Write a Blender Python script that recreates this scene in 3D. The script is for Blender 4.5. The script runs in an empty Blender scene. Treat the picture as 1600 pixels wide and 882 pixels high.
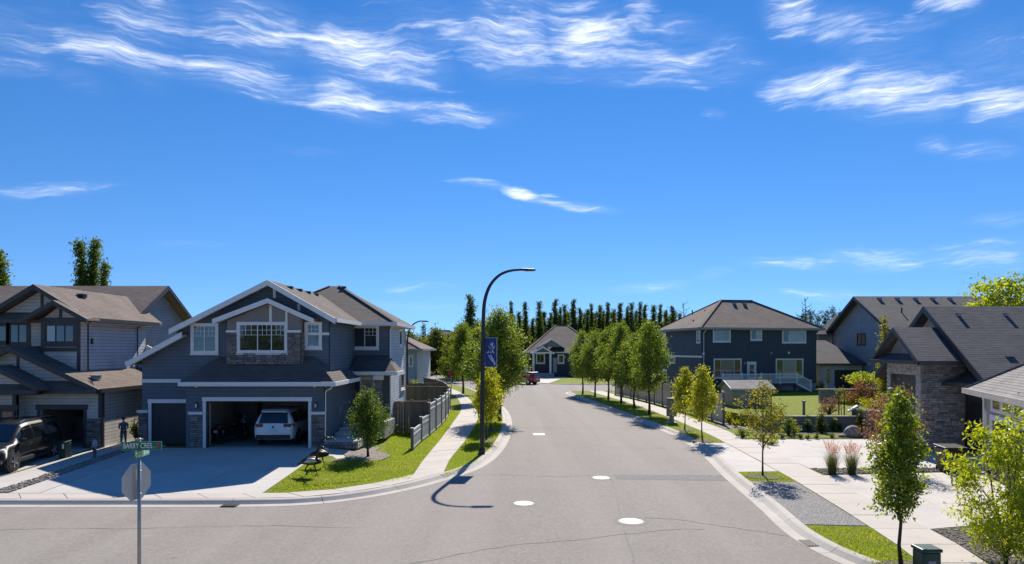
import bpy, bmesh, math, random
import numpy as np
from mathutils import Vector, Matrix

# ------------------------------------------------------------------ camera, sky, sun, exposure
scene = bpy.context.scene
COL = scene.collection
EYE = 5.0            # camera height in metres (an upper-floor window)
FPX = 1066.667       # focal length in photograph pixels (24 mm on 36 mm, 1600 px wide)
HORIZON = 545.0

cam_data = bpy.data.cameras.new('camera')
cam_data.sensor_width = 36.0
cam_data.lens = 24.0
cam_data.shift_y = 0.065
cam_data.clip_start = 0.1
cam_data.clip_end = 4000.0
cam = bpy.data.objects.new('camera', cam_data)
COL.objects.link(cam)
cam.location = (0.0, 0.0, EYE)
cam.rotation_euler = (math.radians(90), 0, 0)
scene.camera = cam

SUN_ELEV = math.radians(40.5)
SUN_AZ = math.radians(9.5)            # measured from +Y towards +X
sun_vec = Vector((math.sin(SUN_AZ) * math.cos(SUN_ELEV), math.cos(SUN_AZ) * math.cos(SUN_ELEV), math.sin(SUN_ELEV)))
sun_data = bpy.data.lights.new('sun', 'SUN')
sun_data.energy = 5.0
sun_data.angle = math.radians(0.5)
sun_data.color = (1.0, 0.93, 0.82)
sun = bpy.data.objects.new('sun', sun_data)
COL.objects.link(sun)
sun.location = sun_vec * 200
sun.rotation_euler = (-sun_vec).to_track_quat('-Z', 'Y').to_euler()

scene.view_settings.view_transform = 'Standard'
scene.view_settings.look = 'None'
scene.view_settings.gamma = 1.0
scene.view_settings.use_curve_mapping = False
scene.view_settings.exposure = 0.45
scene.render.engine = 'CYCLES'
scene.cycles.use_denoising = True
scene.cycles.max_bounces = 8
scene.cycles.transparent_max_bounces = 8
scene.cycles.caustics_reflective = False
scene.cycles.caustics_refractive = False
scene.cycles.sample_clamp_indirect = 6.0

def nd(nt, typ, ins=None, **props):
    n = nt.nodes.new(typ)
    for k, v in props.items():
        setattr(n, k, v)
    for k, v in (ins or {}).items():
        s = n.inputs[k]
        if isinstance(v, bpy.types.NodeSocket):
            nt.links.new(v, s)
        else:
            s.default_value = v
    return n

def mth(nt, op, a, b=None, c=None, clamp=False):
    ins = {0: a}
    if b is not None: ins[1] = b
    if c is not None: ins[2] = c
    return nd(nt, 'ShaderNodeMath', ins, operation=op, use_clamp=clamp).outputs[0]

def build_world():
    w = bpy.data.worlds.new('World')
    scene.world = w
    w.use_nodes = True
    nt = w.node_tree
    nt.nodes.clear()
    sky = nd(nt, 'ShaderNodeTexSky', sky_type='NISHITA', sun_disc=False, sun_elevation=SUN_ELEV,
             sun_rotation=SUN_AZ, altitude=1000.0, air_density=1.0, dust_density=0.0, ozone_density=2.5)
    tc0 = nd(nt, 'ShaderNodeTexCoord')
    s0 = nd(nt, 'ShaderNodeSeparateXYZ', {0: tc0.outputs['Generated']})
    zz = mth(nt, 'ADD', mth(nt, 'MULTIPLY', mth(nt, 'MAXIMUM', s0.outputs[2], 0.0), 0.88), 0.12)   # clear mountain air: no haze band
    nt.links.new(nd(nt, 'ShaderNodeCombineXYZ', {0: s0.outputs[0], 1: s0.outputs[1], 2: zz}).outputs[0], sky.inputs[0])
    grade = nd(nt, 'ShaderNodeHueSaturation', {'Hue': 0.507, 'Saturation': 1.32, 'Value': 1.0, 'Color': sky.outputs[0]})
    tc = nd(nt, 'ShaderNodeTexCoord')
    sp = nd(nt, 'ShaderNodeSeparateXYZ', {0: tc.outputs['Generated']})
    x, y, z = sp.outputs
    az = mth(nt, 'ARCTAN2', x, y)
    el = mth(nt, 'ARCSINE', z)
    p = nd(nt, 'ShaderNodeCombineXYZ', {0: az, 1: el, 2: 0.0}).outputs[0]
    # wisps: domain warped, strongly stretched noise running slightly downhill to the east
    warp = nd(nt, 'ShaderNodeTexNoise', {'Vector': p, 'Scale': 5.0, 'Detail': 4.0, 'Roughness': 0.55})
    wv = nd(nt, 'ShaderNodeVectorMath', {0: warp.outputs['Color'], 1: (0.5, 0.5, 0.5)}, operation='SUBTRACT').outputs[0]
    pw = nd(nt, 'ShaderNodeVectorMath', {0: wv, 1: (0.09, 0.045, 0.0), 2: p}, operation='MULTIPLY_ADD').outputs[0]
    def fibre(rot, sx, sy, scale, detail, src):
        mp = nd(nt, 'ShaderNodeMapping', {'Vector': src, 'Rotation': (0, 0, rot), 'Scale': (sx, sy, 1)})
        return nd(nt, 'ShaderNodeTexNoise', {'Vector': mp.outputs[0], 'Scale': scale, 'Detail': detail, 'Roughness': 0.62, 'Distortion': 0.6}).outputs[0]
    pw2 = nd(nt, 'ShaderNodeVectorMath', {0: wv, 1: (0.05, 0.065, 0.0), 2: p}, operation='MULTIPLY_ADD').outputs[0]
    f1 = fibre(0.22, 1.0, 7.0, 5.5, 10.0, pw2)
    f2 = fibre(-0.75, 1.0, 4.5, 13.0, 8.0, pw2)
    f3 = fibre(0.15, 1.0, 2.2, 4.5, 6.0, p)
    f4 = fibre(0.35, 1.0, 9.0, 16.0, 5.0, pw2)
    fib = mth(nt, 'ADD', mth(nt, 'MULTIPLY', f1, 0.44), mth(nt, 'ADD', mth(nt, 'MULTIPLY', f2, 0.15), mth(nt, 'ADD', mth(nt, 'MULTIPLY', f3, 0.20), mth(nt, 'MULTIPLY', f4, 0.21))))
    # banks of cirrus: centre azimuth / elevation, half sizes, tilt, strength  (photo pixel -> sky direction)
    def sk(px, py):
        d = Vector(((px - 800) / FPX, 1.0, (HORIZON - py) / FPX)).normalized()
        return math.atan2(d.x, d.y), math.asin(d.z)
    banks = [
        ((-90, 20), (130, 70), 20, .62), ((40, 45), (330, 115), 17, .80), ((240, 95), (520, 150), 14, .86), ((470, 140), (620, 168), 20, 1.0), ((540, 160), (820, 181), 11, .74),
        ((-80, 10), (220, 70), 30, .34), ((-60, 82), (110, 112), 9, .62), ((60, 100), (190, 150), 12, .34), ((180, 90), (300, 140), 20, .32),
        ((140, 0), (330, 38), 20, .72), ((150, 30), (330, 58), 16, .58), ((280, 25), (520, 62), 26, .84), ((440, 50), (700, 108), 26, 1.04), ((520, 40), (720, 80), 26, .50), ((300, 70), (470, 115), 16, .34),
        ((590, 35), (760, 55), 20, .66), ((690, 45), (900, 66), 34, .90), ((820, 40), (1000, 76), 32, 1.05), ((860, 82), (1210, 100), 18, .76), ((970, 0), (1040, 40), 20, .62), ((1000, 40), (1130, 40), 14, .60), ((1060, 60), (1190, 84), 20, .46), ((560, 0), (740, 28), 22, .34), ((840, -10), (960, 40), 22, .36),
        ((780, 116), (960, 120), 7, .50), ((900, 118), (1130, 126), 8, .70), ((600, 118), (760, 125), 10, .20),
        ((1190, 0), (1290, 36), 18, .86), ((1240, 30), (1400, 46), 15, .86), ((1350, 45), (1480, 40), 8, .52), ((1420, 2), (1540, 14), 13, .62),
        ((1190, 128), (1400, 132), 18, .84), ((1210, 142), (1320, 122), 12, .5), ((1300, 140), (1520, 150), 22, 1.0), ((1460, 150), (1700, 140), 24, .92), ((1300, 90), (1460, 110), 34, .46), ((1440, 110), (1640, 110), 34, .56), ((1320, 70), (1420, 90), 18, .42), ((1560, 90), (1900, 130), 50, .7),
        ((700, 285), (800, 298), 5, .80), ((770, 294), (850, 318), 6, .95), ((820, 316), (970, 333), 5, .88), ((840, 312), (880, 308), 3, .5),
        ((1150, 414), (1330, 410), 7, .74), ((1260, 402), (1470, 398), 11, .66), ((1420, 396), (1660, 394), 13, .52), ((930, 448), (1100, 442), 6, .60), ((1080, 435), (1150, 424), 6, .50),
        ((1420, 226), (1490, 242), 7, .56), ((1460, 240), (1620, 238), 9, .52), ((1500, 346), (1640, 343), 6, .56), ((1080, 177), (1140, 174), 6, .34),
        ((-40, 299), (190, 290), 6, .46), ((430, 238), (540, 248), 6, .34), ((1190, 460), (1500, 454), 7, .46), ((600, 452), (740, 448), 5, .36), ((560, 470), (760, 486), 6, .38), ((190, 378), (360, 380), 4, .3),
    ]
    total = None
    for (a, b, hw, st) in banks:
        a0, e0 = sk(*a); a1, e1 = sk(*b)
        cx, cy = (a0 + a1) / 2, (e0 + e1) / 2
        ln = math.hypot(a1 - a0, e1 - e0) / 2 * 1.3
        rot = math.atan2(e1 - e0, a1 - a0)
        mp = nd(nt, 'ShaderNodeMapping', {'Vector': pw, 'Location': (cx, cy, 0), 'Rotation': (0, 0, rot), 'Scale': (ln, hw * 2.2 / FPX, 1)}, vector_type='TEXTURE')
        r = nd(nt, 'ShaderNodeVectorMath', {0: mp.outputs[0]}, operation='LENGTH').outputs['Value']
        m = nd(nt, 'ShaderNodeMapRange', {'Value': r, 1: 1.2, 2: 0.08, 3: 0.0, 4: st}, interpolation_type='SMOOTHSTEP').outputs[0]
        total = m if total is None else mth(nt, 'MAXIMUM', total, m)
    # the rest of the sky, out of the picture: the same cirrus, scattered at random
    far = nd(nt, 'ShaderNodeTexNoise', {'Vector': nd(nt, 'ShaderNodeMapping', {'Vector': pw, 'Scale': (1.0, 3.0, 1.0), 'Location': (7.3, 1.1, 0)}).outputs[0], 'Scale': 2.2, 'Detail': 3.0}).outputs[0]
    farm = nd(nt, 'ShaderNodeMapRange', {'Value': far, 1: 0.56, 2: 0.72, 3: 0.0, 4: 0.75}).outputs[0]
    away = nd(nt, 'ShaderNodeMapRange', {'Value': mth(nt, 'ABSOLUTE', az), 1: 0.75, 2: 1.0, 3: 0.0, 4: 1.0}).outputs[0]
    high = nd(nt, 'ShaderNodeMapRange', {'Value': el, 1: 0.50, 2: 0.62, 3: 0.0, 4: 1.0}).outputs[0]
    farm = mth(nt, 'MULTIPLY', farm, mth(nt, 'MAXIMUM', away, high))
    total = mth(nt, 'MAXIMUM', total, farm)
    # density: the fibres thin the bank out towards its rim, a faint veil stays between them
    fc = nd(nt, 'ShaderNodeMapRange', {'Value': fib, 1: 0.34, 2: 0.66, 3: 0.0, 4: 1.0}).outputs[0]
    dn = mth(nt, 'SUBTRACT', mth(nt, 'ADD', mth(nt, 'MULTIPLY', total, 1.14), mth(nt, 'MULTIPLY', fc, 1.7)), 1.30)
    dn = nd(nt, 'ShaderNodeMapRange', {'Value': dn, 1: 0.0, 2: 1.3, 3: 0.0, 4: 1.0}).outputs[0]
    dn = mth(nt, 'POWER', dn, 1.15)
    veil = mth(nt, 'MULTIPLY', mth(nt, 'POWER', total, 1.6), mth(nt, 'MULTIPLY', fc, 0.36))
    dn = mth(nt, 'MAXIMUM', dn, veil)
    f5 = fibre(-0.95, 1.0, 7.0, 17.0, 5.0, pw2)
    f6 = fibre(0.30, 1.0, 11.0, 24.0, 4.0, pw2)
    fine = mth(nt, 'ADD', mth(nt, 'MULTIPLY', f5, 0.5), mth(nt, 'MULTIPLY', f6, 0.5))
    dn = mth(nt, 'MULTIPLY', dn, nd(nt, 'ShaderNodeMapRange', {'Value': fine, 1: 0.38, 2: 0.60, 3: 0.38, 4: 1.12}).outputs[0])
    dn = mth(nt, 'MULTIPLY', dn, nd(nt, 'ShaderNodeMapRange', {'Value': total, 1: 0.0, 2: 0.3, 3: 0.0, 4: 0.97}).outputs[0])
    mix = nd(nt, 'ShaderNodeMix', {0: dn, 6: grade.outputs[0], 7: (10.2, 10.5, 11.0, 1)}, data_type='RGBA')
    bg = nd(nt, 'ShaderNodeBackground', {'Color': mix.outputs[2], 'Strength': 0.102})
    out = nd(nt, 'ShaderNodeOutputWorld', {'Surface': bg.outputs[0]})
build_world()
scene.world.cycles.sampling_method = 'MANUAL'
scene.world.cycles.sample_map_resolution = 256

# ------------------------------------------------------------------ helpers
RND = random.Random(11)
NPR = np.random.default_rng(5)

def P(px, py, Y):                       # photograph pixel on the vertical plane at distance Y
    return Vector(((px - 800) * Y / FPX, Y, EYE - (py - HORIZON) * Y / FPX))
def G(px, py, z=0.0):                   # photograph pixel on a level at height z
    Y = (EYE - z) * FPX / (py - HORIZON)
    return Vector(((px - 800) * Y / FPX, Y, z))
def PX(px, Y): return (px - 800) * Y / FPX
def PZ(py, Y): return EYE - (py - HORIZON) * Y / FPX

SITE = 1.0                              # plan scale of the plot being built (the two left plots lie 0.35 m above the street)
def site(p): return Vector((p[0] * SITE, p[1] * SITE, p[2] * SITE + EYE * (1.0 - SITE))) if SITE != 1.0 else Vector(p)
RISE = 0.335
def hz(x, y):                           # the ground of the left plots climbs from the walk to the garages
    s = min(1.0, max(0.0, (y - 23.3) / 7.7)) * min(1.0, max(0.0, (50.0 - y) / 6.0))
    return RISE * s * min(1.0, max(0.0, (-5.0 - x) / 2.7))
def GS(px, py, dz=0.0):
    z = 0.12
    for _ in range(12): q = G(px, py, z + dz); z = 0.12 + hz(q.x, q.y)
    return Vector((q.x, q.y, z + dz))

FRAME = {}                              # root name -> inverse world matrix, parts are modelled in the root's frame
def link(o, parent=None):
    COL.objects.link(o)
    if parent is not None: o.parent = parent
    return o
def tag(o, label=None, cat=None, group=None, kind=None):
    if label: o['label'] = label
    if cat: o['category'] = cat
    if group: o['group'] = group
    if kind: o['kind'] = kind
    return o
def thing(name, label, cat, loc, rz=0.0, group=None):
    loc = site(loc)
    o = bpy.data.objects.new(name, None)
    o.empty_display_size = 0.3
    o.location = loc
    o.rotation_euler = (0, 0, rz)
    COL.objects.link(o)
    tag(o, label, cat, group)
    FRAME[o.name] = (Matrix.Translation(Vector(loc)) @ Matrix.Rotation(rz, 4, 'Z')).inverted()
    return o
def top_of(o):
    while o.parent is not None: o = o.parent
    return o

def plain_uv(me):
    """metres along the horizontal and up the slope of every face"""
    n = len(me.polygons)
    if n == 0: return
    uvl = me.uv_layers.new(name='UVMap')
    nor = np.empty(n * 3); me.polygons.foreach_get('normal', nor); nor = nor.reshape(-1, 3)
    tot = np.empty(n, dtype=np.int32); me.polygons.foreach_get('loop_total', tot)
    L = len(me.loops)
    vi = np.empty(L, dtype=np.int32); me.loops.foreach_get('vertex_index', vi)
    co = np.empty(len(me.vertices) * 3); me.vertices.foreach_get('co', co); co = co.reshape(-1, 3)[vi]
    nl = np.repeat(nor, tot, axis=0)
    h = np.stack([-nl[:, 1], nl[:, 0], np.zeros(L)], 1)
    hl = np.linalg.norm(h, axis=1)
    flat = hl < 0.08
    h[flat] = (1, 0, 0); hl[flat] = 1
    h /= hl[:, None]
    up = np.cross(nl, h)
    uv = np.stack([(co * h).sum(1), (co * up).sum(1)], 1)
    uvl.data.foreach_set('uv', uv.astype(np.float32).ravel())

class MB:
    def __init__(self): self.v, self.f = [], []
    def poly(self, pts):
        i = len(self.v); self.v += [tuple(p) for p in pts]; self.f.append(tuple(range(i, i + len(pts)))); return self
    def prism(self, pts, vec):
        """solid between polygon pts and the polygon moved by vec"""
        vec = Vector(vec); a = [Vector(p) for p in pts]; n = len(a)
        nrm = Vector((0, 0, 0))
        for k in range(n): nrm += a[k].cross(a[(k + 1) % n])
        if nrm.dot(vec) > 0: a = a[::-1]
        b = [p + vec for p in a]; i = len(self.v)
        self.v += [tuple(p) for p in a + b]
        self.f.append(tuple(range(i, i + n)))
        self.f.append(tuple(range(i + 2 * n - 1, i + n - 1, -1)))
        for k in range(n):
            m = (k + 1) % n
            self.f.append((i + k, i + n + k, i + n + m, i + m))
        return self
    def box(self, x0, x1, y0, y1, z0, z1):
        return self.prism([(x0, y0, z0), (x1, y0, z0), (x1, y1, z0), (x0, y1, z0)], (0, 0, z1 - z0))
    def beam(self, p, q, w, h, side=None, drop=0.0):
        """board from p to q: h deep (downwards), w thick towards side (horizontal, default centred)"""
        p, q = Vector(p), Vector(q)
        d = q - p
        s = Vector((d.y, -d.x, 0.0))
        s = s.normalized() if s.length > 1e-6 else Vector((1, 0, 0))
        if side is not None:
            sd = Vector(side)
            if s.dot(sd) < 0: s = -s
            a = p; b = p + s * w
        else:
            a = p - s * w / 2; b = p + s * w / 2
        z0 = Vector((0, 0, -drop)); z1 = Vector((0, 0, -drop - h))
        return self.prism([a + z0, b + z0, b + z1, a + z1], d)
    def tube(self, path, rad, seg=8, cap=True):
        path = [Vector(p) for p in path]; n = len(path)
        if not hasattr(rad, '__len__'): rad = [rad] * n
        ref = None; rings = []
        for k in range(n):
            t = (path[min(k + 1, n - 1)] - path[max(k - 1, 0)]).normalized()
            if ref is None:
                ref = Vector((0, 0, 1)).cross(t)
                if ref.length < 0.2: ref = Vector((1, 0, 0)).cross(t)
                ref.normalize()
            a = (ref - t * ref.dot(t)).normalized(); b = t.cross(a); ref = a
            i = len(self.v)
            for s in range(seg):
                an = 2 * math.pi * s / seg
                self.v.append(tuple(path[k] + (a * math.cos(an) + b * math.sin(an)) * rad[k]))
            rings.append(i)
        for k in range(n - 1):
            for s in range(seg):
                m = (s + 1) % seg
                self.f.append((rings[k] + s, rings[k] + m, rings[k + 1] + m, rings[k + 1] + s))
        if cap:
            self.f.append(tuple(rings[0] + s for s in range(seg - 1, -1, -1)))
            self.f.append(tuple(rings[-1] + s for s in range(seg)))
        return self
    def lathe(self, c, prof, seg=16, axis='Z'):
        """prof = (radius, height) pairs turned about an axis through c"""
        c = Vector(c); i0 = len(self.v); n = len(prof)
        for (r, h) in prof:
            for s in range(seg):
                an = 2 * math.pi * s / seg; u, w = r * math.cos(an), r * math.sin(an)
                q = {'Z': (u, w, h), 'X': (h, u, w), 'Y': (w, h, u)}[axis]
                self.v.append(tuple(c + Vector(q)))
        for k in range(n - 1):
            for s in range(seg):
                m = (s + 1) % seg
                self.f.append((i0 + k * seg + s, i0 + k * seg + m, i0 + (k + 1) * seg + m, i0 + (k + 1) * seg + s))
        self.f.append(tuple(i0 + s for s in range(seg - 1, -1, -1)))
        self.f.append(tuple(i0 + (n - 1) * seg + s for s in range(seg)))
        return self
    def grid(self, rows):
        """rows of points joined into quads"""
        i = len(self.v); m = len(rows[0])
        for r in rows: self.v += [tuple(p) for p in r]
        for a in range(len(rows) - 1):
            for b in range(m - 1):
                self.f.append((i + a * m + b, i + a * m + b + 1, i + (a + 1) * m + b + 1, i + (a + 1) * m + b))
        return self
    def mesh(self, name, frame=None):
        me = bpy.data.meshes.new(name)
        v = self.v
        if SITE != 1.0: v = [tuple(site(p)) for p in v]
        if frame is not None: v = [tuple(frame @ Vector(p)) for p in v]
        me.from_pydata(v, [], self.f)
        me.update()
        plain_uv(me)
        return me
    def build(self, name, mat, parent=None, smooth=False, local=False, bevel=0.0):
        fr = None
        if parent is not None and not local: fr = FRAME[top_of(parent).name]
        me = self.mesh(name, fr)
        me.materials.append(mat)
        if smooth:
            me.polygons.foreach_set('use_smooth', [True] * len(me.polygons))
        o = link(bpy.data.objects.new(name, me), parent)
        if bevel:
            b = o.modifiers.new('bevel', 'BEVEL'); b.width = bevel; b.segments = 2; b.limit_method = 'ANGLE'
        return o

def place(me, name, parent, loc, scale=(1, 1, 1), rot=(0, 0, 0)):
    o = bpy.data.objects.new(name, me)
    o.location, o.scale, o.rotation_euler = loc, scale, rot
    return link(o, parent)

def copy_tree(o, parent=None, label=None):
    c = o.copy(); COL.objects.link(c); c.parent = parent
    if label: c['label'] = label
    for ch in list(o.children): copy_tree(ch, c)
    return c

def catmull(pts, n=6):
    pts = [Vector(p) for p in pts]; out = []
    for i in range(len(pts) - 1):
        p0 = pts[max(i - 1, 0)]; p1 = pts[i]; p2 = pts[i + 1]; p3 = pts[min(i + 2, len(pts) - 1)]
        for k in range(n):
            t = k / n
            out.append(0.5 * ((2 * p1) + (p2 - p0) * t + (2 * p0 - 5 * p1 + 4 * p2 - p3) * t * t + (3 * p1 - p0 - 3 * p2 + p3) * t ** 3))
    out.append(pts[-1])
    return out
def resample(pts, step):
    d = [0.0]
    for a, b in zip(pts, pts[1:]): d.append(d[-1] + (b - a).length)
    n = max(2, int(round(d[-1] / step)) + 1)
    out = []; j = 0
    for k in range(n):
        s = d[-1] * k / (n - 1)
        while j < len(d) - 2 and d[j + 1] < s: j += 1
        t = (s - d[j]) / max(d[j + 1] - d[j], 1e-9)
        out.append(pts[j].lerp(pts[j + 1], t))
    return out
def offset2d(pts, dist):
    out = []
    for i, p in enumerate(pts):
        t = (pts[min(i + 1, len(pts) - 1)] - pts[max(i - 1, 0)]); t.z = 0; t.normalize()
        out.append(p + Vector((-t.y, t.x, 0)) * dist)       # left of travel is positive
    return out

# ------------------------------------------------------------------ materials
def new_mat(name):
    m = bpy.data.materials.new(name); m.use_nodes = True
    return m, m.node_tree, m.node_tree.nodes['Principled BSDF']
def ramp(nt, fac, stops):
    r = nd(nt, 'ShaderNodeValToRGB', {0: fac})
    el = r.color_ramp.elements
    while len(el) < len(stops): el.new(0.5)
    for e, (p, c) in zip(el, stops): e.position = p; e.color = (c[0], c[1], c[2], 1)
    return r.outputs[0]
def mixc(nt, fac, a, b, mode='MIX'):
    f = lambda c: c if isinstance(c, bpy.types.NodeSocket) else (c[0], c[1], c[2], 1)
    return nd(nt, 'ShaderNodeMix', {0: fac, 6: f(a), 7: f(b)}, data_type='RGBA', blend_type=mode).outputs[2]
def noise(nt, vec, scale, detail=4.0, rough=0.55):
    return nd(nt, 'ShaderNodeTexNoise', {'Vector': vec, 'Scale': scale, 'Detail': detail, 'Roughness': rough}).outputs[0]
def coords(nt):
    tc = nd(nt, 'ShaderNodeTexCoord')
    return tc.outputs['Object'], tc.outputs['UV']
def bump(nt, b, h, strength=0.3, dist=0.02, normal=None):
    ins = {'Strength': strength, 'Distance': dist, 'Height': h}
    if normal is not None: ins['Normal'] = normal
    n = nd(nt, 'ShaderNodeBump', ins)
    nt.links.new(n.outputs[0], b.inputs['Normal'])
    return n.outputs[0]
def setin(nt, b, **kw):
    for k, v in kw.items():
        k = {'base': 'Base Color', 'rough': 'Roughness', 'metal': 'Metallic', 'spec': 'Specular IOR Level', 'coat': 'Coat Weight', 'ior': 'IOR'}[k]
        if isinstance(v, bpy.types.NodeSocket): nt.links.new(v, b.inputs[k])
        else: b.inputs[k].default_value = (v[0], v[1], v[2], 1) if isinstance(v, (tuple, list)) else v
def sc(c, k): return tuple(x * k for x in c)

def m_plain(name, c, rough=0.6, metal=0.0, var=0.12, scale=3.0, bumpy=0.0, bscale=60.0, spec=0.5, coat=0.0):
    m, nt, b = new_mat(name)
    ob, uv = coords(nt)
    n = noise(nt, ob, scale, 5.0)
    setin(nt, b, base=ramp(nt, n, [(0.25, sc(c, 1 - var)), (0.75, sc(c, 1 + var))]), rough=rough, metal=metal, spec=spec, coat=coat)
    if bumpy: bump(nt, b, noise(nt, ob, bscale, 3.0), bumpy, 0.01)
    return m
def m_siding(name, c, lap=0.16, line=0.85):
    m, nt, b = new_mat(name)
    ob, uv = coords(nt)
    v = nd(nt, 'ShaderNodeSeparateXYZ', {0: uv}).outputs[1]
    fr = mth(nt, 'FRACT', mth(nt, 'DIVIDE', v, lap))
    row = mth(nt, 'FLOOR', mth(nt, 'DIVIDE', v, lap))
    rn = nd(nt, 'ShaderNodeTexWhiteNoise', {'W': row}, noise_dimensions='1D').outputs[0]
    big = noise(nt, ob, 1.3, 5.0)
    col = ramp(nt, big, [(0.3, sc(c, 0.86)), (0.7, sc(c, 1.12))])
    col = mixc(nt, mth(nt, 'MULTIPLY', rn, 0.22), col, sc(c, 0.72))
    col = mixc(nt, nd(nt, 'ShaderNodeMapRange', {'Value': fr, 1: 0.0, 2: 0.22, 3: line, 4: 0.0}).outputs[0], col, sc(c, 0.30))
    setin(nt, b, base=col, rough=0.55, spec=0.35)
    saw = mth(nt, 'SUBTRACT', 1.0, fr)
    fine = noise(nt, ob, 90.0, 2.0)
    bump(nt, b, mth(nt, 'ADD', saw, mth(nt, 'MULTIPLY', fine, 0.05)), 1.0, 0.022)
    return m
def m_shingle(name, c, warm=(1.1, 1.0, 0.9)):
    m, nt, b = new_mat(name)
    ob, uv = coords(nt)
    br = nd(nt, 'ShaderNodeTexBrick', {'Vector': uv, 'Color1': (0, 0, 0, 1), 'Color2': (1, 1, 1, 1), 'Mortar': (0.5, 0.5, 0.5, 1), 'Scale': 1.0, 'Mortar Size': 0.008, 'Mortar Smooth': 0.2, 'Bias': 0.0,
                                       'Brick Width': 0.34, 'Row Height': 0.145}, offset=0.37)
    tab = nd(nt, 'ShaderNodeRGBToBW', {0: br.outputs['Color']}).outputs[0]
    v = nd(nt, 'ShaderNodeSeparateXYZ', {0: uv}).outputs[1]
    fr = mth(nt, 'FRACT', mth(nt, 'DIVIDE', v, 0.145))
    grain = noise(nt, ob, 26.0, 6.0, 0.75)
    wear = noise(nt, ob, 0.7, 6.0, 0.6)
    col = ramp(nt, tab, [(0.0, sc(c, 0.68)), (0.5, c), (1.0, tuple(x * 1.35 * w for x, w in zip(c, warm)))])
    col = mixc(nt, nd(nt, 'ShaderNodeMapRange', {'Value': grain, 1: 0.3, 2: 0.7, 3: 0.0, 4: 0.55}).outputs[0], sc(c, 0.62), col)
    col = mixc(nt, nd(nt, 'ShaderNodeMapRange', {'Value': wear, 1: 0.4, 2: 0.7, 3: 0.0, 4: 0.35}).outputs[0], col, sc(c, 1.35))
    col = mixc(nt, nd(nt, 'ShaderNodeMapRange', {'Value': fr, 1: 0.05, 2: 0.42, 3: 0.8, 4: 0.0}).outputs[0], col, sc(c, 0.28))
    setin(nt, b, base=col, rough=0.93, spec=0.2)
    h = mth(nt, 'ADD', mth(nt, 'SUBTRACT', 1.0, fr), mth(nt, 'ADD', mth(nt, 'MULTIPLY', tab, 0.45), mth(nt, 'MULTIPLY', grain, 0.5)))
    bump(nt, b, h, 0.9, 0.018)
    return m
def m_asphalt():
    m, nt, b = new_mat('asphalt')
    ob, uv = coords(nt)
    c = (0.30, 0.270, 0.245)
    n1 = noise(nt, ob, 0.12, 5.0, 0.6); n2 = noise(nt, ob, 0.9, 6.0, 0.65); n3 = noise(nt, ob, 18.0, 6.0, 0.85)
    n4 = noise(nt, nd(nt, 'ShaderNodeMapping', {'Vector': ob, 'Scale': (0.9, 0.06, 1.0)}).outputs[0], 1.0, 4.0)
    vor = nd(nt, 'ShaderNodeTexVoronoi', {'Vector': ob, 'Scale': 15.0}).outputs['Color']
    spk = nd(nt, 'ShaderNodeRGBToBW', {0: vor}).outputs[0]
    col = ramp(nt, n1, [(0.3, sc(c, 0.90)), (0.7, sc(c, 1.10))])
    col = mixc(nt, nd(nt, 'ShaderNodeMapRange', {'Value': n2, 1: 0.45, 2: 0.75, 3: 0.0, 4: 0.35}).outputs[0], col, sc(c, 0.80))
    col = mixc(nt, nd(nt, 'ShaderNodeMapRange', {'Value': n4, 1: 0.5, 2: 0.75, 3: 0.0, 4: 0.30}).outputs[0], col, (0.245, 0.222, 0.205))
    col = mixc(nt, nd(nt, 'ShaderNodeMapRange', {'Value': spk, 1: 0.2, 2: 0.85, 3: 0.0, 4: 0.55}).outputs[0], sc(c, 0.66), mixc(nt, 0.5, col, sc(c, 1.42)))
    col = mixc(nt, 0.62, mixc(nt, nd(nt, 'ShaderNodeMapRange', {'Value': n3, 1: 0.35, 2: 0.65}).outputs[0], sc(c, 0.78), sc(c, 1.2)), col)
    n5 = noise(nt, ob, 0.33, 7.0, 0.72)
    col = mixc(nt, nd(nt, 'ShaderNodeMapRange', {'Value': n5, 1: 0.50, 2: 0.66, 3: 0.0, 4: 0.30}).outputs[0], col, (0.20, 0.185, 0.172))
    n6 = noise(nt, nd(nt, 'ShaderNodeMapping', {'Vector': ob, 'Location': (3.1, 8.2, 0.0)}).outputs[0], 1.7, 3.0, 0.5)
    col = mixc(nt, nd(nt, 'ShaderNodeMapRange', {'Value': n6, 1: 0.70, 2: 0.76, 3: 0.0, 4: 0.45}).outputs[0], col, (0.11, 0.10, 0.098))
    lane = nd(nt, 'ShaderNodeMapping', {'Vector': ob, 'Scale': (0.62, 0.018, 1.0)}).outputs[0]
    n7 = noise(nt, lane, 1.0, 2.0, 0.4)
    col = mixc(nt, nd(nt, 'ShaderNodeMapRange', {'Value': n7, 1: 0.42, 2: 0.62, 3: 0.0, 4: 0.22}).outputs[0], col, (0.38, 0.345, 0.318))
    setin(nt, b, base=col, rough=0.9, spec=0.25)
    bump(nt, b, mth(nt, 'ADD', n3, mth(nt, 'MULTIPLY', spk, 0.8)), 0.5, 0.01)
    return m
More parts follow.
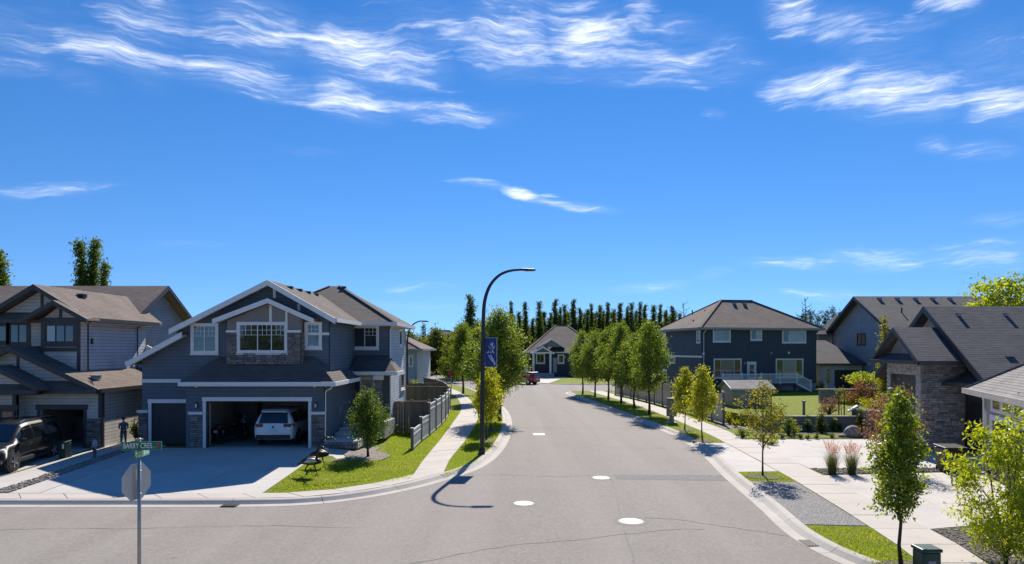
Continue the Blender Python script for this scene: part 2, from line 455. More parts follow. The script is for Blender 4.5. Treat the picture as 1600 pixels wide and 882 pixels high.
def m_concrete(name, c, stain=0.25):
    m, nt, b = new_mat(name)
    ob, uv = coords(nt)
    ri = nd(nt, 'ShaderNodeObjectInfo').outputs['Random']
    n1 = noise(nt, ob, 0.7, 6.0, 0.65); n2 = noise(nt, ob, 9.0, 5.0, 0.7); n3 = noise(nt, ob, 120.0, 2.0)
    col = ramp(nt, n1, [(0.3, sc(c, 0.88)), (0.7, sc(c, 1.08))])
    col = mixc(nt, nd(nt, 'ShaderNodeMapRange', {'Value': n2, 1: 0.5, 2: 0.8, 3: 0.0, 4: stain}).outputs[0], col, tuple(x * k for x, k in zip(c, (0.70, 0.66, 0.60))))
    col = mixc(nt, mth(nt, 'MULTIPLY', ri, 0.16), col, tuple(x * k for x, k in zip(c, (0.72, 0.69, 0.64))))
    col = mixc(nt, nd(nt, 'ShaderNodeMapRange', {'Value': n3, 1: 0.3, 2: 0.7, 3: 0.0, 4: 0.25}).outputs[0], col, sc(c, 0.78))
    setin(nt, b, base=col, rough=0.85, spec=0.25)
    bump(nt, b, mth(nt, 'ADD', n3, n2), 0.25, 0.008)
    return m
def m_grass(name, c1, c2, dry=(0.30, 0.25, 0.08)):
    m, nt, b = new_mat(name)
    ob, uv = coords(nt)
    n1 = noise(nt, ob, 0.35, 5.0, 0.6); n2 = noise(nt, ob, 2.3, 6.0, 0.7); n3 = noise(nt, ob, 38.0, 4.0, 0.8)
    col = ramp(nt, n2, [(0.25, c1), (0.75, c2)])
    col = mixc(nt, nd(nt, 'ShaderNodeMapRange', {'Value': n1, 1: 0.50, 2: 0.68, 3: 0.0, 4: 0.6}).outputs[0], col, dry)
    col = mixc(nt, nd(nt, 'ShaderNodeMapRange', {'Value': n3, 1: 0.3, 2: 0.7, 3: 0.65, 4: 0.0}).outputs[0], col, sc(c1, 0.4))
    setin(nt, b, base=col, rough=0.9, spec=0.12)
    bump(nt, b, mth(nt, 'ADD', n3, n2), 0.9, 0.05)
    return m
def m_gravel(name, cols, scale=16.0):
    m, nt, b = new_mat(name)
    ob, uv = coords(nt)
    v = nd(nt, 'ShaderNodeTexVoronoi', {'Vector': ob, 'Scale': scale})
    bw = nd(nt, 'ShaderNodeRGBToBW', {0: v.outputs['Color']}).outputs[0]
    col = ramp(nt, bw, [(0.15, cols[0]), (0.5, cols[1]), (0.85, cols[2])])
    col = mixc(nt, nd(nt, 'ShaderNodeMapRange', {'Value': v.outputs['Distance'], 1: 0.25, 2: 0.75, 3: 0.0, 4: 0.75}).outputs[0], col, sc(cols[0], 0.35))
    setin(nt, b, base=col, rough=0.85, spec=0.3)
    bump(nt, b, mth(nt, 'SUBTRACT', 1.0, v.outputs['Distance']), 1.0, 0.05)
    return m
def m_pieces(name, cols, rough=0.85, bs=18.0, bstr=0.6):
    """stones, boards: each object its own shade"""
    m, nt, b = new_mat(name)
    ob, uv = coords(nt)
    ri = nd(nt, 'ShaderNodeObjectInfo').outputs['Random']
    n = noise(nt, ob, bs * 0.3, 5.0, 0.65); n2 = noise(nt, ob, bs, 5.0, 0.7)
    k = len(cols)
    col = ramp(nt, ri, [(i / max(k - 1, 1), c) for i, c in enumerate(cols)])
    col = mixc(nt, nd(nt, 'ShaderNodeMapRange', {'Value': n, 1: 0.35, 2: 0.7, 3: 0.0, 4: 0.45}).outputs[0], col, sc(cols[0], 0.55))
    setin(nt, b, base=col, rough=rough, spec=0.25)
    bump(nt, b, n2, bstr, 0.02)
    return m
def m_wood(name, c, island=True):
    m, nt, b = new_mat(name)
    ob, uv = coords(nt)
    g = nd(nt, 'ShaderNodeNewGeometry')
    ri = g.outputs['Random Per Island']
    st = noise(nt, nd(nt, 'ShaderNodeMapping', {'Vector': ob, 'Scale': (14.0, 14.0, 0.8)}).outputs[0], 2.0, 5.0, 0.7)
    col = ramp(nt, ri, [(0.0, sc(c, 0.78)), (0.5, c), (1.0, tuple(x * k for x, k in zip(c, (1.22, 1.18, 1.12))))])
    col = mixc(nt, nd(nt, 'ShaderNodeMapRange', {'Value': st, 1: 0.35, 2: 0.7, 3: 0.0, 4: 0.6}).outputs[0], col, sc(c, 0.5))
    setin(nt, b, base=col, rough=0.85, spec=0.2)
    bump(nt, b, st, 0.4, 0.01)
    return m
def m_glass(name, c, ior=1.95):
    """window pane seen from outside: dark room behind, mirror-like double glazing"""
    m, nt, b = new_mat(name)
    ob, uv = coords(nt)
    ri = nd(nt, 'ShaderNodeObjectInfo').outputs['Random']
    n = noise(nt, ob, 0.9, 3.0)
    col = mixc(nt, mth(nt, 'MULTIPLY', ri, 0.8), c, sc(c, 0.35))
    setin(nt, b, base=col, rough=0.02, ior=ior, spec=0.5)
    bump(nt, b, n, 0.06, 0.05)
    return m
def m_leaf(name, cols, trans=0.45, gloss=0.25, tint=(1.5, 1.35, 0.5)):
    m, nt, b = new_mat(name)
    nt.nodes.remove(b)
    out = [n for n in nt.nodes if n.type == 'OUTPUT_MATERIAL'][0]
    ri = nd(nt, 'ShaderNodeNewGeometry').outputs['Random Per Island']
    ob, uv = coords(nt)
    big = noise(nt, ob, 1.1, 3.0)
    f = mth(nt, 'ADD', mth(nt, 'MULTIPLY', ri, 0.7), mth(nt, 'MULTIPLY', mth(nt, 'SUBTRACT', big, 0.35), 0.9), clamp=True)
    k = len(cols)
    col = ramp(nt, f, [(i / (k - 1), c) for i, c in enumerate(cols)])
    tcol = mixc(nt, 1.0, col, sc(tint, 1.35), 'MULTIPLY')
    d = nd(nt, 'ShaderNodeBsdfDiffuse', {'Color': col})
    t = nd(nt, 'ShaderNodeBsdfTranslucent', {'Color': tcol})
    mx = nd(nt, 'ShaderNodeMixShader', {0: trans, 1: d.outputs[0], 2: t.outputs[0]})
    g = nd(nt, 'ShaderNodeBsdfGlossy', {'Color': (1, 1, 1, 1), 'Roughness': 0.55})
    fz = nd(nt, 'ShaderNodeFresnel', {'IOR': 1.38}).outputs[0]
    mx2 = nd(nt, 'ShaderNodeMixShader', {0: mth(nt, 'MULTIPLY', fz, gloss * 0.35), 1: mx.outputs[0], 2: g.outputs[0]})
    nt.links.new(mx2.outputs[0], out.inputs[0])
    return m
def m_paint(name, c, flake=0.0):
    m, nt, b = new_mat(name)
    ob, uv = coords(nt)
    n = noise(nt, ob, 2.0, 5.0)
    setin(nt, b, base=ramp(nt, n, [(0.3, sc(c, 0.93)), (0.7, sc(c, 1.07))]), rough=0.4, spec=0.3, coat=0.55, metal=flake)
    b.inputs['Coat Roughness'].default_value = 0.04
    return m
def m_emit_print(name, c): return m_plain(name, c, 0.5)

M = {}
M['asphalt'] = m_asphalt()
M['patch'] = m_plain('asphalt_patch', (0.17, 0.165, 0.165), 0.9, var=0.3, scale=6.0, bumpy=0.6, bscale=80)
M['collar'] = m_plain('collar_asphalt', (0.215, 0.195, 0.178), 0.9, var=0.25, scale=9, bumpy=0.6, bscale=80)
M['tar'] = m_plain('crack_sealant', (0.13, 0.125, 0.12), 0.8, var=0.3, scale=8)
M['concrete'] = m_concrete('sidewalk_concrete', (0.56, 0.51, 0.465))
M['kerb'] = m_concrete('kerb_concrete', (0.52, 0.48, 0.43), 0.4)
M['drive'] = m_concrete('driveway_concrete', (0.60, 0.575, 0.54), 0.15)
M['drive_pale'] = m_concrete('pale_driveway_concrete', (0.575, 0.54, 0.505), 0.3)
M['aggregate'] = m_gravel('exposed_aggregate', [(0.36, 0.34, 0.33), (0.5, 0.48, 0.46), (0.66, 0.64, 0.62)], 30.0)
M['foundation'] = m_concrete('foundation_concrete', (0.36, 0.345, 0.33), 0.4)
M['block_wall'] = m_concrete('retaining_concrete', (0.30, 0.28, 0.265), 0.4)
M['grass'] = m_grass('lawn_grass', (0.175, 0.235, 0.020), (0.33, 0.38, 0.040), (0.40, 0.33, 0.11))
M['grass_far'] = m_grass('meadow_grass', (0.10, 0.15, 0.02), (0.22, 0.25, 0.04))
M['soil'] = m_gravel('bed_mulch', [(0.10, 0.085, 0.07), (0.19, 0.16, 0.14), (0.33, 0.29, 0.26)], 22.0)
M['gravel'] = m_gravel('bed_gravel', [(0.25, 0.21, 0.18), (0.42, 0.36, 0.31), (0.62, 0.57, 0.52)], 20.0)
M['river_rock'] = m_gravel('river_rock', [(0.16, 0.14, 0.12), (0.28, 0.25, 0.22), (0.45, 0.42, 0.38)], 9.0)
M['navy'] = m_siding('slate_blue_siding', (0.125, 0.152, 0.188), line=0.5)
M['navy_dark'] = m_siding('navy_siding', (0.070, 0.078, 0.096), line=0.5)
M['beige'] = m_siding('greige_siding', (0.62, 0.565, 0.505))
M['grey_blue'] = m_siding('grey_blue_siding', (0.34, 0.345, 0.375))
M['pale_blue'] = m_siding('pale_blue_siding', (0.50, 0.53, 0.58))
M['charcoal'] = m_siding('charcoal_siding', (0.055, 0.053, 0.055))
M['taupe'] = m_plain('taupe_panel', (0.24, 0.225, 0.22), 0.7)
M['trim'] = m_plain('white_trim', (0.80, 0.79, 0.78), 0.5, var=0.05)
M['trim_grey'] = m_plain('grey_trim', (0.30, 0.30, 0.31), 0.5, var=0.06)
M['soffit'] = m_plain('cream_soffit', (0.70, 0.63, 0.52), 0.7, var=0.05)
M['dark_trim'] = m_plain('dark_brown_trim', (0.045, 0.042, 0.045), 0.5, var=0.1)
M['black'] = m_plain('black_metal', (0.018, 0.018, 0.02), 0.4)
M['shingle'] = m_shingle('brown_shingles', (0.255, 0.208, 0.182))
M['shingle_mid'] = m_shingle('grey_brown_shingles', (0.185, 0.162, 0.150))
M['shingle_dark'] = m_shingle('charcoal_shingles', (0.175, 0.168, 0.172), (1.0, 1.0, 1.0))
M['shingle_grey'] = m_shingle('grey_shingles', (0.36, 0.335, 0.32), (1.0, 1.0, 1.0))
M['stone'] = m_pieces('ledge_stone', [(0.13, 0.12, 0.115), (0.25, 0.225, 0.21), (0.37, 0.335, 0.31), (0.19, 0.18, 0.18), (0.29, 0.25, 0.22)])
M['stone_grey'] = m_pieces('grey_ledge_stone', [(0.17, 0.165, 0.17), (0.34, 0.325, 0.32), (0.50, 0.48, 0.47), (0.25, 0.25, 0.265), (0.38, 0.35, 0.325)])
M['stone_pale'] = m_pieces('pale_ledge_stone', [(0.26, 0.25, 0.25), (0.48, 0.46, 0.44), (0.66, 0.63, 0.60), (0.36, 0.35, 0.35), (0.56, 0.52, 0.49)])  # brighter copy of the ledge stone, driveway bounce light put into its colour
M['mortar'] = m_plain('mortar', (0.10, 0.095, 0.09), 0.95)
M['glass'] = m_glass('window_glass', (0.020, 0.026, 0.032))
M['glass_blind'] = m_glass('window_glass_blind', (0.30, 0.33, 0.34), 1.9)
M['garage_dark'] = m_plain('charcoal_garage_door', (0.028, 0.031, 0.038), 0.55)
M['garage_brown'] = m_plain('brown_garage_door', (0.040, 0.034, 0.032), 0.55)
M['garage_grey'] = m_plain('taupe_garage_door', (0.06, 0.055, 0.053), 0.5)
M['drywall'] = m_plain('garage_drywall', (0.55, 0.48, 0.40), 0.9)
M['door'] = m_plain('front_door_paint', (0.42, 0.40, 0.37), 0.5)
M['vinyl'] = m_plain('grey_vinyl', (0.50, 0.51, 0.52), 0.5, var=0.06)
M['vinyl_dark'] = m_plain('grey_post', (0.12, 0.125, 0.13), 0.5)
M['composite'] = m_plain('taupe_fence_panel', (0.40, 0.37, 0.34), 0.75, var=0.08)
M['fence_wood'] = m_wood('weathered_fence_wood', (0.29, 0.215, 0.165))
M['rail_white'] = m_plain('white_rail', (0.80, 0.80, 0.80), 0.45, var=0.03)
M['deck_wood'] = m_plain('dark_deck', (0.05, 0.045, 0.045), 0.7)
M['galv'] = m_plain('galvanised_steel', (0.36, 0.38, 0.37), 0.42, metal=0.85, var=0.15, scale=9)
M['sign_back'] = m_plain('aluminium_sign_back', (0.50, 0.52, 0.52), 0.5, metal=0.5, var=0.08)
M['sign_green'] = m_plain('sign_green', (0.004, 0.16, 0.075), 0.45, var=0.08)
M['sign_teal'] = m_plain('sign_pale_green', (0.10, 0.42, 0.32), 0.45, var=0.08)
M['sign_white'] = m_plain('sign_white', (0.82, 0.84, 0.80), 0.5, var=0.03)
M['sign_red'] = m_plain('sign_red', (0.45, 0.06, 0.08), 0.5)
M['banner'] = m_plain('banner_blue', (0.012, 0.040, 0.20), 0.7, var=0.1)
M['banner_print'] = m_plain('banner_print', (0.45, 0.48, 0.66), 0.7, var=0.2, scale=14)
M['lamp_black'] = m_plain('lamp_pole_black', (0.020, 0.021, 0.024), 0.35)
M['lamp_glass'] = m_plain('lamp_lens', (0.55, 0.55, 0.52), 0.2)
M['manhole'] = m_plain('whitened_cover', (0.74, 0.72, 0.68), 0.6, var=0.12, scale=12, bumpy=0.4)
M['grate'] = m_plain('iron_grate', (0.06, 0.055, 0.05), 0.6, metal=0.4)
M['white_paint'] = m_plain('road_paint', (0.80, 0.79, 0.76), 0.8, var=0.12, scale=9)
M['bark'] = m_plain('grey_bark', (0.10, 0.080, 0.064), 0.9, var=0.35, scale=14, bumpy=0.8, bscale=40)
M['bark_dark'] = m_plain('dark_bark', (0.050, 0.040, 0.034), 0.9, var=0.3, scale=14, bumpy=0.8, bscale=40)
M['rubber'] = m_plain('tyre_rubber', (0.018, 0.018, 0.018), 0.8)
M['rim'] = m_plain('alloy_rim', (0.55, 0.56, 0.58), 0.28, metal=0.9)
M['chrome'] = m_plain('chrome', (0.75, 0.75, 0.76), 0.12, metal=1.0)
M['car_black'] = m_paint('black_car_paint', (0.006, 0.006, 0.008))
M['car_white'] = m_paint('white_car_paint', (0.80, 0.81, 0.83))
M['car_red'] = m_paint('red_car_paint', (0.42, 0.012, 0.018))
M['car_blue'] = m_paint('blue_car_paint', (0.02, 0.05, 0.16))
M['car_glass'] = m_glass('car_glass', (0.010, 0.013, 0.016), 1.9)
M['tail_red'] = m_plain('tail_lamp_red', (0.22, 0.004, 0.006), 0.3, coat=0.2)
M['head_lamp'] = m_plain('head_lamp', (0.62, 0.64, 0.66), 0.1, coat=1.0)
M['plate'] = m_plain('licence_plate', (0.62, 0.72, 0.78), 0.5)
M['plastic'] = m_plain('black_plastic', (0.022, 0.023, 0.024), 0.55)
M['bin_black'] = m_plain('bin_black', (0.014, 0.015, 0.016), 0.45)
M['bin_green'] = m_plain('bin_dark_green', (0.018, 0.05, 0.042), 0.5)
M['pedestal'] = m_plain('pedestal_green', (0.010, 0.055, 0.036), 0.45)
M['mailbox'] = m_plain('mailbox_taupe', (0.20, 0.185, 0.165), 0.6)
M['rock'] = m_plain('granite_boulder', (0.26, 0.25, 0.235), 0.9, var=0.35, scale=7, bumpy=0.8, bscale=14)
M['skin'] = m_plain('skin', (0.55, 0.27, 0.20), 0.6)
M['cloth_navy'] = m_plain('navy_coat', (0.075, 0.09, 0.13), 0.9)
M['cloth_blue'] = m_plain('light_blue_shirt', (0.32, 0.46, 0.58), 0.9)
M['cloth_dark'] = m_plain('dark_trousers', (0.085, 0.08, 0.085), 0.9)
M['hair'] = m_plain('dark_hair', (0.012, 0.010, 0.010), 0.7)
M['bird_dark'] = m_plain('dark_bronze', (0.035, 0.028, 0.024), 0.45, metal=0.5, var=0.4, scale=16)
M['bird_grey'] = m_plain('grey_sheet_metal', (0.42, 0.42, 0.44), 0.4, metal=0.5, var=0.25, scale=12)
M['amber'] = m_plain('copper_beak', (0.45, 0.22, 0.12), 0.45)

# ------------------------------------------------------------------ ground, road, kerbs, walks, driveways
LAND = 0.12
def V2(l, z=0.0): return [Vector((a, b, z)) for a, b in l]
def struct(o): o['kind'] = 'structure'; return o
def sroot(name):
    o = bpy.data.objects.new(name, None); COL.objects.link(o); o['kind'] = 'structure'; FRAME[o.name] = Matrix.Identity(4); return o

struct(MB().poly([(-1500, -300, -0.06), (1500, -300, -0.06), (1500, 2600, -0.06), (-1500, 2600, -0.06)]).build('ground', M['grass_far']))
struct(MB().poly([(-95, -8, 0), (95, -8, 0), (95, 150, 0), (-95, 150, 0)]).build('road', M['asphalt']))

left_line = catmull(V2([(-90, 21.5), (-60, 21.5), (-40, 21.5), (-20, 21.5), (-12, 21.5), (-8.4, 21.55), (-6.6, 21.8), (-5.1, 22.6), (-3.63, 24.1), (-2.44, 26.0), (-1.22, 28.8), (-0.47, 33.3), (-0.07, 39.5), (0, 46.4), (-0.25, 53.3), (-0.98, 61.3), (-2.7, 73.1), (-5.7, 87.5), (-10.6, 102), (-18, 116), (-32, 128), (-90, 140)]), 10)
right_line = catmull(V2([(90, 80), (40, 79.6), (16, 79.5), (9, 79.4), (6.6, 78.6), (5.95, 76.5), (6.2, 73), (7.0, 64), (8.1, 52), (8.9, 44), (9.25, 38), (8.9, 32), (8.25, 26.7), (7.75, 21.5), (7.42, 18.6), (7.5, 16.6), (8.0, 15.0), (9.2, 13.4), (12, 12.2), (20, 11.9), (90, 11.8)]), 10)
far_line = catmull(V2([(-90, 152), (-34, 142), (-20, 131), (-10, 118), (-3, 106), (1.5, 99), (6, 94.5), (10, 93), (16, 92.7), (40, 92.8), (90, 93)]), 10)

def land(name, line, closing, mat):
    e = offset2d(line, 0.56)
    pts = [(p.x, p.y, LAND) for p in e] + [(a, b, LAND) for a, b in closing]
    return struct(MB().poly(pts).build(name, mat))
land('lawn_left', left_line, [(-90, 140)], M['grass'])
land('lawn_right', right_line, [], M['grass'])
land('lawn_far', far_line, [(90, 420), (-90, 420)], M['grass'])

KERB_PROFILE = [(0.0, 0.006), (0.30, 0.014), (0.38, 0.07), (0.44, 0.115), (0.50, 0.135), (0.64, 0.138), (0.64, -0.04), (0.0, -0.04)]
def kerb(line, y_max, seg=3.0):
    root = sroot('kerb')
    pts = [p for p in line if p.y < y_max and abs(p.x) < 62]
    pts = resample(pts, 0.5)
    per = int(seg / 0.5); k = 0
    while k < len(pts) - 1:
        s = pts[max(0, k - 1):min(k + per + 2, len(pts))]
        e = min(k + per, len(pts) - 1)
        chunk = pts[k:e + 1]
        if len(chunk) < 2: break
        d0 = (chunk[1] - chunk[0]).normalized() * 0.008; d1 = (chunk[-1] - chunk[-2]).normalized() * 0.008
        base = [c.copy() for c in chunk]; base[0] += d0; base[-1] -= d1
        full = offset2d(pts, 1.0)
        nrm = [(full[k + i] - pts[k + i]) for i in range(len(chunk))]
        mb = MB(); rows = []
        for (d, z) in KERB_PROFILE + [KERB_PROFILE[0]]:
            rows.append([b + n * d + Vector((0, 0, z)) for b, n in zip(base, nrm)])
        mb.grid(rows)
        for i, sgn in ((0, 1), (len(base) - 1, -1)):
            cap = [r[i] for r in rows[:-1]]
            mb.poly(cap if sgn < 0 else cap[::-1])
        mb.build('kerb_segment', M['kerb'], root)
        k = e
gxs = [-75, -60, -45, -35] + [-28 + k * 1.0 for k in range(24)]; gys = [22.95, 23.3] + [24 + k for k in range(27)]
yk = lambda x, y: max(y, 23.0 + max(0.0, x + 9.0) * 0.6)
MBg = MB().grid([[Vector((x, yk(x, y), LAND + (.004 if x > -8.3 and y < 29.5 else -.035) + hz(x, y))) for x in gxs] for y in gys])
struct(MBg.build('lawn_slope', M['grass'], smooth=True))
def bed(name, pts, mat, h=0.02, z=LAND):
    mb = MB().prism([(x, y, z - 0.05) for x, y in pts], (0, 0, 0.05 + h)); mb.v = [(x, y, q + hz(x, y)) for x, y, q in mb.v]
    return struct(mb.build(name, mat))
kerb(left_line, 100.0); kerb(right_line, 79.0); kerb(far_line, 130.0, 6.0)

def slab_strip(root, L, R, step, z0, z1, mat, name='slab', gap=0.012):
    """slabs between two edge lines that run side by side"""
    n = max(2, int(round(sum((b - a).length for a, b in zip(L, L[1:])) / step)) + 1)
    tot = lambda l: sum((b - a).length for a, b in zip(l, l[1:]))
    L2 = resample(L, tot(L) / (n - 1)); R2 = resample(R, tot(R) / (n - 1))
    m = min(len(L2), len(R2))
    for i in range(m - 1):
        a, b, c, d = L2[i], R2[i], R2[i + 1], L2[i + 1]
        t = (d - a).normalized() * gap; u = (c - b).normalized() * gap
        w = RND.uniform(-0.004, 0.004)
        q = [a + t, b + u, c - u, d - t]
        MB().prism([(p.x, p.y, z0) for p in q], (0, 0, z1 - z0 + w)).build(name, mat, root, bevel=0.006)
def slab_quad(root, a, b, c, d, nu, nv, z0, z1, mat, name='slab', gap=0.008):
    """quad a-b (near edge) d-c (far edge) divided into nu x nv slabs"""
    a, b, c, d = [Vector((p[0], p[1], 0)) for p in (a, b, c, d)]
    f = lambda u, v: (a.lerp(b, u)).lerp(d.lerp(c, u), v)
    for i in range(nu):
        for j in range(nv):
            q = [f(i / nu, j / nv), f((i + 1) / nu, j / nv), f((i + 1) / nu, (j + 1) / nv), f(i / nu, (j + 1) / nv)]
            cen = sum(q, Vector()) / 4
            q = [p + (cen - p).normalized() * gap for p in q]
            w = RND.uniform(-0.003, 0.003); mb = MB().prism([(p.x, p.y, z0) for p in q], (0, 0, z1 - z0 + w))
            mb.v = [(x, y, z + (hz(x, y) if x < -5 else 0.0)) for x, y, z in mb.v]
            mb.build(name, mat, root)

# walk along the kerb on the near left, then the walk that leaves it and runs up the street
sw = sroot('sidewalk_left')
near = [p for p in resample(left_line, 0.5) if p.x > -62 and p.y < 26.6 and p.x < -2.0]
slab_strip(sw, offset2d(near, 1.42), offset2d(near, 0.65), 1.5, 0.10, 0.140, M['concrete'])
Ll = [G(x, y, LAND) for x, y in [(643, 747), (652, 733), (665, 715), (690, 685), (712, 655), (720, 642), (719, 630), (712, 620), (700, 612), (680, 604)]]
Lr = [G(x, y, LAND) for x, y in [(691.5, 742), (697, 730), (705, 715), (726, 690), (743, 663), (747, 648), (741, 633), (729, 620), (714, 611), (692, 603)]]
slab_strip(sw, catmull(Ll, 6), catmull(Lr, 6), 1.6, 0.10, 0.136, M['concrete'])
sr = sroot('sidewalk_right')
Rl = V2([(9.0, 14.0), (9.28, 15.5), (9.74, 18.33), (10.5, 26.0), (11.05, 35.4), (11.2, 40.7), (10.95, 53.1), (10.3, 63), (9.2, 74), (8.9, 78.6)])
Rr = V2([(10.5, 14.0), (10.8, 15.7), (11.25, 18.3), (12.05, 27.8), (12.55, 34.2), (12.75, 42.0), (12.45, 54), (11.8, 64), (10.7, 74.5), (10.4, 78.6)])
slab_strip(sr, catmull(Rl, 6), catmull(Rr, 6), 1.5, 0.10, 0.138, M['concrete'])

# driveways
d = sroot('driveway_centre')
slab_quad(d, (-15.9, 22.98), (-8.42, 22.98), (-8.42, 31.2), (-16.15, 31.2), 3, 4, 0.10, 0.131, M['drive'])
slab_quad(d, (-16.95, 22.98), (-15.92, 22.98), (-16.17, 32.0), (-17.07, 32.0), 1, 5, 0.10, 0.135, M['drive_pale'])
slab_quad(d, (-8.40, 28.2), (-7.2, 29.0), (-6.95, 31.06), (-8.40, 31.06), 1, 1, 0.10, 0.129, M['drive'])
d = sroot('driveway_left')
slab_quad(d, (-26.0, 22.98), (-19.1, 22.98), (-19.15, 31.0), (-27.0, 31.0), 3, 4, 0.10, 0.131, M['drive'])
slab_quad(d, (-19.08, 22.98), (-17.62, 22.98), (-17.62, 37.2), (-18.64, 37.2), 1, 8, 0.10, 0.136, M['drive_pale'])
ROCKS = [(-17.6, 22.98), (-16.97, 22.98), (-17.05, 26), (-17.09, 32), (-17.1, 37.2), (-17.6, 37.2), (-17.6, 32), (-17.6, 26)]
bed('rock_strip', ROCKS, M['river_rock'], .008)

d = sroot('driveway_right')
slab_quad(d, (12.08, 27.75), (24.5, 28.0), (24.5, 36.6), (12.68, 36.6), 5, 3, 0.10, 0.132, M['drive_pale'])
slab_quad(d, (8.85, 26.95), (10.55, 27.05), (11.02, 35.2), (9.63, 35.2), 1, 3, 0.10, 0.132, M['drive_pale'])
slab_quad(d, (11.22, 18.4), (15.6, 19.6), (18.6, 27.0), (11.92, 26.2), 3, 3, 0.10, 0.132, M['drive_pale'])
slab_quad(d, (8.06, 18.9), (9.76, 18.75), (10.36, 24.9), (8.68, 25.05), 1, 1, 0.10, 0.133, M['aggregate'])
d = sroot('driveway_far')
slab_quad(d, (2.2, 99.2), (5.2, 96.2), (9.2, 117), (5.0, 117.5), 1, 4, 0.10, 0.135, M['drive_pale'])

def oval(cx, cy, rx, ry, n=26, wob=0.08, seed=1):
    r = random.Random(seed); ph = r.uniform(0, 6)
    return [(cx + rx * math.cos(t) * (1 + wob * math.sin(3 * t + ph)), cy + ry * math.sin(t) * (1 + wob * math.cos(2 * t + ph))) for t in [2 * math.pi * k / n for k in range(n)]]
TREE_B = GS(575, 714)
bed('gravel_bed', oval(TREE_B.x - 0.1, TREE_B.y + 0.2, 0.95, 1.25, seed=2), M['gravel'])
bed('gravel_bed', [(-8.38, 27.9), (-7.15, 28.5), (-6.3, 29.3), (-6.3, 32.5), (-6.9, 32.5), (-7.1, 28.9)], M['gravel'], 0.012)
bed('planting_bed', [(12.1, 26.35), (18.3, 27.15), (19.4, 27.9), (12.15, 27.7)], M['soil'])
bed('planting_bed', [(11.27, 18.3), (13.2, 18.8), (13.6, 15), (13.2, 14.0), (10.65, 14.2), (10.85, 15.6)], M['soil'])
bed('planting_bed', [(13.4, 36.65), (21, 36.65), (21, 40.2), (14.2, 40.6)], M['soil'], 0.008)
bed('planting_bed', [(13.0, 37.0), (20.0, 37.1), (19.6, 38.6), (13.3, 38.7)], M['grass'], 0.03)
bed('planting_bed', [(12.95, 41.5), (14.9, 41.2), (15.4, 44.2), (13.1, 45.5)], M['gravel'], 0.015)
bed('tree_bed', oval(9.6, 26.0, 0.75, 0.55, seed=5), M['soil'])
bed('tree_bed', oval(8.75, 15.1, 0.8, 0.6, seed=6), M['soil'])
for k, (x, y) in enumerate([(10.3, 40.7), (10.07, 36.1)]): bed('tree_bed', oval(x, y, 0.55, 0.7, seed=8 + k), M['soil'])
bed('tree_bed', oval(-1.36, 36.4, 0.45, 0.8, seed=12), M['soil']); bed('tree_bed', oval(-1.26, 40.6, 0.45, 0.8, seed=13), M['soil'])

# road furniture laid in the asphalt
def cover(px, py, dia, label):
    c = G(px, py)
    o = thing('manhole_cover', label, 'manhole cover', c, 0, 'whitened covers in the road')
    MB().lathe(c, [(dia / 2 + 0.19, 0.001), (dia / 2 + 0.18, 0.003), (dia / 2 + 0.06, 0.0035)], 20).build('collar', M['collar'], o)
    MB().lathe(c, [(dia / 2 + 0.05, 0.003), (dia / 2 + 0.05, 0.006), (dia / 2 + 0.02, 0.008)], 32).build('ring', M['grate'], o)
    MB().lathe(c, [(dia / 2, 0.006), (dia / 2, 0.012), (dia / 2 - 0.02, 0.016), (0.05, 0.014)], 32).build('lid', M['manhole'], o)
    for q in (-.12, 0.0, .12): MB().box(c.x - .16 + abs(q) * .5, c.x + .16 - abs(q) * .5, c.y + q - .012, c.y + q + .012, .0165, .0185).build('lid_slot', M['galv'], o)
cover(818, 787, 0.62, 'white manhole cover farthest left, nearest the curved lamp shadow')
cover(986, 815, 0.66, 'largest, nearest white manhole cover in the road')
cover(939, 747, 0.62, 'white manhole cover at the left end of the dark asphalt patch')
c = G(842, 679)
tag(MB().box(c.x - 0.33, c.x + 0.33, c.y - 0.42, c.y + 0.42, 0.002, 0.010).build('utility_cover', M['manhole']), 'small white rectangular cover far up the road', 'utility cover')
q = [G(958, 742), G(1130, 743), G(1141, 752), G(965, 749)]
struct(MB().poly([(p.x, p.y, 0.004) for p in q[::-1]]).build('road_patch', M['patch']))
cr = sroot('road_crack')
def crack(pts, w):
    p = [G(x, y, 0.0) for x, y in pts]; p = resample(catmull(p, 6), 0.35)
    p = [a + Vector((RND.uniform(-.03, .03), RND.uniform(-.06, .06), 0)) for a in p]
    ws = [w * RND.uniform(0.35, 1.2) for _ in p]
    o1 = offset2d(p, 0.5); rows = [[], []]
    for a, b, k in zip(p, o1, ws):
        n = (b - a).normalized() * k
        rows[0].append(a + n + Vector((0, 0, 0.005))); rows[1].append(a - n + Vector((0, 0, 0.005)))
    MB().grid(rows).build('crack_line', M['tar'], cr)
crack([(610, 886), (642, 882), (752, 860), (807, 852), (882, 846), (970, 836), (1036, 829), (1102, 827)], 0.022)
crack([(1005, 809), (1055, 812), (1110, 820), (1157, 827), (1230, 838)], 0.02)
crack([(800, 743), (855, 745), (924, 744)], 0.02)
crack([(690, 744), (745, 742), (800, 743)], 0.018)
crack([(880, 640), (918, 666), (940, 692), (951, 725), (959, 755), (970, 805), (978, 838), (992, 879), (1004, 910)], 0.03)
crack([(800, 668), (880, 669), (980, 670)], 0.03)
crack([(950, 700), (1040, 701)], 0.02)
crack([(0, 828), (200, 826), (420, 822), (560, 826)], 0.012)
o = thing('storm_drain', 'black kerb inlet grate below the open garage driveway', 'drain', (-8.95, 21.7, 0), 0, 'street drains')
MB().box(-9.2, -8.7, 21.52, 21.85, 0.012, 0.03).build('frame', M['grate'], o)
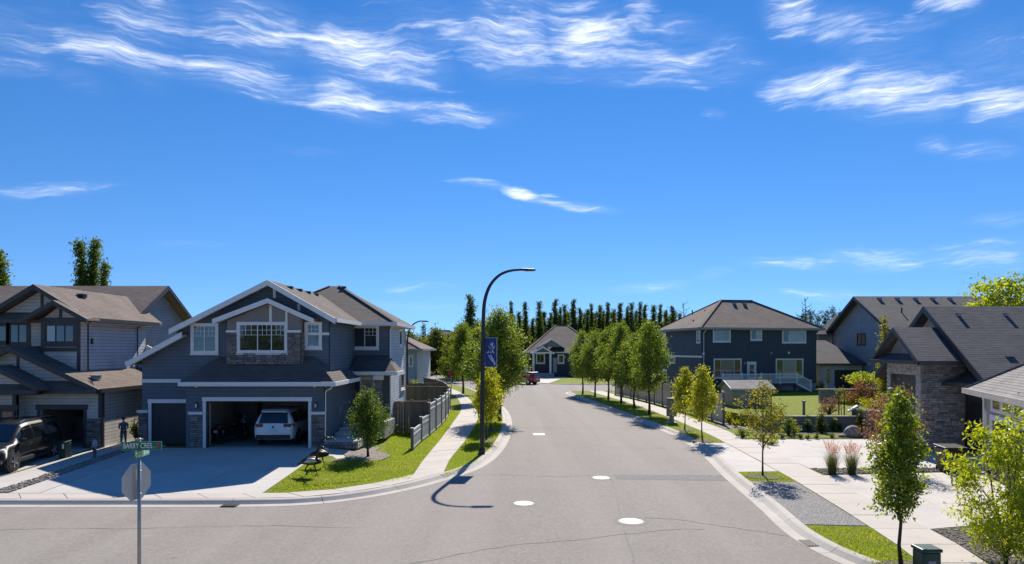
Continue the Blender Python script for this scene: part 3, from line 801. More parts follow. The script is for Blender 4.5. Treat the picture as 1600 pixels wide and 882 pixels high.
for k in range(5): MB().box(-9.16 + k * 0.09, -9.11 + k * 0.09, 21.5, 21.9, 0.03, 0.05).build('bar', M['grate'], o)
dc = G(1269, 850)
o = thing('storm_drain', 'iron gutter grate beside the lawn corner with the foreground tree', 'drain', dc, 0, 'street drains')
MB().box(dc.x - 0.24, dc.x + 0.24, dc.y - 0.3, dc.y + 0.3, 0.012, 0.022).build('frame', M['grate'], o)
for k in range(6): MB().box(dc.x - 0.2 + k * 0.072, dc.x - 0.16 + k * 0.072, dc.y - 0.26, dc.y + 0.26, 0.022, 0.034).build('bar', M['grate'], o)

# raised back yard behind the retaining wall
yard = [(15.0, 40.9), (40, 40.9), (44, 92), (17, 90), (14.6, 70), (14.0, 55), (14.0, 46)]
struct(MB().prism([(x, y, 0.05) for x, y in yard], (0, 0, 0.80)).build('raised_lawn', M['grass']))
w = thing('retaining_wall', 'low grey concrete retaining wall with shrubs along its foot', 'wall', (17.6, 40.6, LAND))
for k in range(5):
    MB().box(14.9 + k * 1.1, 14.9 + k * 1.1 + 1.095, 40.55, 40.9, 0.08, 0.93).build('wall_block', M['block_wall'], w)
MB().box(14.85, 20.45, 40.5, 40.95, 0.932, 0.99).build('coping', M['block_wall'], w)
w = thing('retaining_wall', 'taller stepped concrete planter wall next to the stone garage bay', 'wall', (22.0, 40.0, LAND))
for k in range(3): MB().box(20.5 + k * 1.0, 20.5 + k * 1.0 + 0.995, 39.6, 40.0, 0.08, 1.36).build('wall_block', M['block_wall'], w)
MB().box(20.46, 23.5, 39.55, 40.05, 1.362, 1.42).build('coping', M['block_wall'], w)
MB().box(20.6, 23.4, 40.05, 41.4, 0.1, 1.33).build('planter_soil', M['soil'], w)
w = thing('retaining_wall', 'grey concrete terrace wall behind the red shrub', 'wall', (27, 52, 0.85))
MB().box(23.5, 33, 52.0, 52.35, 0.8, 1.85).build('wall_panel', M['block_wall'], w)
MB().box(23.4, 33.1, 51.95, 52.4, 1.852, 1.92).build('coping', M['foundation'], w)

# short grass blades on the lawns that lie close
def blades(name, polys, dens, h=(0.035, 0.075), seed=3, z=LAND, holes=()):
    r = np.random.default_rng(seed); out = []
    def inside(pts, poly):
        x, y = pts[:, 0], pts[:, 1]; c = np.zeros(len(pts), bool); n = len(poly); j = n - 1
        for i in range(n):
            xi, yi = poly[i]; xj, yj = poly[j]
            c ^= ((yi > y) != (yj > y)) & (x < (xj - xi) * (y - yi) / (yj - yi + 1e-12) + xi); j = i
        return c
    for poly in polys:
        a = np.array(poly); lo, hi = a.min(0), a.max(0)
        n = int((hi - lo).prod() * dens)
        pts = r.uniform(lo, hi, (n, 2)); pts = pts[inside(pts, poly)]
        for hole in holes: pts = pts[~inside(pts, hole)]
        out.append(pts)
    p = np.concatenate(out); n = len(p)
    gz = z + np.array([hz(a, b) for a, b in p]) if p[:, 0].min() < -5 else np.full(n, z)
    an = r.uniform(0, 2 * np.pi, n); hh = r.uniform(h[0], h[1], n); w = r.uniform(0.006, 0.012, n)
    lean = r.normal(0, 0.45, (n, 2)) * hh[:, None]
    dx, dy = np.cos(an) * w, np.sin(an) * w
    v = np.empty((n, 3, 3))
    v[:, 0] = np.stack([p[:, 0] - dx, p[:, 1] - dy, gz], 1)
    v[:, 1] = np.stack([p[:, 0] + dx, p[:, 1] + dy, gz], 1)
    v[:, 2] = np.stack([p[:, 0] + lean[:, 0], p[:, 1] + lean[:, 1], gz + hh], 1)
    me = bpy.data.meshes.new(name)
    me.vertices.add(3 * n); me.vertices.foreach_set('co', v.ravel())
    me.loops.add(3 * n); me.loops.foreach_set('vertex_index', np.arange(3 * n, dtype=np.int32))
    me.polygons.add(n); me.polygons.foreach_set('loop_start', np.arange(0, 3 * n, 3, dtype=np.int32))
    me.update(calc_edges=True)
    me.materials.append(M['blade'])
    o = link(bpy.data.objects.new(name, me)); o['kind'] = 'stuff'
    return o
M['blade'] = m_leaf('grass_blade', [(0.15, 0.22, 0.010), (0.26, 0.34, 0.016), (0.42, 0.42, 0.05)], 0.5, 0.1, (1.3, 1.25, 0.5))
gp = lambda l: [(G(x, y, LAND).x, G(x, y, LAND).y) for x, y in l]
tag(blades('grass', [gp([(420, 771), (482, 718), (520, 712), (560, 716), (600, 715), (606, 690), (598, 668), (640, 664), (700, 640), (716, 645), (690, 684), (664, 715), (641, 750), (560, 760), (480, 768)])], 420, seed=3,
           holes=[oval(TREE_B.x - 0.1, TREE_B.y + 0.2, 0.95, 1.25, seed=2), [(-8.6, 27.6), (-7.15, 28.5), (-6.3, 29.3), (-6.3, 32.5), (-9.5, 32.5)], [(-20, 22), (-8.40, 22.0), (-8.40, 34), (-20, 34)], [(-20, 31), (-6.6, 31), (-6.6, 42), (-20, 42)]]), 'bright green front lawn between driveway, fence and walk', 'grass')
tag(blades('grass', [gp([(692, 746), (707, 716), (728, 690), (745, 663), (755, 640), (772, 642), (782, 660), (778, 685), (764, 706), (740, 725), (712, 737)])], 420, seed=4), 'grass verge round the lamp post', 'grass')
tag(blades('grass', [[(8.0, 18.7), (9.74, 18.5), (9.3, 15.6), (8.9, 13.8), (8.9, 14.2), (8.2, 15.4), (8.05, 16.6)], [(8.85, 25.15), (10.4, 25.05), (10.5, 26.9), (8.9, 26.85)]], 500, seed=5), 'grass strips between kerb and walk at the foreground trees', 'grass')
tag(blades('grass', [[(9.75, 35.4), (10.95, 35.5), (11.1, 41), (10.8, 54), (9.9, 64), (8.0, 64), (9.0, 52), (9.7, 43)]], 140, seed=6), 'grass strip under the row of street trees', 'grass')

# ------------------------------------------------------------------ house building kit
class Facade:
    """vertical plane: origin o, horizontal direction u, outward normal n (all in the frame the part is built in)"""
    def __init__(s, o, u, n): s.o, s.u, s.n = Vector(o), Vector(u).normalized(), Vector(n).normalized()
    def pt(s, u, z, d=0.0): return s.o + s.u * u + s.n * d + Vector((0, 0, z))
    def uz(s, px, py):
        k = (px - 800) / FPX
        u = (k * s.o.y - s.o.x) / (s.u.x - k * s.u.y)
        Y = s.o.y + u * s.u.y
        return u, PZ(py, Y)
    def rect(s, x0, y0, x1, y1):
        a = s.uz(x0, y0); b = s.uz(x1, y1)
        zt = (PZ(y0, s.o.y + a[0] * s.u.y) + PZ(y0, s.o.y + b[0] * s.u.y)) / 2
        zb = (PZ(y1, s.o.y + a[0] * s.u.y) + PZ(y1, s.o.y + b[0] * s.u.y)) / 2
        return min(a[0], b[0]), max(a[0], b[0]), zb, zt
    def box(s, mb, u0, u1, z0, z1, d0, d1):
        return mb.prism([s.pt(u0, z0, d0), s.pt(u1, z0, d0), s.pt(u1, z1, d0), s.pt(u0, z1, d0)], s.n * (d1 - d0))
    def wall(s, root, pts, mat, name='wall', t=0.16):
        return MB().prism([s.pt(u, z, 0) for u, z in pts], s.n * -t).build(name, mat, root)
    def board(s, root, u0, u1, z0, z1, mat, name='trim_board', d=0.035):
        return s.box(MB(), u0, u1, z0, z1, 0.002, d).build(name, mat, root)
def front(Y): return Facade((0, Y, 0), (1, 0, 0), (0, -1, 0))
def east(X): return Facade((X, 0, 0), (0, 1, 0), (1, 0, 0))
def west(X): return Facade((X, 0, 0), (0, 1, 0), (-1, 0, 0))

def window(root, fc, u0, u1, z0, z1, lights=(0.5,), trim=0.10, tm=None, fm=None, gm=None, bars=None, sill=True, base=0.0, name='window'):
    """casing, sash bars, one pane per light (sub-parts), glazing bars in the upper part of the lights where the photo shows them"""
    tm = tm or M['trim']; fm = fm or tm; gm = gm or M['glass']
    mb = MB(); t = trim; b = base + 0.002
    for (a0, a1, c0, c1) in ((u0 - t, u1 + t, z1, z1 + t), (u0 - t, u1 + t, z0 - t, z0), (u0 - t, u0, z0, z1), (u1, u1 + t, z0, z1)):
        fc.box(mb, a0, a1, c0, c1, b, b + 0.055)
    w = mb.build(name, tm, root)
    mb = MB(); s = 0.045
    cuts = [u0] + [u0 + (u1 - u0) * k for k in lights] + [u1]
    fc.box(mb, u0, u1, z1 - s, z1, b, b + 0.036); fc.box(mb, u0, u1, z0, z0 + s, b, b + 0.036)
    for k, c in enumerate(cuts):
        h = s if 0 < k < len(cuts) - 1 else s
        a0 = c if k == 0 else (c - s if k == len(cuts) - 1 else c - s / 2)
        fc.box(mb, a0, a0 + s, z0 + s, z1 - s, b, b + 0.038)
    mb.build('sash', fm, w)
    for k in range(len(cuts) - 1):
        g = gm[k % len(gm)] if isinstance(gm, (list, tuple)) else gm
        fc.box(MB(), cuts[k] + s * 0.5, cuts[k + 1] - s * 0.5, z0 + s, z1 - s, b, b + 0.012).build('pane', g, w)
        if bars and (bars[2] is None or k in bars[2]):
            mb = MB(); n, m = bars[0], bars[1]
            zt = z1 - s; zb = z1 - (z1 - z0) * 0.40; a, c = cuts[k] + s * 0.5, cuts[k + 1] - s * 0.5
            for i in range(1, n + 1): x = a + (c - a) * i / (n + 1); fc.box(mb, x - 0.010, x + 0.010, zb, zt, b + 0.013, b + 0.024)
            for j in range(m): z = zt - (zt - zb) * (j + 1) / m; fc.box(mb, a, c, z - 0.010, z + 0.010, b + 0.013, b + 0.0245)
            mb.build('glazing_bars', fm, w)
    if sill: fc.box(MB(), u0 - t - 0.03, u1 + t + 0.03, z0 - t - 0.05, z0 - t - 0.002, b, b + 0.085).build('sill', tm, w)
    return w

def roof_plane(root, pts, mat, t=0.14, name='roof'):
    return MB().prism([Vector(p) for p in pts], (0, 0, -t)).build(name, mat, root)
def fascia(root, p, q, mat, w=0.035, h=0.22, side=None, name='fascia', drop=0.0):
    return MB().beam(p, q, w, h, side, drop).build(name, mat, root)
def downspout(root, pts, mat, r=0.035): return MB().tube(pts, r, 6).build('downspout', mat, root)
def vent(root, p, mat=None, k=.85):
    p = Vector(p)
    o = MB().prism([p + Vector((-.2, -.2, -.18)) * k, p + Vector((.2, -.2, -.18)) * k, p + Vector((.2, .2, -.12)) * k, p + Vector((-.2, .2, -.12)) * k], (0, 0, 0.26 * k)).build('roof_vent', mat or M['dark_trim'], root)
    MB().box(p.x - .24 * k, p.x + .24 * k, p.y - .26 * k, p.y + .2 * k, p.z + .1 * k, p.z + .14 * k).build('vent_cap', M['trim_grey'], o)
    return o

def stone_mesh(name, mat, seed):
    r = random.Random(seed); mb = MB()
    a = [(-.5, -.5), (.5, -.5), (.5, .5), (-.5, .5)]
    lo = [(x, 0.0, z) for x, z in a]; hi = [(x * r.uniform(.86, .98), r.uniform(.7, 1.0), z * r.uniform(.78, .96)) for x, z in a]
    mb.v = lo + hi; mb.f = [(0, 1, 2, 3), (7, 6, 5, 4), (0, 4, 5, 1), (1, 5, 6, 2), (2, 6, 7, 3), (3, 7, 4, 0)]
    me = mb.mesh(name); me.materials.append(mat); return me
M['stone_pale_joined'] = m_wood('lit_ledge_stones', (0.42, 0.405, 0.39))  # joined stones in the brightened colour that carries the bounce light
STONES = {k: [stone_mesh('stone_' + k, M[k], 31 + i) for i in range(5)] for k in ('stone', 'stone_pale', 'stone_grey')}
def stonework(root, fc, u0, u1, z0, z1, kind='stone', holes=(), course=0.11, length=(0.2, 0.45), name='stone_cladding', seed=1, joined=False):
    """backing panel with every stone laid on it as a piece of its own"""
    r = random.Random(seed); mb = MB()
    xs = sorted({u0, u1, *[h[0] for h in holes], *[h[1] for h in holes]}); zs = sorted({z0, z1, *[h[2] for h in holes], *[h[3] for h in holes]})
    xs = [x for x in xs if u0 <= x <= u1]; zs = [z for z in zs if z0 <= z <= z1]
    for a, b in zip(xs, xs[1:]):
        for c, e in zip(zs, zs[1:]):
            if any(h[0] <= (a + b) / 2 <= h[1] and h[2] <= (c + e) / 2 <= h[3] for h in holes): continue
            fc.box(mb, a, b, c, e, 0.002, 0.05)
    panel = mb.build(name, M['mortar'], root)
    inv = FRAME[top_of(root).name].to_3x3()
    ul, nl = inv @ fc.u, inv @ fc.n
    jm = MB()
    nr = max(1, int(round((z1 - z0) / course))); hh = (z1 - z0) / nr
    rot = math.atan2(nl.y, nl.x) - math.pi / 2
    for i in range(nr):
        z = z0 + (i + 0.5) * hh; u = u0
        segs = [(u0, u1)]
        for h in holes:
            if h[2] < z < h[3]:
                new = []
                for a, b in segs:
                    if h[0] > a: new.append((a, min(b, h[0])))
                    if h[1] < b: new.append((max(a, h[1]), b))
                segs = [s for s in new if s[1] - s[0] > 0.05]
        for a, b in segs:
            u = a
            while u < b - 0.02:
                l = r.uniform(*length)
                if b - u - l < 0.16: l = b - u
                if joined:
                    dd = r.uniform(.075, .12); fc.box(jm, u + .006, u + l - .006, z - hh / 2 + .005, z + hh / 2 - .005, .045, dd); u += l; continue
                p = FRAME[top_of(root).name] @ site(fc.pt(u + l / 2, z, 0.045))
                place(r.choice(STONES[kind]), 'stone', panel, p, ((l - 0.012) * SITE, r.uniform(0.03, 0.075), (hh - 0.010) * SITE), (0, 0, rot))
                u += l
    if joined: tag(jm.build('stone', M[kind + '_joined'], panel), kind='stuff')
    return panel

def garage_door(root, fc, u0, u1, z0, z1, mat, rows=4, cols=4, d=-0.10, windows=False, name='garage_door'):
    o = fc.box(MB(), u0, u1, z0, z1, d - 0.05, d).build(name, mat, root)
    h = (z1 - z0) / rows; w = (u1 - u0) / cols
    for i in range(rows):
        fc.box(MB(), u0 + 0.01, u1 - 0.01, z0 + i * h + 0.012, z0 + (i + 1) * h - 0.012, d + 0.001, d + 0.018).build('door_section', mat, o)
        for j in range(cols):
            glass = windows and i == rows - 1
            fc.box(MB(), u0 + j * w + 0.09, u0 + (j + 1) * w - 0.09, z0 + i * h + 0.1, z0 + (i + 1) * h - 0.1, d + 0.018, d + 0.030).build('door_pane' if glass else 'door_panel', M['glass'] if glass else mat, o)
    return o
def wall_light(root, fc, u, z, mat=None):
    o = fc.box(MB(), u - 0.06, u + 0.06, z - 0.16, z + 0.12, 0.002, 0.10).build('wall_light', mat or M['black'], root)
    fc.box(MB(), u - 0.045, u + 0.045, z - 0.12, z + 0.06, 0.102, 0.13).build('lens', M['lamp_glass'], o)

Z0 = 0.10
# ------------------------------------------------------------------ centre-left house with the open double garage
def house_centre():
    h = thing('house', 'dark slate-blue two-storey house with white trim and open double garage', 'house', (-13.0, 34.5, LAND))
    YG, YW, YB = 33.6, 34.5, 34.1
    XR = -9.25
    fg, fw, fb = front(YG), front(YW), front(YB)
    gx0, gx1, gz = PX(322, YG), PX(482, YG), PZ(627, YG)
    xl = -16.05
    # garage block
    fg.wall(h, [(xl, Z0), (gx0, Z0), (gx0, 3.25), (xl, 3.25)], M['navy'])
    fg.wall(h, [(gx1, Z0), (XR, Z0), (XR, 3.25), (gx1, 3.25)], M['navy'])
    fg.wall(h, [(gx0, gz), (gx1, gz), (gx1, 3.25), (gx0, 3.25)], M['navy'])
    east(XR).wall(h, [(YG + 0.005, Z0), (40.2, Z0), (40.2, 6.45), (YW + .02, 6.45), (YW + .02, 3.25), (YG + 0.005, 3.25)], M['navy'])
    MB().box(-15.75, XR - 0.17, YG + .17, 39.9, 0.08, 0.135).build('garage_floor', M['foundation'], h)
    MB().box(-16.0, XR - 0.17, 39.9, 40.0, 0.1, 3.1).build('garage_back_wall', M['drywall'], h)
    MB().box(-16.0, -15.85, YG + .17, 39.9, 0.1, 3.1).build('garage_side_wall', M['drywall'], h)
    MB().box(-16.0, XR - 0.17, YG + .17, 40.0, 3.1, 3.18).build('garage_ceiling', M['drywall'], h)
    # raised door slung under the ceiling and its tracks
    d = MB().box(gx0 + .1, gx1 - .1, YG + 1.0, YG + 3.4, 2.62, 2.67).build('raised_garage_door', M['garage_dark'], h)
    for x in (gx0 + .06, gx1 - .06): MB().tube([(x, YG + .3, .2), (x, YG + .3, 2.3), (x, YG + .6, 2.6), (x, YG + 3.4, 2.66)], 0.025, 6).build('track', M['galv'], d)
    # big wall behind: bay with the single door, up to the rakes
    sx0, sx1, sz = PX(237, YW), PX(294, YW), PZ(630, YW)
    def rake_left(x): return 4.46 + .537 * (x + 18.95) - 0.17
    def rake_up(x): return (8.4 - .5 * (-12.15 - x) if x < -12.15 else 8.4 - .57 * (x + 12.15)) - 0.16
    xa = PX(222, YW)
    fw.wall(h, [(xa, Z0), (sx0, Z0), (sx0, sz), (sx1, sz), (sx1, Z0), (xl - .01, Z0), (xl - .01, 3.2), (XR, 3.2), (XR, rake_up(XR)), (-12.15, rake_up(-12.15)), (-16.9, rake_up(-16.9)), (-16.9, rake_left(-16.9)), (xa, rake_left(xa))], M['navy'])
    MB().box(xa, xa + .16, YW + .17, 46, Z0, rake_left(xa)).build('wall', M['navy'], h)
    garage_door(h, fw, sx0, sx1, Z0 + .03, sz, M['garage_dark'], 4, 4, -0.08, name='single_garage_door')
    # casings
    for (f, a, b, z, zb) in ((fw, sx0, sx1, sz, Z0), (fg, gx0, gx1, gz, Z0)):
        f.board(h, a - .18, b + .18, z, z + .19, M['trim'], 'door_casing', .05)
        f.board(h, a - .15, a, zb, z, M['trim'], 'door_casing', .045); f.board(h, b, b + .15, zb, z, M['trim'], 'door_casing', .045)
    fw.board(h, xa, PX(283, YW), 3.28, 3.46, M['trim'], 'band_board', .05)
    # stone piers with white caps
    zc = PZ(645, YW)
    for k, (f, a, b) in enumerate(((fw, PX(217, YW), sx0 - .19), (fg, PX(297, YG), gx0 - .16), (fg, gx1 + .16, XR + .03))):
        stonework(h, f, a, b, Z0, zc, 'stone', seed=3 + k, name='stone_pier')
        f.box(MB(), a - .04, b + .04, zc, zc + .13, 0.002, .14).build('pier_cap', M['trim'], h)
    stonework(h, east(XR), YG + .0, YG + .5, Z0, zc, 'stone', seed=9, name='stone_pier')
    for x in (PX(308, YG), PX(494, YG)): wall_light(h, fg, x, PZ(633, YG))
    for x in (PX(308, YG), PX(492, YG)): MB().lathe((x, YG - .08, PZ(604, YG)), [(.02, -.06), (.07, -.03), (.07, .05)], 10).build('flood_light', M['trim'], h)
    # skirt roof over the garage
    zf = 3.36; yf = 33.15
    A, B = Vector((-16.15, yf, zf)), Vector((-8.64, yf, zf)); C, D = Vector((-9.99, 34.5, 4.60)), Vector((-14.8, 34.5, 4.60))
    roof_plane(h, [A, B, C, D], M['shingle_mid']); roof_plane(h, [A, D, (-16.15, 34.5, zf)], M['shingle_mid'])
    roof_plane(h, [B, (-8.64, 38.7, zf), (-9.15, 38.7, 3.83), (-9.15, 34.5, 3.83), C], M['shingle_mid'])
    fascia(h, A + Vector((-.03, -.002, .02)), B + Vector((.03, -.002, .02)), M['trim'], .10, .20, (0, -1, 0), 'gutter')
    fascia(h, B + Vector((.002, -.08, .02)), Vector((-8.638, 38.56, zf + .02)), M['trim'], .09, .20, (1, 0, 0), 'gutter')
    MB().box(-16.1, -8.66, yf + .02, YG - .002, zf - .2, zf - .17).build('soffit', M['soffit'], h)
    MB().box(-9.24, -8.66, YG + .002, 38.6, zf - .2, zf - .17).build('soffit', M['soffit'], h)
    downspout(h, [(-8.7, 33.1, 3.2), (-8.85, 33.4, 3.05), (-9.15, 33.52, 2.9), (-9.17, 33.52, .2)], M['trim'])
    # projecting bay: stone below, panels above
    b0, b1, zb, zs = PX(355, YB), PX(470, YB), PZ(569, YB), PZ(520, YB)
    wr = fb.rect(374, 507, 446, 549)
    MB().prism([(b0, YB, zb - .3), (b1, YB, zb - .3), (b1, YB, 6.6), (-12.03, YB, 7.3), (b0, YB, 6.4)], (0, YW - YB - .002, 0)).build('bay', M['taupe'], h)
    stonework(h, fb, b0, b1, zb - .02, zs, 'stone', [(wr[0] - .1, wr[1] + .1, wr[2] - .12, 9)], seed=21, name='bay_stone')
    stonework(h, east(b1), YB, YW, zb - .1, zs, 'stone', seed=22, name='bay_stone')
    for (a, b) in ((b0, wr[0] - .11), (wr[1] + .11, b1)): fb.box(MB(), a - .02, b + .02, zs, zs + .12, .002, .11).build('band_board', M['trim'], h)
    window(h, fb, *wr, lights=(.40, .70), trim=.12, bars=(2, 2, None), base=.0)
    fb.board(h, PX(421, YB), PX(425, YB), wr[3] + .12, 7.15, M['trim'], 'gable_batten'); fb.board(h, PX(446, YB), PX(449.5, YB), wr[3] + .12, 6.85, M['trim'], 'gable_batten')
    ap = Vector((-12.03, 33.62, 7.48)); l = Vector((-14.75, 33.62, 6.45)); r = Vector((-9.75, 33.62, 6.47))
    back = Vector((0, 34.49 - 33.62, 0))
    roof_plane(h, [l, ap, ap + back, l + back], M['shingle_mid'], .1); roof_plane(h, [ap, r, r + back, ap + back], M['shingle_mid'], .1)
    fascia(h, l, ap, M['trim'], .05, .24, (0, -1, 0), 'bargeboard'); fascia(h, ap, r, M['trim'], .05, .24, (0, -1, 0), 'bargeboard')
    MB().beam(l, ap, .8, .03, (0, 1, 0), .12).build('soffit', M['soffit'], h); MB().beam(ap, r, .8, .03, (0, 1, 0), .12).build('soffit', M['soffit'], h)
    # main gable roof
    fy = 33.95
    ap = Vector((-12.15, fy, 8.42)); r = Vector((-8.78, fy, 6.5)); l = Vector((-17.05, fy, 5.97))
    bk = lambda p, y: Vector((p.x, y, p.z))
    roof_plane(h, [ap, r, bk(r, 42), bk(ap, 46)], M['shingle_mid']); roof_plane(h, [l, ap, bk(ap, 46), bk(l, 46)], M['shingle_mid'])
    fascia(h, l, ap, M['trim'], .06, .28, (0, -1, 0), 'bargeboard'); fascia(h, ap, r, M['trim'], .06, .28, (0, -1, 0), 'bargeboard')
    MB().beam(l, ap, .5, .03, (0, 1, 0), .16).build('soffit', M['soffit'], h); MB().beam(ap, r, .5, .03, (0, 1, 0), .16).build('soffit', M['soffit'], h)
    fascia(h, bk(r, fy) + Vector((.002, 0, .02)), bk(r, 39.7) + Vector((.002, 0, .02)), M['trim'], .09, .2, (1, 0, 0), 'gutter')
    l2 = Vector((-19.15, fy - .02, 4.35)); t2 = Vector((-16.4, fy - .02, 5.83))
    roof_plane(h, [l2, t2, bk(t2, 46), bk(l2, 46)], M['shingle_mid'])
    fascia(h, l2, t2, M['trim'], .06, .28, (0, -1, 0), 'bargeboard'); MB().beam(l2, t2, .5, .03, (0, 1, 0), .16).build('soffit', M['soffit'], h)
    fascia(h, l2 + Vector((0, 0, .02)), bk(l2, 46) + Vector((0, 0, .02)), M['trim'], .09, .2, (-1, 0, 0), 'gutter')
    for px, z0, z1 in ((429, 7.55, 8.1), (467, 6.85, 7.25)): fw.board(h, PX(px - 2, YW), PX(px + 2, YW), z0, z1, M['trim'], 'gable_batten')
    fw.board(h, b1 + .01, XR + .02, PZ(524, YW), PZ(520, YW), M['trim'], 'band_board', .05)
    window(h, fw, *fw.rect(302, 509, 338, 550), lights=(.5,), trim=.12, bars=(2, 2, None))
    window(h, fw, *fw.rect(480, 507, 499.5, 542), lights=(), trim=.12, bars=(2, 2, None))
    for y in (36.2, 37.8, 39.4, 41.0): vent(h, (-11.75, y, 8.22), M['dark_trim'], .6)
    # entry block with hip roof
    YE, XE = 40.2, -7.2
    fe = front(YE)
    fe.wall(h, [(-9.24, .9), (XE, .9), (XE, 6.5), (-9.24, 6.5)], M['navy'])
    east(XE).wall(h, [(YE + .002, Z0), (46.0, Z0), (46.0, 6.5), (YE + .002, 6.5)], M['pale_blue'])  # paler siding than the other walls: grazing sunlight put into the colour
    MB().box(-16.6, XE - .2, 45.85, 46.0, Z0, 6.5).build('wall', M['navy'], h)
    for x in (XE - .08,): MB().box(x, XE + .03, YE - .03, YE + .1, .9, 6.5).build('corner_board', M['navy'], h)
    ze = 6.52; e0, e1 = 39.65, 47.2
    c1, c2 = Vector((-6.75, e0, ze)), Vector((-6.75, e1, ze)); c3, c4 = Vector((-15.9, e1, ze)), Vector((-15.9, e0, ze))
    p1, p2 = Vector((-11.25, 44.6, 9.08)), Vector((-11.95, 44.6, 9.08))
    roof_plane(h, [c4, c1, p1, p2], M['shingle_mid']); roof_plane(h, [c1, c2, p1], M['shingle_mid']); roof_plane(h, [c2, c3, p2, p1], M['shingle_mid']); roof_plane(h, [c3, c4, p2], M['shingle_mid'])
    for a, b in ((c1, p1), (p2, c4)): MB().beam(a + Vector((0, 0, .03)), b + Vector((0, 0, .05)), .24, .05).build('hip_cap', M['shingle_mid'], h)
    fascia(h, Vector((-8.7, e0 - .002, ze + .02)), c1 + Vector((.05, -.002, .02)), M['trim'], .09, .2, (0, -1, 0), 'gutter')
    fascia(h, c1 + Vector((.002, -.05, .02)), c2 + Vector((.002, 0, .02)), M['trim'], .09, .2, (1, 0, 0), 'gutter')
    MB().box(-9.2, -6.78, e0 + .02, YE - .002, ze - .2, ze - .17).build('soffit', M['soffit'], h); MB().box(XE + .002, -6.78, YE, e1, ze - .2, ze - .17).build('soffit', M['soffit'], h)
    vent(h, (-10.9, 44.3, 8.95), None, .6)
    window(h, fe, *fe.rect(551, 512, 589, 543), lights=(.5,), trim=.12, bars=(2, 2, (1,)))
    fx = east(XE)
    for (a, b, c, d) in ((623.5, 517, 627.5, 539), (625.5, 585, 631, 607)):
        ra = fx.rect(a, c if False else b, c, d)
        window(h, fx, *ra, lights=(), trim=.09)
    downspout(h, [(-6.85, 39.7, 6.35), (-7.15, 40.1, 6.1), (-7.15, 40.13, 1.0)], M['trim']); downspout(h, [(-6.8, 46.1, 6.35), (-7.14, 45.9, 6.1), (-7.14, 45.9, .3)], M['trim_grey'])
    # porch: roof, stone column, door with sidelight, steps
    zp = 3.68; py = 38.6
    a, b = Vector((-9.18, py, zp)), Vector((-6.55, py, zp)); c, d = Vector((-7.45, YE - .01, 4.62)), Vector((-9.18, YE - .01, 4.62))
    roof_plane(h, [a, b, c, d], M['shingle_mid'], .1); roof_plane(h, [b, (-6.55, 40.9, zp), (-7.18, 40.9, 4.35), (-7.18, 40.25, 4.5), c], M['shingle_mid'], .1)
    fascia(h, a + Vector((0, -.002, .02)), b + Vector((.05, -.002, .02)), M['trim'], .09, .2, (0, -1, 0), 'gutter'); fascia(h, b + Vector((.002, -.05, .02)), Vector((-6.548, 40.9, zp + .02)), M['trim'], .09, .2, (1, 0, 0), 'gutter')
    MB().box(-9.2, -6.6, py + .02, YE - .01, zp - .2, zp - .14).build('porch_ceiling', M['soffit'], h)
    cx0, cx1 = PX(585.5, 39.0), PX(597.5, 39.0)
    MB().box(cx0 + .04, cx1 - .04, 38.84, 39.2, .5, 3.45).build('porch_column', M['mortar'], h)
    col = [o for o in h.children if o.name.startswith('porch_column')][-1]
    stonework(h, front(38.86), cx0, cx1, .9, 3.2, 'stone', seed=33, course=.15, length=(.3, .5), name='column_stone')
    MB().box(cx0 - .03, cx1 + .03, 38.76, 39.25, 3.21, 3.46).build('column_cap', M['trim'], h)
    MB().box(-9.2, -6.9, 37.0, YE - .002, .1, .92).build('porch_slab', M['foundation'], h)
    for k, (y, z) in enumerate(((33.45, .46), (35.4, .62), (36.3, .77))): MB().box(-9.2, -7.55, y, 37.0 if k else 35.4, .1, z).build('step', M['drive'], h)
    stonework(h, front(33.45), -9.2, -7.55, .12, .42, 'stone', seed=35, course=.15, name='step_stone')
    fe.board(h, PX(549.5, YE), PX(586, YE), .93, 3.36, M['trim'], 'door_frame', .03)
    dr = fe.box(MB(), PX(566, YE), PX(583, YE), .96, 3.15, .034, .06).build('front_door', M['door'], h)
    fe.box(MB(), PX(569, YE), PX(580, YE), 2.0, 2.95, .062, .07).build('door_glass', M['glass_blind'], dr); MB().lathe((PX(567.3, YE), YE - .1, 2.0), [(.03, -.02), (.035, 0), (.03, .02)], 8).build('handle', M['black'], dr)
    fe.box(MB(), PX(554, YE), PX(562.5, YE), .99, 3.15, .034, .05).build('sidelight', M['glass'], h)
    MB().tube([(-7.0, 37.1, .9), (-7.0, 37.1, 1.85)], .05, 6).build('rail_post', M['black'], h)
    MB().tube([(-7.0, 37.1, 1.8), (-7.0, 38.7, 1.8)], .03, 6).build('handrail', M['black'], h)
    fx2 = east(XR)
    fx2.box(MB(), 36.6, 36.75, 1.55, 1.9, .002, .06).build('meter_box', M['trim_grey'], h)
    return h
SITE = .93
house_centre()

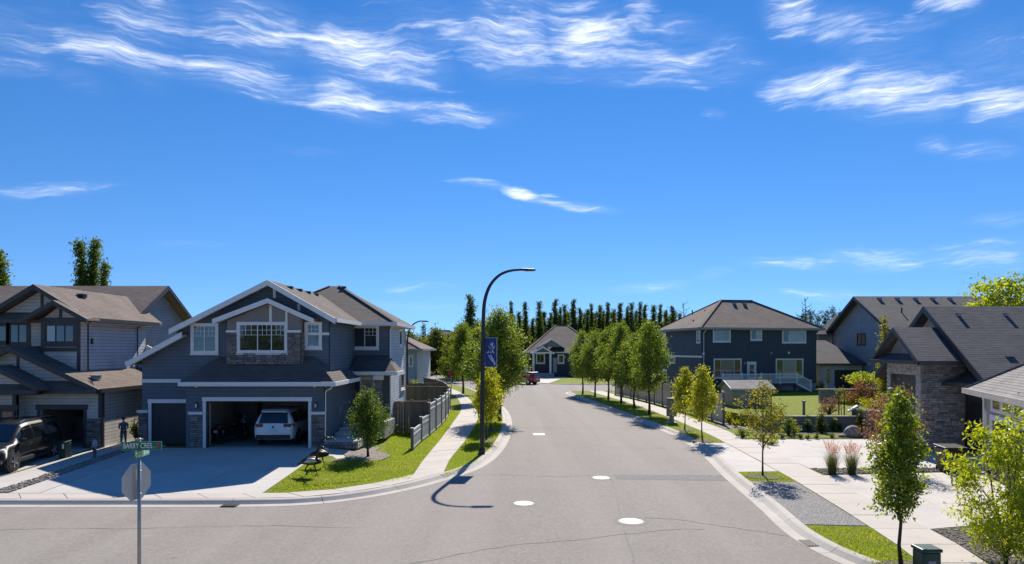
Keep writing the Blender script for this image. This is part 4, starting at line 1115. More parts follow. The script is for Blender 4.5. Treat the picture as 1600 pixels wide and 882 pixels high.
# ------------------------------------------------------------------ left house, beige with dark trim
def house_left():
    h = thing('house', 'beige two-storey house with dark trim and layered front gables', 'house', (-24.5, 35.0, LAND))
    Y = 33.6; f = front(Y); XS = -20.2; B = M['beige']; T = M['dark_trim']; S = M['shingle']
    gx0, gx1, gz = PX(63, Y), PX(131, Y), PZ(640, Y)
    for a, b, z0, z1 in ((-30, -28.0, Z0, 2.95), (-24.45, gx0, Z0, 2.95), (gx1, XS, Z0, 2.95), (gx0, gx1, gz, 2.95)): f.wall(h, [(a, z0), (b, z0), (b, z1), (a, z1)], B)
    east(XS).wall(h, [(Y + .002, Z0), (41, Z0), (41, 2.95), (Y + .002, 2.95)], B)
    f.board(h, gx0 - .2, gx1 + .2, gz, gz + .24, T, 'door_casing', .06); f.board(h, gx0 - .14, gx0, Z0, gz, T, 'door_casing', .05); f.board(h, gx1, gx1 + .14, Z0, gz, T, 'door_casing', .05)
    f.board(h, XS - .14, XS, 1.6, 2.94, T, 'corner_board', .05); east(XS).board(h, Y, Y + .16, Z0, 2.94, T, 'corner_board', .05)
    # left bay stands forward
    fl = front(33.0)
    lx0, lx1 = PX(-75, 33.0), PX(24, 33.0)
    fl.wall(h, [(lx1, Z0), (-23.95, Z0), (-23.95, 2.95), (lx1, 2.95)], B); fl.wall(h, [(-30, Z0), (lx0, Z0), (lx0, 2.95), (-30, 2.95)], B); fl.wall(h, [(lx0, 2.05), (lx1, 2.05), (lx1, 2.95), (lx0, 2.95)], B)
    east(-23.95).wall(h, [(33.002, Z0), (33.6, Z0), (33.6, 2.95), (33.002, 2.95)], B)
    fl.board(h, lx0 - .2, lx1 + .16, 2.05, 2.28, T, 'door_casing', .06); fl.board(h, lx1, lx1 + .12, Z0, 2.05, T, 'door_casing', .05)
    garage_door(h, fl, lx0, lx1, Z0 + .02, 2.05, M['garage_brown'], 4, 4, -.08, True)
    fl.board(h, -24.12, -23.95, 1.6, 2.94, T, 'corner_board', .05)
    stonework(h, fl, lx1 + .13, -23.95, Z0, 1.5, 'stone', seed=41, name='stone_pier'); stonework(h, f, -23.94, gx0 - .15, Z0, 1.5, 'stone', seed=42, name='stone_pier'); stonework(h, f, gx1 + .15, XS, Z0, 1.55, 'stone', seed=43, name='stone_pier')
    # open garage interior
    MB().box(gx0 - .8, XS - .17, Y + .17, 39.5, .08, .135).build('garage_floor', M['foundation'], h); MB().box(-24.3, XS - .17, 39.5, 39.6, .1, 2.9).build('garage_back_wall', M['drywall'], h)
    MB().box(-24.4, -24.3, Y + .17, 39.5, .1, 2.9).build('garage_side_wall', M['drywall'], h); MB().box(-24.4, XS - .17, Y + .17, 39.6, 2.8, 2.88).build('garage_ceiling', M['drywall'], h)
    # lower gable roof
    r0, re, le = Vector((-24.4, 33.1, 5.1)), Vector((-20.0, 33.1, 3.02)), Vector((-28.8, 33.1, 3.02))
    bk = lambda p, y: Vector((p.x, y, p.z))
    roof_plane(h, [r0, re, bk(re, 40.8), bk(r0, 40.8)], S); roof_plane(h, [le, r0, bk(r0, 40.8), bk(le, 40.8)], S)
    fascia(h, le, r0, T, .06, .26, (0, -1, 0), 'bargeboard'); fascia(h, r0, re, T, .06, .26, (0, -1, 0), 'bargeboard'); fascia(h, re + Vector((.002, 0, .02)), bk(re, 40.8) + Vector((.002, 0, .02)), T, .09, .18, (1, 0, 0), 'gutter')
    front(33.55).wall(h, [(-28.0, 3.3), (-20.8, 3.3), (-24.4, 4.95)], B, 'gable_wall'); front(33.55).board(h, PX(26.5, 33.55), PX(30.5, 33.55), 3.4, 4.8, T, 'gable_batten')
    roof_plane(h, [(-28.7, 32.95, 2.98), (-20.1, 32.95, 2.98), (-20.6, 33.53, 3.42), (-28.2, 33.53, 3.42)], S, .08, 'pent_roof'); fascia(h, (-28.7, 32.948, 3.0), (-20.05, 32.948, 3.0), T, .09, .18, (0, -1, 0), 'gutter')
    # small gable over the left bay
    ap, rr, ll = Vector((-24.55, 32.3, 4.22)), Vector((-22.35, 32.3, 3.12)), Vector((-26.75, 32.3, 3.12))
    roof_plane(h, [ap, rr, bk(rr, 33.5), bk(ap, 33.5)], S, .1); roof_plane(h, [ll, ap, bk(ap, 33.5), bk(ll, 33.5)], S, .1)
    fascia(h, ll, ap, T, .05, .22, (0, -1, 0), 'bargeboard'); fascia(h, ap, rr, T, .05, .22, (0, -1, 0), 'bargeboard')
    front(32.75).wall(h, [(-26.3, 3.25), (-22.8, 3.25), (-24.55, 4.08)], B, 'gable_wall'); roof_plane(h, [(-26.6, 32.25, 3.0), (-22.45, 32.25, 3.0), (-22.9, 32.72, 3.3), (-26.1, 32.72, 3.3)], S, .08, 'pent_roof'); fascia(h, (-26.6, 32.248, 3.02), (-22.4, 32.248, 3.02), T, .08, .16, (0, -1, 0), 'gutter')
    MB().box(-26.5, -22.6, 32.4, 33.0, 2.8, 2.86).build('soffit', T, h)
    # upper storey
    YU = 35.0; fu = front(YU); XU = -21.8
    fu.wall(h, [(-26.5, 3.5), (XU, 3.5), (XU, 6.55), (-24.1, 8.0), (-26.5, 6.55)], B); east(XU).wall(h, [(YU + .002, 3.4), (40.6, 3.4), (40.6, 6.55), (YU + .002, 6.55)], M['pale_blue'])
    ap, rr, ll = Vector((-24.1, 34.4, 8.25)), Vector((-21.25, 34.4, 6.53)), Vector((-26.95, 34.4, 6.53))
    roof_plane(h, [ap, rr, bk(rr, 41.5), bk(ap, 43)], S); roof_plane(h, [ll, ap, bk(ap, 43), bk(ll, 43)], S)
    fascia(h, ll, ap, T, .06, .26, (0, -1, 0), 'bargeboard'); fascia(h, ap, rr, T, .06, .26, (0, -1, 0), 'bargeboard'); fascia(h, rr + Vector((.002, 0, .02)), bk(rr, 41.0) + Vector((.002, 0, .02)), T, .09, .2, (1, 0, 0), 'gutter')
    MB().box(XU + .002, -21.28, 34.42, 41, 6.3, 6.33).build('soffit', M['soffit'], h)
    roof_plane(h, [(-27, 34.5, 6.45), (-23.7, 34.5, 6.45), (-23.7, 34.98, 6.85), (-26.6, 34.98, 6.85)], S, .08, 'pent_roof'); fascia(h, (-27, 34.498, 6.46), (-23.75, 34.498, 6.46), T, .08, .16, (0, -1, 0), 'gutter')
    fu.board(h, PX(64, YU), PX(68, YU), 6.9, 7.9, T, 'gable_batten')
    window(h, fu, *fu.rect(-22, 509, 11, 534), lights=(.5,), trim=.16, tm=T); window(h, fu, *fu.rect(15.5, 507, 43, 536), lights=(.5,), trim=.16, tm=T)
    fu.board(h, -26.5, -23.8, 4.95, 5.12, T, 'band_board', .04)
    # upper bay with small gable
    YB = 34.45; fb = front(YB); b0, b1 = -23.75, XU + .03
    MB().prism([(b0, YB, 3.6), (b1, YB, 3.6), (b1, YB, 6.45), (-22.77, YB, 7.2), (b0, YB, 6.45)], (0, YU - YB - .002, 0)).build('bay', B, h)
    window(h, fb, *fb.rect(72, 508, 116, 535), lights=(.35, .67), trim=.18, tm=T, gm=[M['glass_blind'], M['glass'], M['glass']])
    for a, b in ((b0, b0 + .14), (b1 - .16, b1)): fb.board(h, a, b, 3.7, 6.4, T, 'corner_board', .05)
    fb.board(h, b0, b1, 6.38, 6.56, T, 'band_board', .055); fb.board(h, b0 + .14, b1 - .16, 4.85, 5.05, T, 'band_board', .045)
    fb.board(h, -22.84, -22.70, 6.56, 7.1, T, 'gable_batten')
    ap, rr, ll = Vector((-22.77, 33.9, 7.4)), Vector((-21.1, 33.9, 6.48)), Vector((-24.44, 33.9, 6.48))
    roof_plane(h, [ap, rr, bk(rr, 34.95), bk(ap, 36.2)], S, .1); roof_plane(h, [ll, ap, bk(ap, 36.2), bk(ll, 35.0)], S, .1)
    fascia(h, ll, ap, T, .05, .24, (0, -1, 0), 'bargeboard'); fascia(h, ap, rr, T, .05, .24, (0, -1, 0), 'bargeboard')
    # main body, ridge across, gable end to the right
    XM = -22.8; fm = east(XM)
    fm.wall(h, [(40.5, 2.5), (47.7, 2.5), (47.7, 6.7), (44.1, 8.85), (40.5, 6.7)], M['grey_blue']); front(40.5).wall(h, [(-34, 2.5), (XM, 2.5), (XM, 6.8), (-34, 6.8)], B)
    e, r, b = Vector((-22.2, 39.95, 6.62)), Vector((-22.2, 44.1, 9.05)), Vector((-22.2, 48.25, 6.62))
    wx = lambda p: Vector((-36, p.y, p.z))
    roof_plane(h, [wx(e), e, r, wx(r)], S); roof_plane(h, [wx(r), r, b, wx(b)], S)
    for p, q in ((e, r), (r, b)): fascia(h, p, q, T, .06, .26, (1, 0, 0), 'bargeboard')
    window(h, fm, *fm.rect(206.5, 514, 221, 541), lights=(.5,), trim=.12, tm=T)
    front(40.7).wall(h, [(-21.8, 3.0), (-19.8, 3.0), (-19.8, 4.2), (-21.8, 5.2)], B)
    downspout(h, [(-21.3, 39.5, 6.4), (-21.72, 39.6, 6.2), (-21.72, 39.6, 3.8)], T); downspout(h, [(-20.05, 33.3, 2.9), (-20.12, 33.5, 2.7), (-20.12, 33.5, .2)], T)
    vent(h, (-23.3, 37.0, 7.85), M['bin_black']); vent(h, (-20.9, 34.3, 3.55), M['trim_grey'])
    wall_light(h, east(XU), 35.4, 5.4, M['bin_black'])
    MB().box(-23.9, -22.9, 37.4, 38.0, .14, 1.25).build('garage_shelf', M['trim_grey'], h)
    MB().box(-22.6, -21.6, 38.2, 38.9, .14, .95).build('garage_cabinet', M['foundation'], h)
    return h
house_left()
SITE = 1.0

# ------------------------------------------------------------------ simple box walls for houses seen on two sides
def block(root, x0, x1, y0, y1, z0, z1, mat):
    t = .15
    for a in ((x0, x1, y0, y0 + t), (x0, x1, y1 - t, y1), (x0, x0 + t, y0 + t + .001, y1 - t - .001), (x1 - t, x1, y0 + t + .001, y1 - t - .001)):
        MB().box(*a, z0, z1).build('wall', mat, root)
def hip_roof(root, x0, x1, y0, y1, z, rise, mat, fm, inset=None, xf=None, gutter=True, across=False):
    """hip roof with ridge along the longer side; xf places the points (house frame -> world)"""
    xf = xf or (lambda p: Vector(p))
    w, d = x1 - x0, y1 - y0
    if across: w = max(w, d)
    if w >= d: i = inset or d / 2; p, q = (x0 + i, (y0 + y1) / 2, z + rise), (x1 - i, (y0 + y1) / 2, z + rise)
    else: i = inset or w / 2; p, q = ((x0 + x1) / 2, y0 + i, z + rise), ((x0 + x1) / 2, y1 - i, z + rise)
    a, b, c, e = (x0, y0, z), (x1, y0, z), (x1, y1, z), (x0, y1, z)
    if w >= d: planes = [[a, b, q, p], [b, c, q], [c, e, p, q], [e, a, p]]; hips = [(a, p), (b, q), (c, q), (e, p), (p, q)]
    else: planes = [[a, b, p], [b, c, q, p], [c, e, q], [e, a, p, q]]; hips = [(a, p), (b, p), (c, q), (e, q), (p, q)]
    for pl in planes: roof_plane(root, [xf(v) for v in pl], mat)
    for s, t in hips: MB().beam(xf(s) + Vector((0, 0, .03)), xf(t) + Vector((0, 0, .05)), .26, .05).build('hip_cap', mat, root)
    cen = xf(((x0 + x1) / 2, (y0 + y1) / 2, z))
    if gutter:
        for s, t in ((a, b), (b, c), (c, e), (e, a)):
            s, t = xf(s), xf(t); m = (s + t) / 2 - cen; k = Vector((m.x, m.y, 0)).normalized() * .002
            MB().beam(s + k + Vector((0, 0, .02)), t + k + Vector((0, 0, .02)), .1, .2, m).build('gutter', fm, root)
    return xf(p), xf(q)

def house_navy():
    o = Vector((18.4, 66.0, 0)); th = math.radians(12.3); c, s = math.cos(th), math.sin(th)
    h = thing('house', 'dark navy two-storey house with hip roof and white-railed back deck', 'house', (18.4, 66.0, .85), th)
    xf = lambda p: Vector((o.x + p[0] * c - p[1] * s, o.y + p[0] * s + p[1] * c, p[2]))
    W, D, z0, z1 = 12.5, 9.0, .8, 6.95
    u, v = Vector((c, s, 0)), Vector((-s, c, 0))
    fr, fl = Facade(o, u, -v), Facade(o, v, -u); fb = Facade(xf((0, D, 0)), u, v); fe = Facade(xf((W, 0, 0)), v, u)
    N = M['navy_dark']
    fr.wall(h, [(0, 1.5), (W, 1.5), (W, z1), (0, z1)], N); fl.wall(h, [(.002, 1.5), (D, 1.5), (D, z1), (.002, z1)], N); fb.wall(h, [(0, 1.5), (W, 1.5), (W, z1), (0, z1)], N); fe.wall(h, [(.2, 1.5), (D - .2, 1.5), (D - .2, z1), (.2, z1)], N)
    for f, w in ((fr, W), (fl, D)): f.wall(h, [(.05, .5), (w - .05, .5), (w - .05, 1.498), (.05, 1.498)], M['foundation'], 'foundation', .3)
    hip_roof(h, -.55, W + .55, -.55, D + .55, 7.02, 3.05, M['shingle'], M['trim_grey'], xf=xf)
    MB().prism([xf((-.5, -.5, 6.8)), xf((W + .5, -.5, 6.8)), xf((W + .5, D + .5, 6.8)), xf((-.5, D + .5, 6.8))], (0, 0, .03)).build('soffit', M['trim_grey'], h)
    W_ = dict(trim=.09, tm=M['trim'])
    bl, g = M['glass_blind'], M['glass']
    window(h, fr, *fr.rect(1115, 515, 1140, 533.5), lights=(.5,), gm=[bl, bl], **W_); window(h, fr, *fr.rect(1173.5, 516, 1189, 531), lights=(.5,), gm=[g, bl], **W_); window(h, fr, *fr.rect(1223, 516.5, 1258, 535), lights=(.26, .68), gm=[g, bl, bl], **W_)
    window(h, fr, *fr.rect(1116, 562, 1157, 590), lights=(.24, .76), gm=[g, bl, g], **W_); window(h, fr, *fr.rect(1213, 562, 1253.5, 589.5), lights=(.25, .75), gm=[g, bl, g], **W_)
    r = fr.rect(1168.5, 567, 1180, 598)
    fr.board(h, r[0] - .1, r[1] + .1, 1.62, r[3] + .1, M['trim'], 'door_frame', .04); d = fr.box(MB(), r[0], r[1], 1.64, r[3], .042, .07).build('back_door', M['rail_white'], h); fr.box(MB(), r[0] + .16, r[1] - .16, 2.2, r[3] - .2, .072, .082).build('door_glass', g, d)
    MB().lathe(fr.pt(r[0] + .08, 2.5, .1), [(.03, -.02), (.035, 0), (.03, .02)], 8).build('handle', M['black'], d)
    window(h, fl, *fl.rect(1089.5, 514.5, 1094, 535), lights=(), **W_); window(h, fl, *fl.rect(1036.5, 515, 1040.5, 537), lights=(), **W_); window(h, fl, *fl.rect(1047, 559, 1055, 566.5), lights=(), **W_)
    window(h, fl, *fl.rect(1037, 579, 1042, 600), lights=(), **W_)
    z = fl.uz(1090, 557.5)[1]; fl.board(h, 0, D, z - .1, z + .08, M['trim'], 'band_board', .04)
    downspout(h, [fr.pt(.15, 6.8, .5), fr.pt(.12, 6.5, .06), fr.pt(.12, 1.0, .06)], M['trim'])
    downspout(h, [fe.pt(.3, 6.8, .4), fe.pt(.3, 6.5, .06), fe.pt(.3, 1.0, .06)], N)
    for px, py, m in ((1099, 553, 'trim'), (1106, 568, 'black'), (1163, 568, 'trim_grey'), (1205, 552, 'trim_grey'), (1232, 551.5, 'trim')):
        uu, zz = fr.uz(px, py); fr.box(MB(), uu - .1, uu + .1, zz - .1, zz + .1, .002, .07).build('wall_vent', M[m], h)
    for px in (1142, 1158): vent(h, xf(((px - 1126) / 13.7 + 4.5, 3.9, 9.75)), M['trim_grey'])
    vent(h, xf((9.0, 3.3, 9.0)), M['black'])
    for x in (1.2, 2.6): MB().tube([xf((x, 4.4, 8.5)), xf((x, 4.4, 9.0))], .06, 6).build('flue_pipe', M['black'], h)
    # deck with white rail, stairs to the right
    dk = MB().prism([xf((.7, -2.6, 1.45)), xf((8.5, -2.6, 1.45)), xf((8.5, -.01, 1.45)), xf((.7, -.01, 1.45))], (0, 0, .15)).build('deck', M['deck_wood'], h)
    for x in (.8, 3.3, 5.9, 8.3): MB().prism([xf((x, -2.5, .8)), xf((x + .14, -2.5, .8)), xf((x + .14, -2.36, .8)), xf((x, -2.36, .8))], (0, 0, .65)).build('deck_post', M['deck_wood'], dk)
    rl = MB().beam(xf((.7, -2.6, 2.62)), xf((8.5, -2.6, 2.62)), .08, .07).build('deck_rail', M['rail_white'], h)
    MB().beam(xf((.7, -2.6, 1.78)), xf((8.5, -2.6, 1.78)), .05, .06).build('bottom_rail', M['rail_white'], rl)
    for x in (.7, 2.7, 4.7, 6.7, 8.5): MB().tube([xf((x, -2.6, 1.6)), xf((x, -2.6, 2.72))], .075, 4).build('rail_post', M['rail_white'], rl)
    mb = MB()
    for k in range(75): x = .8 + k * 7.6 / 74; mb.beam(xf((x - .016, -2.6, 2.56)), xf((x + .016, -2.6, 2.56)), .03, .80)
    tag(mb.build('baluster', M['rail_white'], rl), kind='stuff')
    st = MB().beam(xf((8.5, -2.6, 2.62)), xf((10.0, -2.6, 1.9)), .08, .07).build('stair_rail', M['rail_white'], h)
    MB().beam(xf((8.5, -2.6, 1.72)), xf((10.0, -2.6, 1.0)), .06, .16).build('stringer', M['rail_white'], st)
    MB().tube([xf((10.0, -2.6, .85)), xf((10.0, -2.6, 2.0))], .075, 4).build('rail_post', M['rail_white'], st)
    mb = MB()
    for k in range(12): x = 8.62 + k * 1.32 / 11; zt = 2.56 - (x - 8.5) * .48; mb.beam(xf((x - .016, -2.6, zt)), xf((x + .016, -2.6, zt)), .03, .82)
    tag(mb.build('baluster', M['rail_white'], st), kind='stuff')
    for k in range(4): MB().prism([xf((8.5 + k * .36, -2.55, 1.36 - k * .17)), xf((8.9 + k * .36, -2.55, 1.36 - k * .17)), xf((8.9 + k * .36, -1.5, 1.36 - k * .17)), xf((8.5 + k * .36, -1.5, 1.36 - k * .17))], (0, 0, .06)).build('tread', M['deck_wood'], st)
house_navy()

def house_grey_gable():
    h = thing('house', 'blue-grey house with tall gable behind the navy house', 'house', (42, 70, .8))
    X, y0, y1 = 36.0, 64.5, 76.6; T, S = M['dark_trim'], M['shingle_dark']
    f = west(X); ym = 70.5
    f.wall(h, [(y0, .8), (y1, .8), (y1, 6.7), (ym, 10.0), (y0, 6.9)], M['grey_blue']); front(y0).wall(h, [(X, .8), (54, .8), (54, 6.9), (X, 6.9)], M['grey_blue'])
    n, r, b = Vector((35.3, 63.7, 6.75)), Vector((35.3, ym, 10.4)), Vector((35.3, 77.3, 6.6)); ex = lambda p, x: Vector((x, p.y, p.z))
    roof_plane(h, [n, ex(n, 55), ex(r, 51), r], S); roof_plane(h, [r, ex(r, 51), ex(b, 55), b], S); roof_plane(h, [ex(n, 55), ex(b, 55), ex(r, 51)], S)
    for p, q in ((n, r), (r, b)): fascia(h, p, q, T, .07, .34, (-1, 0, 0), 'bargeboard'); MB().beam(p, q, .7, .04, (1, 0, 0), .17).build('soffit', T, h)
    fascia(h, n + Vector((0, -.002, .02)), ex(n, 55) + Vector((0, -.002, .02)), T, .1, .2, (0, -1, 0), 'gutter')
    window(h, f, *f.rect(1340, 522, 1352, 538), lights=(.5,), trim=.08, tm=T)
    for px in (1374, 1402, 1430, 1457, 1484): vent(h, (PX(px, 69.8), 69.8, 10.08), M['trim_grey'])
    MB().tube([(PX(1409, 67), 67, 8.2), (PX(1409, 67), 67, 9.0)], .07, 6).build('flue_pipe', T, h)
    # low wings to the left
    block(h, 31.6, 35.9, 70, 79, .8, 3.5, M['beige'])
    a, b_, c, d = Vector((31.0, 69.4, 3.5)), Vector((36.1, 69.4, 3.5)), Vector((34.2, 74.5, 5.9)), Vector((31.0, 74.5, 5.9))
    roof_plane(h, [a, b_, c, d], S); roof_plane(h, [b_, (36.1, 74.5, 3.5), c], S); fascia(h, a, b_, T, .1, .2, (0, -1, 0), 'gutter')
    front(70).box(MB(), PX(1304, 70), PX(1341, 70), .85, 2.8, .002, .05).build('opening_shade_panel', M['bin_black'], h)  # black panel on the wall face, painted shade in place of a real opening
    front(70).box(MB(), PX(1292, 70), PX(1297, 70), 1.5, 2.9, .002, .05).build('window', M['glass'], h)
    front(76.8).wall(h, [(34.4, 3), (36, 3), (36, 6.6), (34.4, 6.6)], M['grey_blue']); roof_plane(h, [(33.9, 76.2, 6.6), (37.2, 76.2, 6.6), (39.5, 80.5, 9.0), (38.2, 80.5, 9.0)], S)
house_grey_gable()

def house_stone():
    h = thing('house', 'house with stone garage bay and charcoal shingle roofs', 'house', (21.5, 33.6, LAND))
    T, S = M['dark_trim'], M['shingle_dark']
    bx0, bx1, y0, y1 = 19.4, 21.5, 32.3, 35.15
    fc, fw = front(y0), west(bx0)
    dr = fw.rect(1436, 588, 1400, 700); d0, d1, dz = 32.72, 34.78, 3.72
    for a, b, c, e in ((y0, d0, Z0, 4.35), (d1, y1, Z0, 4.35), (d0, d1, dz, 4.35)): fw.wall(h, [(a, c), (b, c), (b, e), (a, e)], M['mortar'])
    fc.wall(h, [(bx0 + .002, Z0), (bx1 + .3, Z0), (bx1 + .3, 4.35), (bx0 + .002, 4.35)], M['mortar']); front(y1).wall(h, [(bx0, Z0), (bx1, Z0), (bx1, 4.35), (bx0, 4.35)], M['mortar'])
    stonework(h, fc, bx0 - .06, bx1 - .1, Z0, 4.34, 'stone_grey', seed=51, course=.105, length=(.2, .42), name='stone_wall')
    stonework(h, fw, y0 - .05, y1, Z0, 4.34, 'stone_pale', [(d0 - .06, d1 + .06, 0, dz + .06)], seed=52, course=.10, length=(.14, .34), name='stone_wall', joined=True)  # same stone as the front, painted lighter for light bounced off the driveway
    garage_door(h, fw, d0, d1, Z0 + .02, dz, M['garage_grey'], 6, 3, -.12)
    fw.board(h, d0 - .08, d1 + .08, dz, dz + .1, T, 'door_casing', .08)
    wall_light(h, fw, 32.55, 2.6)
    ym = (y0 + y1) / 2
    e0, rg, e1 = Vector((18.65, 31.3, 4.42)), Vector((18.85, ym, 6.05)), Vector((18.85, 35.7, 4.5)); ex = lambda p, x: Vector((x, p.y, p.z))
    roof_plane(h, [e0, ex(e0, 21.9), ex(rg, 22.6), rg], S); roof_plane(h, [rg, ex(rg, 22.6), ex(e1, 22.6), e1], S)
    for p, q in ((e0, rg), (rg, e1)): fascia(h, p, q, T, .06, .2, (-1, 0, 0), 'bargeboard')
    fascia(h, e0 + Vector((0, -.002, .02)), ex(e0, 21.9) + Vector((0, -.002, .02)), T, .1, .2, (0, -1, 0), 'gutter'); MB().box(18.9, 21.9, 31.8, y0 - .08, 4.28, 4.32).build('soffit', T, h)
    west(19.3).wall(h, [(y0, 4.5), (y1, 4.5), (ym, 5.85)], M['taupe'], 'gable_wall')
    roof_plane(h, [(18.75, 31.75, 4.42), (18.75, 35.7, 4.42), (19.28, 35.5, 4.75), (19.28, 31.95, 4.75)], S, .08, 'pent_roof'); fascia(h, (18.748, 31.7, 4.44), (18.748, 35.7, 4.44), T, .08, .16, (-1, 0, 0), 'gutter')
    # main body
    X, ya, yb, yr = 21.5, 30.6, 38.7, 34.7
    f = west(X); f.wall(h, [(ya, Z0), (yb, Z0), (yb, 3.8), (yr, 6.95), (ya, 3.7)], M['beige']); front(ya).wall(h, [(X, Z0), (40, Z0), (40, 3.6), (X, 3.6)], M['charcoal'])
    n, r, b = Vector((20.45, 29.3, 3.45)), Vector((20.95, yr, 7.15)), Vector((20.95, 39.3, 3.55))
    roof_plane(h, [n, ex(n, 42), ex(r, 42), r], S); roof_plane(h, [r, ex(r, 42), ex(b, 42), b], S)
    for p, q in ((n, r), (r, b)): fascia(h, p, q, T, .06, .3, (-1, 0, 0), 'bargeboard'); MB().beam(p, q, .5, .04, (1, 0, 0), .17).build('soffit', T, h)
    f.box(MB(), ya, y0 - .01, Z0, 3.3, .002, .05).build('entry_wall', M['charcoal'], h); dd = f.box(MB(), 31.0, 31.95, Z0 + .1, 2.5, .052, .09).build('entry_door', M['black'], h); MB().lathe((X - .13, 31.85, 1.2), [(.03, -.02), (.035, 0), (.03, .02)], 8).build('handle', M['chrome'], dd)
    a, b_ = Vector((20.4, 30.0, 3.42)), Vector((20.4, y0 - .05, 3.42)); roof_plane(h, [a, b_, (21.45, y0 - .05, 3.95), (21.45, 30.0, 3.95)], S, .1, 'pent_roof'); fascia(h, a + Vector((-.002, 0, .02)), b_ + Vector((-.002, 0, .02)), T, .09, .18, (-1, 0, 0), 'gutter')
    downspout(h, [(21.45, 31.7, 4.3), (21.42, 32.1, 4.1), (21.42, 32.2, 3.9), (21.35, 32.2, .2)], T, .045)
    for px, Y in ((1497, 34.0), (1571, 34.0)): vent(h, (PX(px, Y), Y, 6.70), M['trim_grey'], .42)
    vent(h, (PX(1573, 31.2), 31.2, 4.55), M['trim_grey'])
house_stone()

def house_right_edge():
    h = thing('house', 'grey-trimmed garage house with pale shingle hip roof cut off at the picture edge', 'house', (18.5, 24.0, LAND))
    o = Vector((17.9, 27.0, 0)); d = Vector((-.354, -.935, 0)).normalized(); i = Vector((-d.y, d.x, 0))
    if i.x < 0: i = -i
    xf = lambda p: Vector((o.x + d.x * p[0] + i.x * p[1], o.y + d.y * p[0] + i.y * p[1], p[2]))
    hip_roof(h, 0, 14, 0, 9, 3.43, 2.9, M['shingle_grey'], M['composite'], xf=xf)
    fo = xf((0, .55, 0)); f = Facade(fo, d, -i)
    f.wall(h, [(.5, Z0), (1.5, Z0), (1.5, 2.35), (.5, 2.35)], M['trim_grey']); f.wall(h, [(.5, 2.35), (13.5, 2.35), (13.5, 3.3), (.5, 3.3)], M['trim_grey']); f.wall(h, [(6.4, Z0), (13.5, Z0), (13.5, 2.35), (6.4, 2.35)], M['trim_grey'])
    Facade(xf((.5, .55, 0)), i, -d).wall(h, [(.17, Z0), (8, Z0), (8, 3.3), (.17, 3.3)], M['trim_grey'])
    MB().prism([xf((.05, .05, 3.2)), xf((13.9, .05, 3.2)), xf((13.9, 8.9, 3.2)), xf((.05, 8.9, 3.2))], (0, 0, .03)).build('soffit', M['soffit'], h)
    garage_door(h, f, 1.5, 6.4, Z0 + .02, 2.35, M['garage_grey'], 4, 4, -.08, True)
    f.board(h, 1.3, 6.6, 2.35, 2.55, M['trim'], 'door_casing', .05); f.board(h, 1.32, 1.5, Z0, 2.35, M['trim'], 'door_casing', .045)
    for k in range(4): window(h, f, 1.55 + k * 1.2, 2.55 + k * 1.2, 2.74, 3.12, lights=(), trim=.07, tm=M['trim'], sill=False)
    stonework(h, f, .5, 1.3, Z0, 1.4, 'stone', seed=61, name='stone_pier')
    downspout(h, [f.pt(.6, 3.2, .1), f.pt(.6, 3.0, .06), f.pt(.6, .2, .06)], M['trim'])
house_right_edge()

def house_far_centre():
    h = thing('house', 'far grey bungalow with two small porch gables at the street end', 'house', (9, 120, LAND))
    Y = 119; f = front(Y); x0, x1 = 2.9, 15.5; N = M['charcoal']
    block(h, x0, x1, Y, 135, .1, 4.3, N)
    hip_roof(h, x0 - .7, x1 + .7, Y - .8, 135.8, 4.4, 5.0, M['shingle'], M['trim'], 6.0, across=True)
    for (ax, az, hw, yy) in ((PX(862, 117), PZ(529, 117), 2.4, 117.2), (PX(848.5, 116), PZ(541, 116), 1.9, 116.2)):
        ap, l, r = Vector((ax, yy, az)), Vector((ax - hw, yy, az - hw * .62)), Vector((ax + hw, yy, az - hw * .62)); bk = lambda p: Vector((p.x, 121, p.z))
        roof_plane(h, [l, ap, bk(ap), bk(l)], M['shingle_grey']); roof_plane(h, [ap, r, bk(r), bk(ap)], M['shingle_grey'])
        fascia(h, l, ap, M['trim'], .08, .3, (0, -1, 0), 'bargeboard'); fascia(h, ap, r, M['trim'], .08, .3, (0, -1, 0), 'bargeboard')
        front(yy + .4).wall(h, [(ax - hw + .3, az - hw * .62), (ax + hw - .3, az - hw * .62), (ax, az - .2)], M['taupe'], 'gable_wall')
    for px in (833.5, 860): MB().box(PX(px - 1.6, 116.3), PX(px + 1.6, 116.3), 116.2, 116.6, .1, 4.3).build('porch_column', M['trim'], h)
    MB().box(PX(829, 116), PX(866, 116), 116, 119, 4.15, 4.4).build('porch_beam', M['trim'], h); MB().box(PX(829, 116), PX(866, 116), 116, 119, .1, .8).build('porch_slab', M['foundation'], h)
    window(h, f, *f.rect(839, 554, 850, 567), lights=(.5,), trim=.2); window(h, f, *f.rect(873, 556, 880, 567), lights=(), trim=.2)
    f.box(MB(), PX(864, Y), PX(870, Y), .85, 3.4, .002, .08).build('front_door', M['door'], h)
    MB().box(x0 - 3.6, x0 - .1, 118, 118.2, .1, 2.0).build('side_gate', M['rail_white'], h)
house_far_centre()

